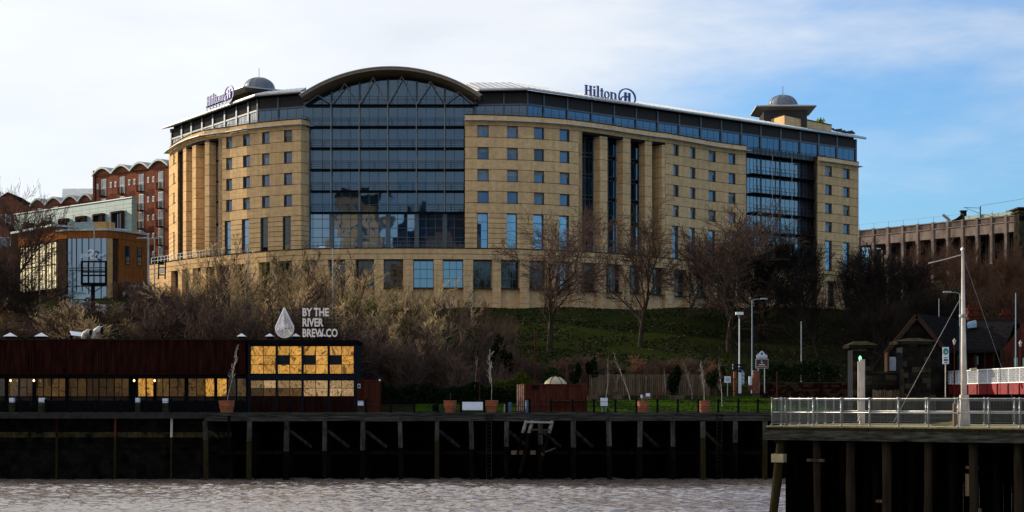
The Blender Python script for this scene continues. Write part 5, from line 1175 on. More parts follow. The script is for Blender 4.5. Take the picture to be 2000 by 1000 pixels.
p = W(148, 651, D); MB().hexa([W(140, 655, D), W(164, 658, D), W(163, 650, D+.9), W(136, 647, D+.9), W(140, 654.2, D), W(164, 657.2, D), W(163, 649.3, D+.9), W(136, 646.3, D+.9)]).build('panel', 'whiteb', sp); MB().beam(W(146, 664, D+.3), W(146, 654, D+.3), .05).build('leg', 'greypole', sp); MB().beam(W(158, 664, D+.3), W(158, 656, D+.3), .05).build('leg', 'greypole', sp)
for px, s, yy, lab in ((167, .75, 652, 'small curved metal ventilation cowl left of the larger one'), (189, 1.0, 648, 'large curved metal ventilation cowl on the bar roof')):
    rt = empty('ventilation_cowl', (X(px-3, D), D, 12.2), lab, 'vent', 'cowls on the bar roof'); b = Vector((X(px-4, D), D, 12.2)); z = Z(yy-4, D)-.2
    MB().tube([b, (b.x, b.y, z-.25), (b.x+.12, b.y, z+.05), (b.x+.4, b.y-.05, z+.2), (b.x+.65, b.y-.1, z+.15)], [.26*s, .26*s, .29*s, .34*s, .38*s], 12).build('duct', 'whitepost', rt, smooth=True)
    MB().tube([(b.x+.64, b.y-.1, z+.15), (b.x+.70, b.y-.11, z+.14)], .33*s, 12).build('opening', 'core', rt)
# sign on the roof
sg = empty('bar_sign', (X(590, 156.8), 156.8, 12.1), 'rooftop sign reading BY THE RIVER BREW CO beside a white drop emblem', 'sign'); D = 156.8
mb = MB()
for y in (603.5, 606.5, 617, 622, 624.5, 632, 638.5, 645, 658): mb.beam(W(528, y, D+.1), W(664 if y < 650 else 656, y+1.5, D+.1), .035)
for x in (533, 548, 572, 605, 632, 652): mb.beam(W(x, 662, D+.13), W(x, 603, D+.13), .05); mb.beam(W(x, 664, D+1.6), W(x, 612, D+.16), .05)
mb.build('sign_frame', 'black', sg)
for t, y in (('BY THE', 618), ('RIVER', 638), ('BREW CO', 658.5)):
    text(t, W(590.3, y-.8, D), (1, 0, 0), .72, 'signmetal', parent=sg, sx=.72 if t != 'BREW CO' else .70, ext=.12, bold=.030)
def drop(t, s):   # outline of the drop in px about (556,636)
    a = math.radians(t); r = 17.5*s
    if -205 <= t <= 25: return (556+r*math.cos(a), 642-r*math.sin(a)*1.0)
    return None
def dropline(s):
    pts = [drop(t, s) for t in range(-200, 21, 10)]; top = (556-1.0*s, 642-41*s*1.0+0); return [top]+[pts[0]]+pts[1:]+[top]
for k, s in enumerate((1.0, .84, .68, .52, .36, .2)):
    L = dropline(s); MB().tube([W(a, b+(1-s)*0, D-.02) for a, b in L],   .045 if k else .065, 5).build('drop_ring', 'signmetal', sg)
for k in range(9):   # upper half filled with inclined bars
    x = 540.5+k*2.6; ytop = 642-max(3, 40*(1-abs(x+4-556)/17.5)); MB().beam(W(x, 640, D), W(min(x+5.5, 558), max(ytop, 604), D), .13, .05).build('drop_bar', 'signmetal', sg)
MB().beam(W(556, 658, D), W(556, 640, D), .06).build('drop_stem', 'white', sg)
# small rust container at the right end of the bar
sc_ = empty('shed_container', (X(716, 156.6), 156.6, 5.7), 'small rust red container store at the right end of the glazed bar', 'container')
container(X(695.5, 156.6), X(741, 156.6), 156.6, 5.7, 2.85, 'rust', parent=sc_, name='body', depth=2.2)
MB().box(X(698, 156.5), X(704, 156.5), 156.5, 156.56, 7.8, 8.2).build('notice', 'whiteb', sc_); MB().box(X(699.5, 156.48), X(702.5, 156.48), 156.47, 156.5, 7.9, 8.1).build('notice_emblem', 'frame', sc_)
MB().box(X(740, 156.4), X(743, 156.4), 156.4, 156.6, 8.45, 8.6).build('light_fitting', 'white', sc_)
# rust red shipping container on the quay
rc = empty('shipping_container', (X(1078, 153.8), 153.8, 5.7), 'rust red corrugated shipping container standing on the quay behind the railing', 'container')
container(X(1024, 153.8), X(1147, 153.8), 153.8, 5.72, 2.45, 'rust', parent=rc, name='body', depth=2.4)
mb = MB(); x0, x1 = X(1009, 154.3), X(1024, 154.3)
mb.hexa([(x0, 155.6, 5.72), (x1, 153.85, 5.72), (x1, 156.1, 5.72), (x0, 156.1, 5.72), (x0, 155.6, 8.15), (x1, 153.85, 8.15), (x1, 156.1, 8.15), (x0, 156.1, 8.15)]); mb.build('end_wall', 'rust', rc)
for k in range(4): a = x0+(x1-x0)*(k+.5)/4; y = 155.6+(153.85-155.6)*(k+.5)/4; MB().tube([(a, y-.05, 5.8), (a, y-.05, 8.1)], .035, 5).build('door_bar', 'bark_l', rc)
MB().box(X(1040, 153.7), X(1050, 153.7), 153.66, 153.78, 7.75, 8.05).build('light_fitting', 'black', rc)
MB().box(X(1074, 153.6), X(1140, 153.6), 153.5, 153.75, 6.68, 6.74).build('counter_shelf', 'stone_l', rc)

# ------------------------------------------------------------------ timber wharf
wh = empty('timber_wharf', (X(950, 150), 150, 0), 'weathered timber wharf with piles and braces along the far quay', 'wharf')
xx = [400, 487, 560, 635, 709, 781, 853, 920, 989, 1056, 1119, 1188, 1250, 1313, 1373, 1435, 1494, 1550, 1610, 1670, 1740, 1810, 1880, 1950, 2020]
for a, b in zip(xx, xx[1:]):
    if b-a < 20: continue
    dz = rng.uniform(-.03, .03); dy = rng.uniform(-.03, .03)
    MB().box(X(a, 149.6)+.01, X(b, 149.6)-.01, 149.45+dy, 149.95, 5.0+dz, 5.42+dz).build('beam', 'timberh', wh)
    MB().box(X(a, 149.6)+.3, X(b, 149.6)+.28, 149.55+dy, 149.99, 5.45+dz, 5.72+dz*.5).build('beam', 'timberh', wh)
for i, px in enumerate(xx):
    x = X(px, 149.7)+rng.uniform(-.05, .05); w = rng.uniform(.17, .22); l = rng.uniform(-.08, .08)
    split = rng.uniform(2.4, 3.6)
    MB().hexa([(x-w+l, 149.5, split), (x+w+l, 149.5, split), (x+w+l, 149.9, split), (x-w+l, 149.9, split), (x-w, 149.5, 4.99), (x+w, 149.5, 4.99), (x+w, 149.9, 4.99), (x-w, 149.9, 4.99)]).build('pile', 'timber', wh)
    MB().hexa([(x-w*1.05+l*2, 149.48, -2), (x+w*1.05+l*2, 149.48, -2), (x+w*1.05+l*2, 149.92, -2), (x-w*1.05+l*2, 149.92, -2), (x-w*1.04+l, 149.48, split-.01), (x+w*1.04+l, 149.48, split-.01), (x+w*1.04+l, 149.92, split-.01), (x-w*1.04+l, 149.92, split-.01)]).build('pile', 'timberg' if split > 3.2 else 'timberd', wh)
    if i < len(xx)-1 and px < 1500:
        if i % 2 == 0 or i in (3, 9): MB().beam((x+.2, 150.6, 4.1), (x+1.75, 152.2, 2.75), .24, .22).build('brace', 'timber', wh)
        MB().beam((x, 150.1, 2.3), (X(xx[i+1], 150), 150.1, 2.3), .28, .3).build('waler', 'timberd', wh)
    for y in (152.3, 154.4): MB().box(x-.17, x+.17, y, y+.35, -2, 5.15).build('pile', 'timberd', wh)
MB().box(X(395, 150), 48, 150.1, 156.2, 5.0, 5.19).build('deck_underside', 'timberd', wh)
def ladder(px, D, z0, z1, label, m='timberd', w=.42):
    r = empty('ladder', (X(px, D), D, z0), label, 'ladder', 'quay ladders')
    for s in (-1, 1): MB().beam((X(px, D)+s*w/2, D, z0), (X(px, D)+s*w/2, D, z1), .07).build('rail', m, r)
    n = int((z1-z0)/.32)
    for k in range(n): z = z0+.2+k*.32; MB().beam((X(px, D)-w/2, D, z), (X(px, D)+w/2, D, z), .045).build('rung', m, r)
ladder(955, 149.3, .2, 5.6, 'dark vertical ladder below the potted birch left of the shipping container', 'stone')
ladder(1405, 149.3, .2, 5.6, 'dark vertical ladder at the right part of the wharf', 'stone')
M['stone_pale'] = mat('bleached_timber', (.24, .22, .18), .9, var=.35, scale=3)
# broken timber frame leaning in the water
bk = empty('broken_frame', (X(1045, 148.6), 148.6, 0), 'leaning broken timber landing frame standing in the water below the shipping container', 'wooden frame'); D = 148.6
for (a, b, m, w) in (((1028, 822), (1021, 846), 'stone_pale', .22), ((1040, 822), (1033, 846), 'stone_pale', .22), ((1079, 822), (1072, 846), 'stone_pale', .22), ((1033, 846), (1016, 925), 'timberd', .28), ((1021, 846), (1012, 880), 'timberd', .22), ((1072, 846), (1052, 925), 'timberd', .26), ((1056, 826), (1058, 842), 'stone_l', .14)):
    MB().beam(W(*a, D-.2), W(*b, D), w).build('leg', m, bk)
for (a, b, m, w) in (((1027, 824), (1080, 825), 'steel', .16), ((1038, 839), (1073, 840), 'timber', .16), ((1020, 847), (1060, 848), 'timberd', .1), ((1064, 883), (1085, 875), 'timber', .12), ((1057, 885), (1062, 890), 'timber', .2)):
    MB().beam(W(*a, D-.32), W(*b, D-.32), w).build('rail', m, bk)
for px in (1004, 1019, 1041): MB().box(X(px-5.5, 149.2), X(px+5.5, 149.2), 149.1, 149.4, Z(888, 149), Z(880, 149)).build('block', 'fencew', bk)
# mooring posts against the stone quay on the left
for i, (px, y0, m) in enumerate(((111, 812, 'rust_dark'), (225, 808, 'rust'), (335, 812, 'whitepost'), (447, 812, 'timberd'))):
    D = 150.7 if px < 400 else 149.1; x = X(px, D); lab = ['dark rusty mooring post on the quay wall below the second bulb', 'red topped mooring post on the quay wall left of the golden doors', 'white topped mooring post on the quay wall right of the golden doors', 'leaning dark pole beneath the potted tree in front of the bar'][i]
    rt = empty('mooring_post', (x, D, 0), lab, 'post', 'mooring posts'); MB().tube([(x, D, 3.6), (x+.02, D, Z(y0, D))], .11, 8).build('post_top', m, rt); MB().tube([(x-.05 if px < 400 else x+.5, D, -2), (x, D, 3.6)], .105, 8).build('shaft', 'timberg' if px != 447 else 'timberd', rt)
for a, b in ((111, 225), (225, 335), (335, 430)):
    p, q = W(a, 812, 150.6), W(b, 812, 150.6); pts = [p.lerp(q, t/10)-Vector((0, 0, 1.6*(t/10)*(1-t/10)*.8)) for t in range(11)]
    tag(MB().tube(pts, .03, 5).build('mooring_chain', 'stone', None), 'slack chain on the stone quay wall %s' % {111: 'between the first two posts from the left', 225: 'between the red and the white topped posts', 335: 'from the white topped post to the timber piles'}[a], 'chain', 'quay chains')
# quay railing
qr = empty('quay_railing', (X(700, 150.3), 150.3, 5.7), 'black quay railing with round posts running along the wharf edge', 'railing')
ps = [-8, 40, 89, 138, 187, 236, 285, 334, 383, 421, 470, 519.5, 568, 619, 667, 715, 762.6, 809, 855, 900.5, 946, 990, 1034, 1076, 1118, 1160, 1202, 1243, 1284, 1324, 1364, 1403, 1442, 1480, 1518, 1556, 1594, 1632, 1670]
pm = None
for px in ps:
    x = X(px, 150.3)
    if pm is None:
        pm = MB().lathe((x, 150.3, 5.7), [(.13, 0), (.13, .1), (.095, .14), (.085, .98), (.12, 1.0), (.12, 1.06), (.08, 1.12), (.03, 1.17)], 10).build('post', 'black', qr, loc=(x-qr.location.x, 0, 0))
    else:
        c = pm.copy(); COL.objects.link(c); c.location = (x-qr.location.x, 0, 0)
for h in (.92, .5): 
    for a, b in zip(ps, ps[1:]): MB().beam((X(a, 150.3)+.08, 150.3, 5.7+h), (X(b, 150.3)-.08, 150.3, 5.7+h), .035).build('rail', 'black', qr, fixn=False)
# terracotta planters with young trees
def pot(px, y0, w0, w1, h, label, tr=None, ty=None, D=151.2):
    p = Vector((X(px, D), D, 5.7)); r = empty('plant_pot', p, label, 'plant pot', 'terracotta pots on the quay'); a, b = w0*D/F/2, w1*D/F/2
    MB().lathe(p, [(b, 0), (b*1.06+.02, h*.35), (b*1.09+.05, h*.36), (a*.96, h*.75), (a*.99, h*.76), (a, h*.8), (a*1.03, h), (a*.9, h), (a*.88, h*.93)], 20).build('pot', 'terra', r, smooth=False)
    MB().lathe((p.x, p.y, p.z+h*.9), [(a*.88, 0), (a*.5, .02), (.05, .03)], 12).build('soil', 'soil', r)
    if tr:
        t = tree(tr, (p.x, p.y, p.z+h*.9), 1, rng.uniform(0, 6), 'bark_l', 'bark_l', ty[1], name='potted_tree'); s = (Z(ty[0], D)-(p.z+h*.9))/PH[tr]; t.scale = (s*.8, s*.8, s)
    return r
pot(443, 0, 31, 24, 1.02, 'terracotta pot in front of the left part of the bar', 'birch0', (672, 'very thin bare birch growing in the pot in front of the bar'))
pot(879, 0, 25, 19, 1.03, 'terracotta pot just left of the white board on the railing', 'birch1', (768, 'leafless little shrub with bare stakes in the pot left of the white board'))
pot(960, 0, 26, 18, 1.05, 'terracotta pot between the white board and the shipping container', 'birch1', (682, 'pale stemmed bare birch in the pot next to the shipping container'))
pot(1256, 0, 24, 19, .98, 'terracotta pot on the quay in front of the middle of the lawn', 'birch0', (768, 'tiny bare shrub in the pot holding two white notices'))
pot(1375, 0, 24, 19, 1.0, 'terracotta pot at the right part of the lawn railing', 'birch0', (704, 'leaning white stemmed birch in the rightmost pot'))
for k, px in enumerate((867, 871)):
    pass
for i, (px, y, w) in enumerate(((1253, 774, 4), (1265.5, 771, 8))):
    p = W(px, y, 151.1); o = empty('notice', p, ['small white notice at the left over the fourth pot', 'larger white notice on a stick over the fourth pot'][i], 'notice'); MB().box(p.x-w*.022, p.x+w*.022, p.y-.02, p.y, p.z-.13, p.z+.13).build('board', 'whiteb', o); MB().beam((p.x, p.y+.02, 6.55), (p.x, p.y+.02, p.z-.1), .03).build('stick', 'fencew', o)
o = MB().box(X(903, 150.1), X(943, 150.1), 150.05, 150.12, Z(801, 150.1), Z(785, 150.1)).build('banner_board', 'whiteb'); tag(o, 'plain white board fixed to the quay railing between two terracotta pots', 'board')
rt = empty('meter_box', (X(1180, 152), 152, 5.7), 'pale grey utility box standing on the quay right of the shipping container', 'utility box'); MB().box(X(1173, 152), X(1187, 152), 152, 152.4, 6.25, 6.95).build('cabinet', 'whiteb', rt); MB().beam((X(1176, 152), 152.2, 5.7), (X(1176, 152), 152.2, 6.25), .07).build('leg', 'greypole', rt); MB().beam((X(1184, 152), 152.2, 5.7), (X(1184, 152), 152.2, 6.25), .07).build('leg', 'greypole', rt)
tag(MB().hexa([W(1184, 806, 151.6), W(1195, 806, 151.6), W(1195, 806, 152.2), W(1184, 806, 152.2), W(1185, 797, 151.6), W(1189, 799, 151.6), W(1189, 799, 152), W(1185, 797, 152)]).build('kerb_stone', 'stone_l'), 'wedge of pale rubble beside the grey utility box', 'stone')
for i, (px, w, h, m, lab) in enumerate(((996, 6, .85, 'bluebox', 'dull blue drum left of the shipping container'), (1030, 8, 1.0, 'bluebox', 'dull blue drum in front of the shipping container'), (985, 2.2, .7, 'whitepost', 'thin white bollard by the potted birch'))):
    p = Vector((X(px, 151.6), 151.6, 5.7)); tag(MB().lathe(p, [(w*.022, 0), (w*.023, h*.3), (w*.021, h*.32), (w*.023, h*.65), (w*.021, h*.67), (w*.022, h), (w*.018, h+.02)], 12).build('drum' if i < 2 else 'bollard', m), lab, 'drum' if i < 2 else 'bollard')
b = W(850, 795, 150.2); gb_ = empty('crumpled_net', (b.x, b.y, 5.7), 'dark heap of rope hanging on the railing left of the first lawn pot', 'rope'); mb = MB(); r8 = random.Random(2)
for k in range(14): mb.tube([b+Vector((r8.uniform(-.3, .3), r8.uniform(-.1, .1), r8.uniform(-.4, .3))) for _ in range(4)], .035, 5)
mb.build('rope_heap', 'black', gb_)

# ------------------------------------------------------------------ lawn side: fence, logs, walls, signs, tent
fe = empty('timber_fence', (X(1265, 176), 176, 7.1), 'vertical board timber fence behind the lawn', 'fence')
px = 1150.0; k = 0; fm = {}
while px < 1386:
    w = rng.choice((3.4, 3.7, 4.0)); D = 176.0; top = Z(731+rng.uniform(-1.2, 1.2), D); 
    y = D+rng.uniform(-.02, .02)
    MB().hexa([(X(px, D)+.012, y, 6.9), (X(px+w, D)-.012, y, 6.9), (X(px+w, D)-.012, y+.03, 6.9), (X(px, D)+.012, y+.03, 6.9), (X(px, D)+.012, y, top), (X(px+w, D)-.012, y, top+rng.uniform(-.03, .03)), (X(px+w, D)-.012, y+.03, top), (X(px, D)+.012, y+.03, top)]).build('board', 'fencew', fe); px += w+.15
for z in (7.6, 8.9): MB().box(X(1150, 176.1), X(1385, 176.1), 176.06, 176.14, z, z+.09).build('rail', 'fencew', fe)
MB().box(X(1150, 176.1), X(1385, 176.1), 176.2, 176.24, 6.9, 9.0).build('backing_boards', 'timberd', fe)
for i, (px, t) in enumerate(((1200, 8), (1206, -8), (1225, -7), (1296, 0), (1262, 0))):
    MB().beam(W(px, 766, 175.4), W(px+t, 734, 175.8), .2, .06).build('leaning_plank', 'tanclad' if False else 'fencew', fe)
lr = random.Random(8)
for i, px in enumerate((1158, 1182, 1204, 1232, 1262, 1290, 1322, 1352)):
    D = 171.5; b = on(px, D); w = lr.uniform(20, 26)*D/F; tag(MB().beam(b+Vector((-w/2, 0, .25)), b+Vector((w/2, 0, .27)), .45, .42).build('log_bench', 'stone_l' if i % 2 else 'fencew'), 'squared %s block before the timber fence, below its %s' % ('pale stone' if i % 2 else 'timber', ['left end', 'first leaning plank', 'second leaning plank', 'bare sapling near the middle', 'plain middle stretch', 'upright pale plank', 'round evergreen', 'right end'][i]), 'block', 'blocks before the fence')
tn = empty('cream_tent', on(1085, 171), 'small cream canvas dome tent behind the shipping container', 'tent'); b = Vector(tn.location)
mb = MB(); prof = [(1.35, 0), (1.3, .5), (.95, 1.0), (.5, 1.35), (.05, 1.45)]; z0 = Z(735, 171)-1.45
mb.lathe((b.x, b.y, z0), prof, 12); mb.build('canvas', 'cream', tn); mb = MB()
for k in range(6): a = k*math.pi/3; mb.tube([(b.x+(r+.02)*math.cos(a), b.y+(r+.02)*math.sin(a), z0+z) for r, z in prof], .03, 5)
mb.build('pole', 'timberd', tn)
def post_sign(px, D, y0, y1, w, label, base=7.3):
    p = empty('notice_board', (X(px, D), D, base), label, 'sign'); MB().box(X(px-w/2, D), X(px+w/2, D), D-.04, D, Z(y1, D), Z(y0, D)).build('board', 'whiteb', p)
    for k in range(3): MB().box(X(px-w/2+2.5, D), X(px+w/2-2.5, D), D-.05, D-.042, Z(y0+4+k*2.6, D), Z(y0+3+k*2.6, D)).build('print_line', 'bluebox', p)
    MB().beam((X(px, D), D+.02, base-.2), (X(px, D), D+.02, Z(y0, D)-.05), .06).build('post', 'greypole', p)
post_sign(1421, 168, 735, 747.5, 12.5, 'small white notice with blue lines beside the iron gate')
# iron gate bars and brick piers
gt = empty('iron_gate', on(1420, 170), 'dark iron bar gate behind the small white notice', 'gate')
for k in range(12): MB().beam(W(1410+k*2.3, 768, 170), W(1410+k*2.3, 738, 170), .035).build('bar', 'black', gt)
for y in (741, 764): MB().beam(W(1409, y, 170), W(1437, y, 170), .05).build('rail', 'black', gt)
def brick_pier(px, w, D, y0, y1, label, pale=.25, seed=1, mm='redbrick'):
    x0, x1 = X(px-w/2, D), X(px+w/2, D); z0, z1 = Z(y1, D), Z(y0, D); r = empty('brick_pier', ((x0+x1)/2, D, z0), label, 'brick pier'); MB().box(x0+.03, x1-.03, D+.03, D+.6, z0-.3, z1-.03).build('mortar_core', 'joint', r)
    rr = random.Random(seed); n = int((z1-z0)/.16)
    for k in range(n):
        z = z0+k*(z1-z0)/n; m_ = 3; off = .5 if k % 2 else 0; xs = [x0]+[x0+(j+1-off)*(x1-x0)/m_ for j in range(m_) if x0+.03 < x0+(j+1-off)*(x1-x0)/m_ < x1-.03]+[x1]
        for a, b in zip(xs, xs[1:]):
            MB().box(a+.008, b-.008, D+rr.uniform(-.015, .01), D+.62, z+.01, z+(z1-z0)/n-.008).build('brick', 'pale_stone' if rr.random() < pale else mm, r, fixn=False)
brick_pier(1477, 13, 170, 723, 768, 'red brick pier with scattered pale bricks under the brown sign', .2, 3)
brick_pier(1436, 5, 171, 726, 768, 'narrow dark brick pier left of the blue painted gateway', .06, 4)
tp_ = empty('painted_totem', on(1447, 170), 'blue painted panel with white swirls standing in the gateway', 'sign'); D = 170
MB().box(X(1441, D), X(1448, D), D, D+.15, Z(768, D), Z(722, D)).build('post_panel', 'whiteb', tp_); MB().prism([W(1448, 752, D), W(1454, 750, D), W(1454, 727, D), W(1449, 722, D), W(1440, 721, D), W(1442, 726, D), W(1448, 728, D)], (0, .12, 0)).build('panel', 'bluepole', tp_)
for a, b in (((1449, 730), (1453, 733)), ((1449, 737), (1453, 741)), ((1449, 744), (1452, 748))): MB().tube([W(*a, D-.03), W((a[0]+b[0])/2+1, a[1]-1, D-.03), W(*b, D-.03)], .04, 5).build('swirl', 'whiteb', tp_)
fs = empty('finger_signpost', on(1440, 169), 'dark fingerpost with two arms in front of the white camera post', 'signpost'); D = 169
MB().tube([W(1441, 768, D), W(1441, 710, D)], .05, 6).build('post', 'black', fs)
for y in (713, 719): MB().prism([W(1430, y+1.8, D-.08), W(1455, y+1.8, D-.08), W(1455, y-1.8, D-.08), W(1430, y-1.8, D-.08)], (0, .05, 0)).build('sign_arm', 'frame', fs); MB().box(X(1430, D), X(1431.6, D), D-.1, D-.085, Z(y+2, D), Z(y-2, D)).build('arm_end', 'whiteb', fs)
bs = empty('brown_sign', on(1488, 168), 'brown tourist sign with white border under a white arched panel on two posts', 'sign'); D = 168
for px in (1481, 1493.5): MB().tube([W(px, 768 if px > 1490 else 724, D+.05), W(px, 690, D+.05)], .05, 6).build('post', 'greypole', bs)
MB().box(X(1476, D), X(1500.5, D), D-.03, D, Z(719.5, D), Z(701, D)).build('border', 'whiteb', bs); MB().box(X(1476.8, D), X(1499.7, D), D-.05, D-.032, Z(718.7, D), Z(701.8, D)).build('board', 'signbrown', bs)
MB().prism([W(1477.5, 699.7, D), W(1498.5, 699.7, D), W(1498.5, 693.5, D), W(1494.5, 692.5, D), W(1491.5, 687.5, D), W(1488, 685.3, D), W(1484.5, 687.5, D), W(1481.5, 692.5, D), W(1477.5, 693.5, D)], (0, .05, 0)).build('arched_panel', 'whiteb', bs)
MB().lathe((X(1488, D), D-.07, 0), [(0, 0)], 3) if False else None
mb = MB(); c = W(1488, 690.8, D-.02); mb.prism([c+Vector((.11*math.cos(a), 0, .14*math.sin(a))) for a in [2*math.pi*k/12 for k in range(12)]], (0, .015, 0)); mb.build('crest', 'bluebox', bs)
for y, w in ((697.3, 8.5),): MB().box(X(1488-w, D), X(1488+w, D), D-.02, D-.003, Z(y+1, D), Z(y-.8, D)).build('print_line', 'greypole', bs)
MB().tube([W(1488, 704, D-.06), W(1486.5, 707, D-.06), W(1488, 709.5, D-.06), W(1490, 707.5, D-.06)], .035, 5).build('pictogram', 'whiteb', bs)
for y, w in ((712.3, 6), (716, 10)): MB().box(X(1488-w, D), X(1488+w, D), D-.065, D-.052, Z(y+.8, D), Z(y-.8, D)).build('print_line', 'whiteb' if y < 714 else 'cream', bs)
MB().box(X(1463, 169), X(1468, 169), 169, 169.3, Z(752, 169), Z(735, 169)).build('cabinet', 'whiteb', empty('pole_cabinet', on(1465, 169), 'pale cabinet strapped to the foot of the blue grey pole', 'cabinet'))
tag(MB().box(X(1463, 169.6), X(1471, 169.6), 169.6, 169.8, Z(762, 169.6), Z(752, 169.6)).build('pink_bin', 'red'), 'dull pink bin between the pole and the brick pier', 'bin')
lw = empty('low_brick_wall', on(1570, 173), 'low dark red brick wall along the back of the lawn at the right', 'wall')
MB().box(X(1484, 173), X(1660, 173), 173.02, 173.3, 6.8, Z(747, 173)).build('core', 'joint', lw)
r9 = random.Random(6); z = 7.0; row = 0
while z < Z(747, 173)-.1:
    px = 1484-(4 if row % 2 else 0)
    while px < 1660:
        a, b = max(px, 1484), min(px+8, 1660); MB().box(X(a, 173)+.01, X(b, 173)-.01, 173+r9.uniform(-.02, .0), 173.03, z+.01, z+.19).build('brick', 'rust_dark' if r9.random() < .6 else 'darkbrown', lw, fixn=False); px += 8
    z += .2; row += 1
for i, (px, D, y0, lab) in enumerate(((1045, 178, 645, 'thin dark rusty post on the grass slope left of the spreading tree'), (937, 160, 722, 'slim rust red post behind the potted birch'), (1518, 172, 725, 'short rusty post behind the railing left of the pier'), (1284, 158, 755, 'short rust red post on the lawn left of the fourth pot'), (1108, 168, 715, 'thin rust red pole rising behind the shipping container'))):
    b = on(px, D); tag(MB().tube([b, (b.x, b.y, Z(y0, D))], .06, 6).build('rusty_post', 'rust', None), lab, 'post', 'rusty posts')
# ------------------------------------------------------------------ columned stone viaduct
VP = Path([(1668, 330), (1990, 300)])
ZV = 38.1
vi = empty('stone_viaduct', (X(1830, 315), 315, 28), 'pinkish stone viaduct with slim columns and balustrade running behind the wood on the right', 'bridge')
mb = MB(); VP.strip(mb, 1668, 1990, ZV-2.9, ZV-1.25, 0, -8, 80); mb.build('deck_beam', 'pale_stone', vi, fixn=False)
mb = MB(); VP.strip(mb, 1640, 1990, 20, ZV-2.9, -8, -8.5, 80); mb.build('rear_wall', 'core', vi, fixn=False)
mb = MB(); VP.strip(mb, 1668, 1990, 22, 29.3, -2, -3, 80); mb.build('lower_wall', 'stone', vi, fixn=False)
mb = MB(); VP.strip(mb, 1668, 1990, ZV-1.25, ZV-1.1, .15, -.5, 80); mb.build('string_course', 'pale_stone', vi, fixn=False)
mb = MB(); VP.strip(mb, 1668, 1990, ZV-.18, ZV, .1, -.4, 80); mb.build('coping', 'pale_stone', vi, fixn=False)
cp = [1677, 1705.6, 1734, 1763, 1792, 1822, 1851, 1880, 1908.6, 1936.6, 1965, 1987]
for c in cp:
    mb = MB(); VP.strip(mb, c-2.4, c+2.4, 24, ZV-2.9, .12, -.6); VP.strip(mb, c-2.9, c+2.9, ZV-3.3, ZV-2.92, .2, -.7); VP.strip(mb, c-2.2, c+2.2, ZV-2.9, ZV+.1, .16, -.55); mb.build('column', 'pale_stone', vi, fixn=False)
    for dpt in (3.2, 6.4): mb = MB(); VP.strip(mb, c-1.7, c+1.7, 24, ZV-2.95, -dpt, -dpt-.6); mb.build('inner_column', 'pale_stone', vi, fixn=False)
bl = []
for a, b in zip(cp, cp[1:]):
    n = 10
    for i in range(n): c = a+2.4+(b-a-4.8)*(i+.5)/n; mb = MB(); VP.strip(mb, c-.65, c+.65, ZV-1.1, ZV-.18, -.05, -.3); mb.build('baluster', 'pale_stone', vi, fixn=False)
mb = MB()
for c in cp: p = VP.p3(c, ZV, -.2); mb.tube([p, p+Vector((0, 0, 1.1))], .03, 4)
for h in (1.05,): 
    for a, b in zip(cp[:-5], cp[1:-4]): mb.beam(VP.p3(a, ZV+h, -.2), VP.p3(b, ZV+h, -.2), .03)
mb.build('handrail', 'mull', vi)
mb = MB(); VP.strip(mb, 1880, 1990, ZV, ZV+.7, -.6, -.8, 80); mb.build('upper_screen', 'copper', vi, fixn=False)
p = VP.p3(1872, ZV, -1.5); ch = empty('viaduct_cabin', p, 'small dark stone hut with a sloping roof on top of the viaduct', 'hut'); MB().box(p.x-.45, p.x+.45, p.y, p.y+.8, p.z, p.z+1.7).build('wall', 'stone', ch); MB().box(p.x-.6, p.x+.6, p.y-.1, p.y+.9, p.z+1.7, p.z+1.85).build('roof', 'slate', ch)
MB().prism([p+Vector((-2.3, 0, 0)), p+Vector((-.45, 0, 0)), p+Vector((-.45, 0, 1.1)), p+Vector((-1.2, 0, .5))], (0, .6, 0)).build('buttress', 'stone', ch)
p = VP.p3(1848, ZV+.2, -1); tag(MB().beam(p, p+Vector((-1.3, 0, 1.1)), .55, .4).build('floodlight', 'greypole'), 'tilted floodlight on the viaduct parapet left of the hut', 'floodlight')
p = VP.p3(1911, ZV, -.5); cm = empty('catenary_mast', p, 'railway mast with an arm to the left standing on the viaduct', 'mast'); q = Vector((p.x, p.y, Z(403, p.y))); MB().beam(p, q, .2).build('pole', 'mull', cm); MB().beam(q+Vector((0, 0, -.3)), q+Vector((-2.9, 0, -.2)), .08).build('arm', 'mull', cm); MB().beam(q+Vector((0, 0, -1.3)), q+Vector((-2.6, 0, -.25)), .06).build('stay', 'mull', cm)
MB().tube([q+Vector((0, 0, .1)), q+Vector((8.5, -4, 1.2))], .03, 4).build('wire', 'mull', cm)
st = empty('stone_tower', (X(2010, 298), 298, 28), 'sooty stone bridge tower cut off by the right picture edge', 'tower'); MB().box(X(1990, 298), X(2100, 298), 298, 310, 20, Z(408, 298)).build('shaft', 'stone', st)
for y, w in ((405, 2), (412, 1)): MB().box(X(1988-w, 298), X(2100, 298), 297.7-w*.1, 310, Z(y+3, 298), Z(y, 298)).build('cornice', 'stone_l', st)
stones(st, X(1990, 298), X(2040, 298), 297.95, 28, Z(414, 298)-.1, .9, 1.8, lambda z, r: 'stone_l' if r.random() < .5 else 'stone', 12)

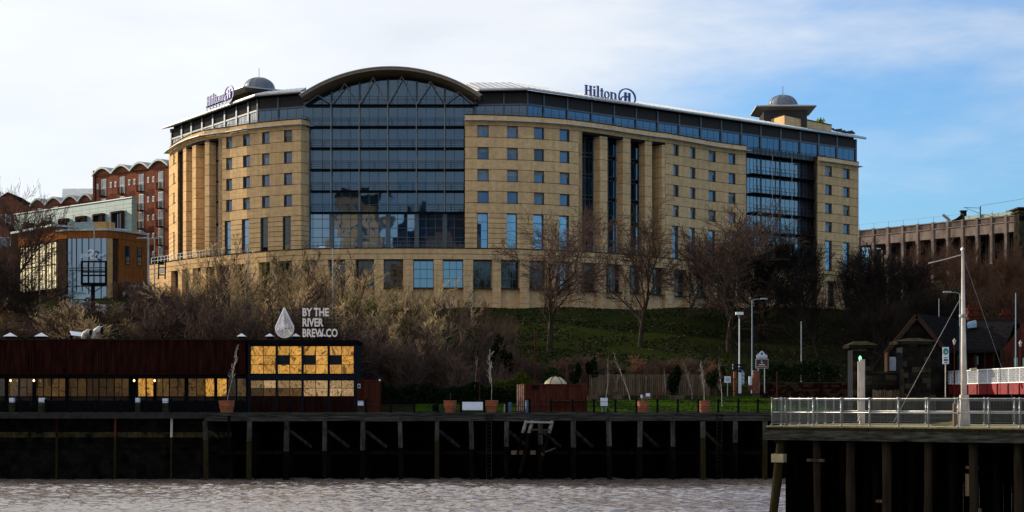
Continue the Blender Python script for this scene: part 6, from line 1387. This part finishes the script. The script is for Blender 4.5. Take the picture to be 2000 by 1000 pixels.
# ------------------------------------------------------------------ gate lodges and pylons by the swing bridge
def pylon(px0, px1, D, ycap, ycap2, label, wcap=10, seed=1):
    x0, x1 = X(px0, D), X(px1, D); zt, zc = Z(ycap2, D), Z(ycap, D); r = empty('stone_pylon', ((x0+x1)/2, D, 7), label, 'stone pillar'); o = wcap*D/F
    MB().box(x0+.05, x1-.05, D+.05, D+2.4, 5.5, zt).build('core', 'core', r)
    c = MB(); c.hexa([(x0-o, D-o, zt), (x1+o, D-o, zt), (x1+o, D+2.4+o, zt), (x0-o, D+2.4+o, zt), (x0-o, D-o, zt+.28), (x1+o, D-o, zt+.28), (x1+o, D+2.4+o, zt+.28), (x0-o, D+2.4+o, zt+.28)]); c.build('cornice', 'stone', r)
    m = (x0+x1)/2; c = MB(); c.hexa([(x0-o+.03, D-o+.03, zt+.283), (x1+o-.03, D-o+.03, zt+.283), (x1+o-.03, D+2.4+o-.03, zt+.283), (x0-o+.03, D+2.4+o-.03, zt+.283), (m-.5, D+.9, zc), (m+.5, D+.9, zc), (m+.5, D+1.5, zc), (m-.5, D+1.5, zc)]); c.build('cap', 'stone_l', r)
    rr = random.Random(seed); stones(r, x0, x1, D+.06, 5.6, zt, .42, .8, lambda z, q: 'stone_l' if q.random() < .3 else 'stone', seed, dep=.08)
pylon(1665, 1706, 152, 666, 680, 'square stone pillar with mossy cap, left of the lodge gable', 8, 3)
pylon(1762, 1818, 150, 660, 673, 'large square stone pillar with a wide mossy cap before the lodge gable', 12, 5)
sw = empty('stone_wall', (X(1730, 151.5), 151.5, 5.7), 'dark sooty stone parapet wall between the two capped pillars', 'wall')
MB().box(X(1706, 151.5), X(1800, 151.5), 151.56, 152.4, 5.5, Z(727, 151.5)).build('core', 'core', sw)
stones(sw, X(1706, 151.5), X(1762, 151.5), 151.56, 5.7, Z(729, 151.5), .5, 1.0, lambda z, q: 'stone_l' if q.random() < .25 else 'stone', 7, dep=.1)
MB().box(X(1704, 151.5), X(1764, 151.5), 151.4, 152.5, Z(729, 151.5), Z(726, 151.5)).build('coping', 'stone_l', sw)
for k in range(14): px = 1706+k*4.2; MB().box(X(px, 151), X(px+3.3, 151), 151.2, 151.4, 5.72, Z(762+rng.uniform(-1, 2), 151)).build('plank', 'fencew', sw, fixn=False)
tag(MB().beam(W(1763, 778, 150), W(1763, 720, 150), .22).build('mossy_post', 'stone_l'), 'mossy square post between the two stone pillars', 'post')
lo = empty('lodge_house', (X(1790, 160), 160, 7), 'dark lodge with timber gable facing the river and slate roof', 'house')
A0, RD = W(1790, 617, 158.5), Vector((6.3, 9.3, 0)); hw = 2.72; zl = Z(688, 158.5)
dirx = Vector((1, 0, 0))
L_, R_ = Vector((A0.x-hw, A0.y, zl)), Vector((A0.x+1.6, A0.y, Z(657, 158.5)))
MB().prism([(L_.x+.3, A0.y+.3, 6), (A0.x+hw-.3, A0.y+.3, 6), (A0.x+hw-.3, A0.y+.3, zl), (A0.x, A0.y+.3, A0.z-.4), (L_.x+.3, A0.y+.3, zl)], RD*.95).build('wall', 'stone', lo)
for s, e in ((-1, Vector((A0.x-hw-.1, A0.y, zl-.1))), (1, Vector((A0.x+hw+.1, A0.y, zl-.1)))):
    MB().hexa([e, A0, A0+RD, e+RD, e+Vector((0, 0, .16)), A0+Vector((0, 0, .16)), A0+RD+Vector((0, 0, .16)), e+RD+Vector((0, 0, .16))]).build('roof', 'slate', lo)
    MB().beam(e+Vector((0, -.08, -.05)), A0+Vector((0, -.08, .0)), .12, .38).build('barge_board', 'darkbrown', lo)
    n = 9
    for k in range(n):   # courses of slates
        t0 = k/n; a = e.lerp(A0, t0)+Vector((0, 0, .17)); b = e.lerp(A0, t0+.98/n)+Vector((0, 0, .19)); up = Vector((0, 0, .04)); MB().hexa([a, b, b+RD, a+RD, a+up, b+up*.3, b+RD+up*.3, a+RD+up]).build('slate_course', 'slate', lo)
MB().box(A0.x-.9, A0.x+.0, A0.y+.15, A0.y+.35, 7.2, 9.4).build('door', 'darkbrown', lo)
MB().box(X(1737, 157.6), X(1750, 157.6), 157.6, 157.7, Z(724, 157.6), Z(697, 157.6)).build('door_panel', 'greypole', lo)
MB().box(X(1733, 157.5), X(1737, 157.5), 157.5, 158.7, 6, zl).build('corner_post', 'darkbrown', lo)
l2 = empty('lodge_house', (X(1905, 166), 166, 7), 'long low lodge with dark tiled roof, red chimney and brick end at the right edge', 'house')
e0, e1 = W(1822, 690, 161), W(1962, 681, 158); rr0, rr1 = W(1840, 630, 167.5), W(1985, 625, 164.5)
e1.z = e0.z; rr1.z = rr0.z
MB().hexa([e0, e1, rr1, rr0, e0+Vector((0, 0, .2)), e1+Vector((0, 0, .2)), rr1+Vector((0, 0, .2)), rr0+Vector((0, 0, .2))]).build('roof', 'slate', l2)
for k in range(14):
    t0, t1 = k/14, (k+.97)/14; a, b, c, d = e0.lerp(rr0, t0), e1.lerp(rr1, t0), e1.lerp(rr1, t1), e0.lerp(rr0, t1); u1, u2 = Vector((0, 0, .26)), Vector((0, 0, .21)); MB().hexa([a+u2, b+u2, c+u2, d+u2, a+u1+Vector((0, 0, .02)), b+u1+Vector((0, 0, .02)), c+u1, d+u1]).build('slate_course', 'slate', l2)
MB().hexa([rr0+Vector((0, 0, -.1)), rr1+Vector((0, 0, -.1)), rr1+Vector((3, 5, -2.6)), rr0+Vector((3, 5, -2.6)), rr0+Vector((0, 0, .2)), rr1+Vector((0, 0, .2)), rr1+Vector((3, 5, -2.4)), rr0+Vector((3, 5, -2.4))]).build('rear_roof', 'slate', l2)
MB().hexa([(e0.x+.5, e0.y+.6, 5.5), (e1.x, e1.y+.6, 5.5), (e1.x, e1.y+5, 5.5), (e0.x+.5, e0.y+5, 5.5), (e0.x+.5, e0.y+.6, e0.z+.3), (e1.x, e1.y+.6, e0.z+.3), (e1.x, e1.y+5, e0.z+.3), (e0.x+.5, e0.y+5, e0.z+.3)]).build('wall', 'rust_dark', l2)
for k in range(9): t = k/8; p = e0.lerp(e1, t)+Vector((0, .5, 0)); MB().beam((p.x, p.y, 7), (p.x, p.y, e0.z-.05), .16).build('veranda_post', 'stone_l', l2)
MB().box(X(1904, 159.5), X(1942, 159.5), 159.7, 159.8, Z(712, 159.7), Z(696, 159.7)).build('window', 'glass', l2)
G0 = Vector((X(1958, 157), 157, 0)); gzt = Z(622, 157); MB().prism([(G0.x, 157, 5.5), (G0.x+3.4, 157, 5.5), (G0.x+3.4, 157, Z(640, 157)), (G0.x+2.3, 157, gzt+.3), (G0.x, 157, Z(684, 157))], (2, 7, 0)).build('gable_wall', 'rust', l2)
for k in range(2):
    x = X(1978+k*17, 156.9); f = MB().box(x, x+.5, 156.85, 156.99, Z(718, 157), Z(697, 157)).build('window', 'stone_l', l2); MB().box(x+.08, x+.42, 156.8, 156.84, Z(716, 157), Z(699, 157)).build('pane', 'glass_w', f)
MB().box(X(1955, 156.7), X(1961, 156.7), 156.7, 157, 6, Z(684, 157)).build('quoin_strip', 'stone_l', l2)
for px, w, y0, D in ((1904, 25, 592, 166), (1968, 16, 602, 165)):
    x0, x1 = X(px-w/2, D), X(px+w/2, D); cst = MB(); cst.box(x0, x1, D, D+.9, 11.5, Z(y0+13, D)); cst.box(x0-.12, x1+.12, D-.12, D+1.0, Z(y0+26, D), Z(y0+21, D)); cst.box(x0-.1, x1+.1, D-.1, D+1.0, Z(y0+14, D), Z(y0+10, D)); o = cst.build('chimney', 'rust', l2)
    for k in range(3): xx_ = x0+(x1-x0)*(k+.5)/3; MB().lathe((xx_, D+.4, Z(y0+10, D)), [(.16, 0), (.13, .3), (.15, .42)], 8).build('chimney_pot', 'rust', o)
MB().prism([W(1892, 636, 163.8), W(1908, 632, 164.2), W(1908, 639, 163.6), W(1890, 641, 163.2)], (0, .3, .35)).build('rooflight', 'bluepole', l2)
# green and white sign
gs = empty('green_white_sign', (X(1846, 146), 146, 7), 'green and white sign with round green symbol on a post at the bridge end', 'sign'); D = 146
MB().box(X(1841, D), X(1853, D), D-.05, D, Z(711, D), Z(678, D)).build('board', 'whiteb', gs); MB().box(X(1841.8, D), X(1852.2, D), D-.06, D-.052, Z(694.5, D), Z(679, D)).build('green_field', 'whiteb', gs)
mb = MB(); c = W(1847, 686.5, D-.065)
for k in range(20):
    a, b = 2*math.pi*k/20, 2*math.pi*(k+1)/20; mb.prism([c+Vector((.22*math.cos(a), 0, .28*math.sin(a))), c+Vector((.22*math.cos(b), 0, .28*math.sin(b))), c+Vector((.08*math.cos(b)+.03, 0, .08*math.sin(b)-.04)), c+Vector((.08*math.cos(a)+.03, 0, .08*math.sin(a)-.04))], (0, -.015, 0))
mb.build('symbol', 'greensign', gs)
for y, w in ((698.5, 3), (702, 4), (704, 4), (708, 3)): MB().box(X(1847-w, D), X(1847+w, D), D-.07, D-.052, Z(y+.9, D), Z(y-.6, D)).build('print_line', 'frame', gs)
MB().tube([(X(1847, D), D+.05, 7), (X(1847, D), D+.05, Z(680, D))], .04, 6).build('post', 'whitepost', gs)
# ornate lamps
for px, D, y0, lab in ((1864, 150, 663, 'dark red lantern post on the bridge approach beside the green and white sign'), (1993, 146, 667, 'dark red lantern post at the right picture edge')):
    b = Vector((X(px, D), D, 7)); r = empty('lantern_post', b, lab, 'street lamp', 'lanterns of the bridge approach'); zt = Z(y0+10, D); MB().tube([b, (b.x, b.y, 7.6), (b.x, b.y, zt)], [.12, .07, .05], 8).build('post', 'rust', r)
    MB().lathe((b.x, b.y, zt), [(.07, 0), (.16, .32), (.17, .34), (.05, .45), (.02, .55)], 6).build('lantern', 'bark_l', r)

# ------------------------------------------------------------------ red and white swing bridge
br = empty('swing_bridge', (40, 150, 7), 'red girder bridge with white lattice parapet entering from the right', 'bridge')
Pa, Pb = Vector((39.35, 165, 0)), Vector((40.2, 118, 0)); ZB = 9.33
def bp(t, z): q = Pa.lerp(Pb, t); return Vector((q.x, q.y, z))
n = 16; hgt = 1.15
mbr = bp(0, 0)
MB().beam(bp(0, ZB), bp(1, ZB), .12, .07).build('top_rail', 'white', br); MB().beam(bp(0, ZB-hgt), bp(1, ZB-hgt), .12, .07).build('bottom_rail', 'white', br)
for i in range(n+1): MB().beam(bp(i/n, ZB-hgt), bp(i/n, ZB), .07).build('post', 'white', br)
for i in range(n):
    lt = MB(); m = 9
    for k in range(-4, m):
        for s in (1, -1):
            t0 = (k+.0)/m; t1 = (k+4.0)/m; a, b = max(t0, 0), min(t1, 1)
            if b <= a: continue
            za = (a-t0)/(t1-t0); zb = (b-t0)/(t1-t0)
            if s < 0: za, zb = 1-za, 1-zb
            lt.beam(bp((i+a)/n, ZB-hgt+za*hgt)+Vector((.012*s, 0, 0)), bp((i+b)/n, ZB-hgt+zb*hgt)+Vector((.012*s, 0, 0)), .02, .024)
    lt.build('lattice_panel', 'white', br, fixn=False)
for i in range(8): MB().hexa([bp(i/8, 7.25), bp((i+1)/8-.003, 7.25), bp((i+1)/8-.003, 7.25)+Vector((.3, 0, 0)), bp(i/8, 7.25)+Vector((.3, 0, 0)), bp(i/8, ZB-hgt-.05), bp((i+1)/8-.003, ZB-hgt-.05), bp((i+1)/8-.003, ZB-hgt-.05)+Vector((.3, 0, 0)), bp(i/8, ZB-hgt-.05)+Vector((.3, 0, 0))]).build('girder_plate', 'red', br)
for i in range(17): MB().beam(bp(i/16, 7.25)+Vector((-.06, 0, 0)), bp(i/16, ZB-hgt-.05)+Vector((-.06, 0, 0)), .1, .1).build('stiffener', 'red', br)
MB().hexa([bp(0, 7.5)+Vector((.3, 0, 0)), bp(1, 7.5)+Vector((.3, 0, 0)), bp(1, 7.5)+Vector((9, 0, 0)), bp(0, 7.5)+Vector((9, 0, 0)), bp(0, 8.0)+Vector((.3, 0, 0)), bp(1, 8.0)+Vector((.3, 0, 0)), bp(1, 8.0)+Vector((9, 0, 0)), bp(0, 8.0)+Vector((9, 0, 0))]).build('deck', 'asphalt', br)
MB().box(36.5, 52, 152, 168, -2, 7.2).build('abutment', 'stone', br)
MB().box(42, 50, 124, 140, -3, 7.2).build('river_pier', 'stone', br)
sg2 = W(1895, 722, 140); tag(MB().beam(sg2, sg2+Vector((.5, 0, .05)), .3, .2).build('life_ring_box', 'cream'), 'pale box fixed on the lattice parapet just right of the white mast', 'box')

# ------------------------------------------------------------------ near timber pier
A = Vector((11.0, 75.0, 0)); dv = Vector((8.9, -5.5, 0)).normalized(); nv = Vector((5.5, 8.9, 0)).normalized(); LEN = 22.0; WD = 8.2; ZD = 5.8
pi_ = empty('timber_pier', A, 'near timber pier at the right with dark piles and pale deck', 'pier')
def pp(s, t, z): q = A+dv*s+nv*t; return Vector((q.x, q.y, z))
def pbox(s0, s1, t0, t1, z0, z1, nm, m, parent=None): return MB().hexa([pp(s0, t0, z0), pp(s1, t0, z0), pp(s1, t1, z0), pp(s0, t1, z0), pp(s0, t0, z1), pp(s1, t0, z1), pp(s1, t1, z1), pp(s0, t1, z1)]).build(nm, m, parent or pi_)
s = -.2; k = 0
while s < LEN:   # deck boards
    pbox(s, s+.235, -.05, WD+.1, ZD-.06, ZD+rng.uniform(-.004, .004), 'deck_board', 'deckw'); s += .25
for i in range(5): pbox(-.22+i*4.6, -.22+(i+1)*4.6-.012, -.22, -.02, ZD-.60, ZD-.19, 'fascia_beam', 'timberh'); pbox(-.2+i*4.6, -.22+(i+1)*4.6-.01, -.18, .0, ZD-.18, ZD-.065, 'fascia_beam', 'timberg')
pbox(-.25, -.05, 0, WD+.1, ZD-.60, ZD-.07, 'end_beam', 'timberg'); pbox(-.05, LEN, 0.02, WD, ZD-.5, ZD-.065, 'deck_joists', 'timberd')
ppx = [0.35, 1.95, 3.45, 5.0, 6.75, 8.6, 10.4, 12.2, 14.2]
for i, s in enumerate(ppx):
    r = rng.uniform(.16, .20); top = pp(s, .3, ZD-.55); bot = pp(s+(-.75 if i == 0 else rng.uniform(-.06, .06)), .3 if i else -.1, -2.5)
    pts = [top.lerp(bot, q/8)+Vector((rng.uniform(-.015, .015), 0, 0)) for q in range(9)]
    MB().tube(pts, [r*rng.uniform(.9, 1.08) for _ in pts], 9).build('pile', 'piletimber' if i not in (0,) else 'timberg', pi_, smooth=True)
    for t in (2.6, 4.8, 7.2): q = pp(s+.3*(t/3), t, 0); MB().tube([(q.x, q.y, -2.5), (q.x, q.y, ZD-.5)], .17, 7).build('pile', 'timberd', pi_)
pbox(.05, .6, -.1, .25, ZD-1.55, ZD-1.2, 'pile_block', 'deckw'); pbox(1.6, 2.35, .02, .2, ZD-1.5, ZD-1.38, 'pile_block', 'timber')
rs = random.Random(4)
for j in range(60):   # close boarding of the dark rear face and end
    a = .1+j*.36; pbox(a, a+.33, WD-.5+rs.uniform(0, .05), WD-.42+.05, -2.5, ZD-.5, 'rear_plank', 'timberd')
for j in range(20): a = .5+j*.37; pbox(.45+rs.uniform(-.02, .02), .52, a, a+.34, -2.5, ZD-.55, 'end_plank', 'timberd')
for i, (s, t, z, w, h) in enumerate(((8.1, .9, 4.1, .5, .12), (8.05, 1.0, 3.0, .16, .9), (15, 1, 3.6, .2, .9), (8.5, 1.2, 1.9, .14, .6), (4.2, 1.2, 2.6, .3, .12), (13.2, 1.4, 3.6, .12, .7))):
    pbox(s, s+w, t, t+.12, z, z+h, 'loose_plank', 'fencew')
# railing of galvanised tube with wire mesh
ra = empty('pier_railing', A, 'galvanised tube railing with wire mesh infill around the pier deck', 'railing')
def tube_run(p, q, n, posts=True, mesh=True, off=0):
    d = q-p
    for h in (1.14, .57): MB().tube([p+Vector((0, 0, h)), q+Vector((0, 0, h))], .028, 8).build('rail', 'steel', ra, smooth=True)
    for i in range(n+1):
        b = p+d*(i/n); MB().tube([b, b+Vector((0, 0, 1.14))], .032, 8).build('post', 'steel', ra, smooth=True)
        MB().lathe(b+Vector((0, 0, 1.10)), [(.03, 0), (.048, .03), (.05, .07), (.03, .1)], 8).build('fitting', 'steel', ra); MB().lathe(b+Vector((0, 0, .53)), [(.03, 0), (.046, .02), (.046, .06), (.03, .08)], 8).build('fitting', 'steel', ra)
        MB().lathe(b, [(.07, 0), (.07, .02), (.045, .03), (.045, .1), (.03, .11)], 8).build('base_plate', 'steel', ra)
    if mesh:
        for i in range(n):
            a, b = p+d*((i+.05)/n), p+d*((i+.95)/n); m = MB(); L0 = (b-a).length; nn = int(L0/.065)
            for k in range(nn+1): c = a.lerp(b, k/nn); m.beam(c+Vector((0, 0, .08)), c+Vector((0, 0, 1.06)), .004)
            for k in range(16): h = .08+k*.98/15; m.beam(a+Vector((0, 0, h)), b+Vector((0, 0, h)), .004)
            for h in (.08, 1.06): m.beam(a+Vector((0, 0, h)), b+Vector((0, 0, h)), .022)
            for c in (a, b): m.beam(c+Vector((0, 0, .08)), c+Vector((0, 0, 1.06)), .022)
            m.build('mesh_panel', 'wire', ra, fixn=False)
tube_run(pp(.0, .1, ZD), pp(.62, .1, ZD), 1); tube_run(pp(.62, .1, ZD), pp(20.4, .1, ZD), 16); tube_run(pp(0, .1, ZD), pp(0, WD, ZD), 8); tube_run(pp(0, WD, ZD), pp(20, WD, ZD), 15)
# pale mast with stay
D = 73.0; mb_ = Vector((X(1883, D), D, ZD)); ma = empty('white_mast', mb_, 'tall tapering weathered white mast on the pier', 'mast')
zt = Z(490, D); MB().tube([mb_+Vector((0, 0, .5)), (X(1882, D), D, 8.5), (X(1880.5, D), D, zt)], [.13, .115, .05], 12).build('pole', 'whitepost', ma, smooth=True)
MB().hexa([mb_+Vector((-.22, -.18, 0)), mb_+Vector((.22, -.18, 0)), mb_+Vector((.22, .18, 0)), mb_+Vector((-.22, .18, 0)), mb_+Vector((-.16, -.14, 1.3)), mb_+Vector((.16, -.14, 1.3)), mb_+Vector((.16, .14, 1.3)), mb_+Vector((-.16, .14, 1.3))]).build('tabernacle', 'whitepost', ma)
MB().lathe((X(1881, D), D, Z(620, D)), [(.12, 0), (.17, .03), (.17, .1), (.12, .13)], 12).build('band', 'steel', ma); MB().lathe((X(1880.4, D), D, zt), [(.05, 0), (.08, .03), (.06, .12), (.02, .16)], 8).build('truck', 'steel', ma)
MB().tube([W(1880, 497, D), W(1848, 506, D-.5), W(1814, 514, D-1)], .022, 5).build('gaff', 'whitepost', ma); MB().tube([W(1880, 575, D), W(1745, 825, D+1.5)], .014, 4).build('stay', 'steel', ma); MB().tube([W(1881, 500, D), W(1985, 800, D)], .006, 4).build('stay', 'steel', ma)
MB().box(mb_.x-.5, mb_.x-.34, D-.3, D-.1, ZD, ZD+.95).build('winch_post', 'fencew', ma)
D = 77.5; b = Vector((X(1684, D), D, ZD)); nl = empty('navigation_light', b, 'square white post with green lamp on the pier', 'navigation light')
MB().box(b.x-.12, b.x+.10, D-.11, D+.11, ZD, Z(702, D)).build('post', 'whitepost', nl); MB().box(b.x-.19, b.x-.125, D-.04, D+.04, ZD+.3, Z(706, D)).build('conduit', 'whitepost', nl); MB().lathe((b.x-.09, D, Z(702, D)), [(.06, 0), (.07, .05), (.05, .12), (.02, .16)], 8).build('lamp', 'greenlamp', nl); MB().tube([(b.x-.2, D-.1, ZD+.15), (b.x-.2, D-.2, ZD+.2), (b.x-.12, D-.25, ZD+.35)], .05, 6).build('bracket', 'whitepost', nl)
for i, (s, t) in enumerate(((6.0, 3.0), (12.1, 2.2))):
    p = pp(s, t, ZD); tag(MB().beam(p, p+dv*(.9 if i == 0 else .5)+Vector((0, 0, .12)), .25, .16).build('timber_offcut', 'deckw'), ['pale timber offcut lying on the deck left of the mast foot', 'small pale timber block on the deck right of the mast foot'][i], 'timber')
# ------------------------------------------------------------------ buildings of the near bank, behind the viewpoint: what the hotel and bar glass reflects
M['sandstone'] = brick_mat('sunlit_sandstone', (.46, .30, .15), (.40, .25, .12), (.3, .2, .12), sx=1.2, sz=.5, dark=.2)
M['brownstone'] = brick_mat('dark_brown_stone', (.14, .08, .05), (.11, .06, .04), (.08, .05, .03), sx=1.2, sz=.5, dark=.2)
def bank_building(x0, x1, y, h, m, label, storey=3.6, bay=3.2, roof=2.5):
    r = empty('quayside_building', ((x0+x1)/2, y, 5), label, 'building'); MB().box(x0, x1, y-14, y, 4, h).build('wall', m, r)
    mb = MB(); mb.prism([(x0-.4, y+.5, h+.003), (x0-.4, y-14.5, h+.003), (x0-.4, y-7, h+roof)], (x1-x0+.8, 0, 0)); mb.build('roof', 'slate', r)
    n = int((x1-x0)/bay); k = int((h-7)/storey)
    for i in range(n):
        for j in range(k):
            cx_ = x0+(x1-x0)*(i+.5)/n; z = 7+j*storey; f = MB().box(cx_-.65, cx_+.65, y-.1, y+.08, z, z+2).build('window', 'whiteb', r, fixn=False); MB().box(cx_-.52, cx_+.52, y+.081, y+.1, z+.12, z+1.88).build('pane', 'glass_dk', f, fixn=False)
bank_building(-52, -40, -36, 66, 'sandstone', 'tall warm sandstone tower seen mirrored in the lower atrium glass', bay=4, roof=4)
bank_building(-34, -8, -44, 56, 'brownstone', 'broad dark brown building mirrored in the lower atrium glass', bay=4, storey=5, roof=9)
bank_building(-95, -58, -34, 20, 'sandstone', 'sunlit sandstone quayside block mirrored in the left bar glass')
bank_building(-6, 22, -40, 22, 'sandstone', 'sunlit sandstone quayside block with white windows on the near bank')
mb = MB().box(-300, 300, -300, -8, -3, 4.8); o = mb.build('near_bank_ground', pave); o['kind'] = 'structure'
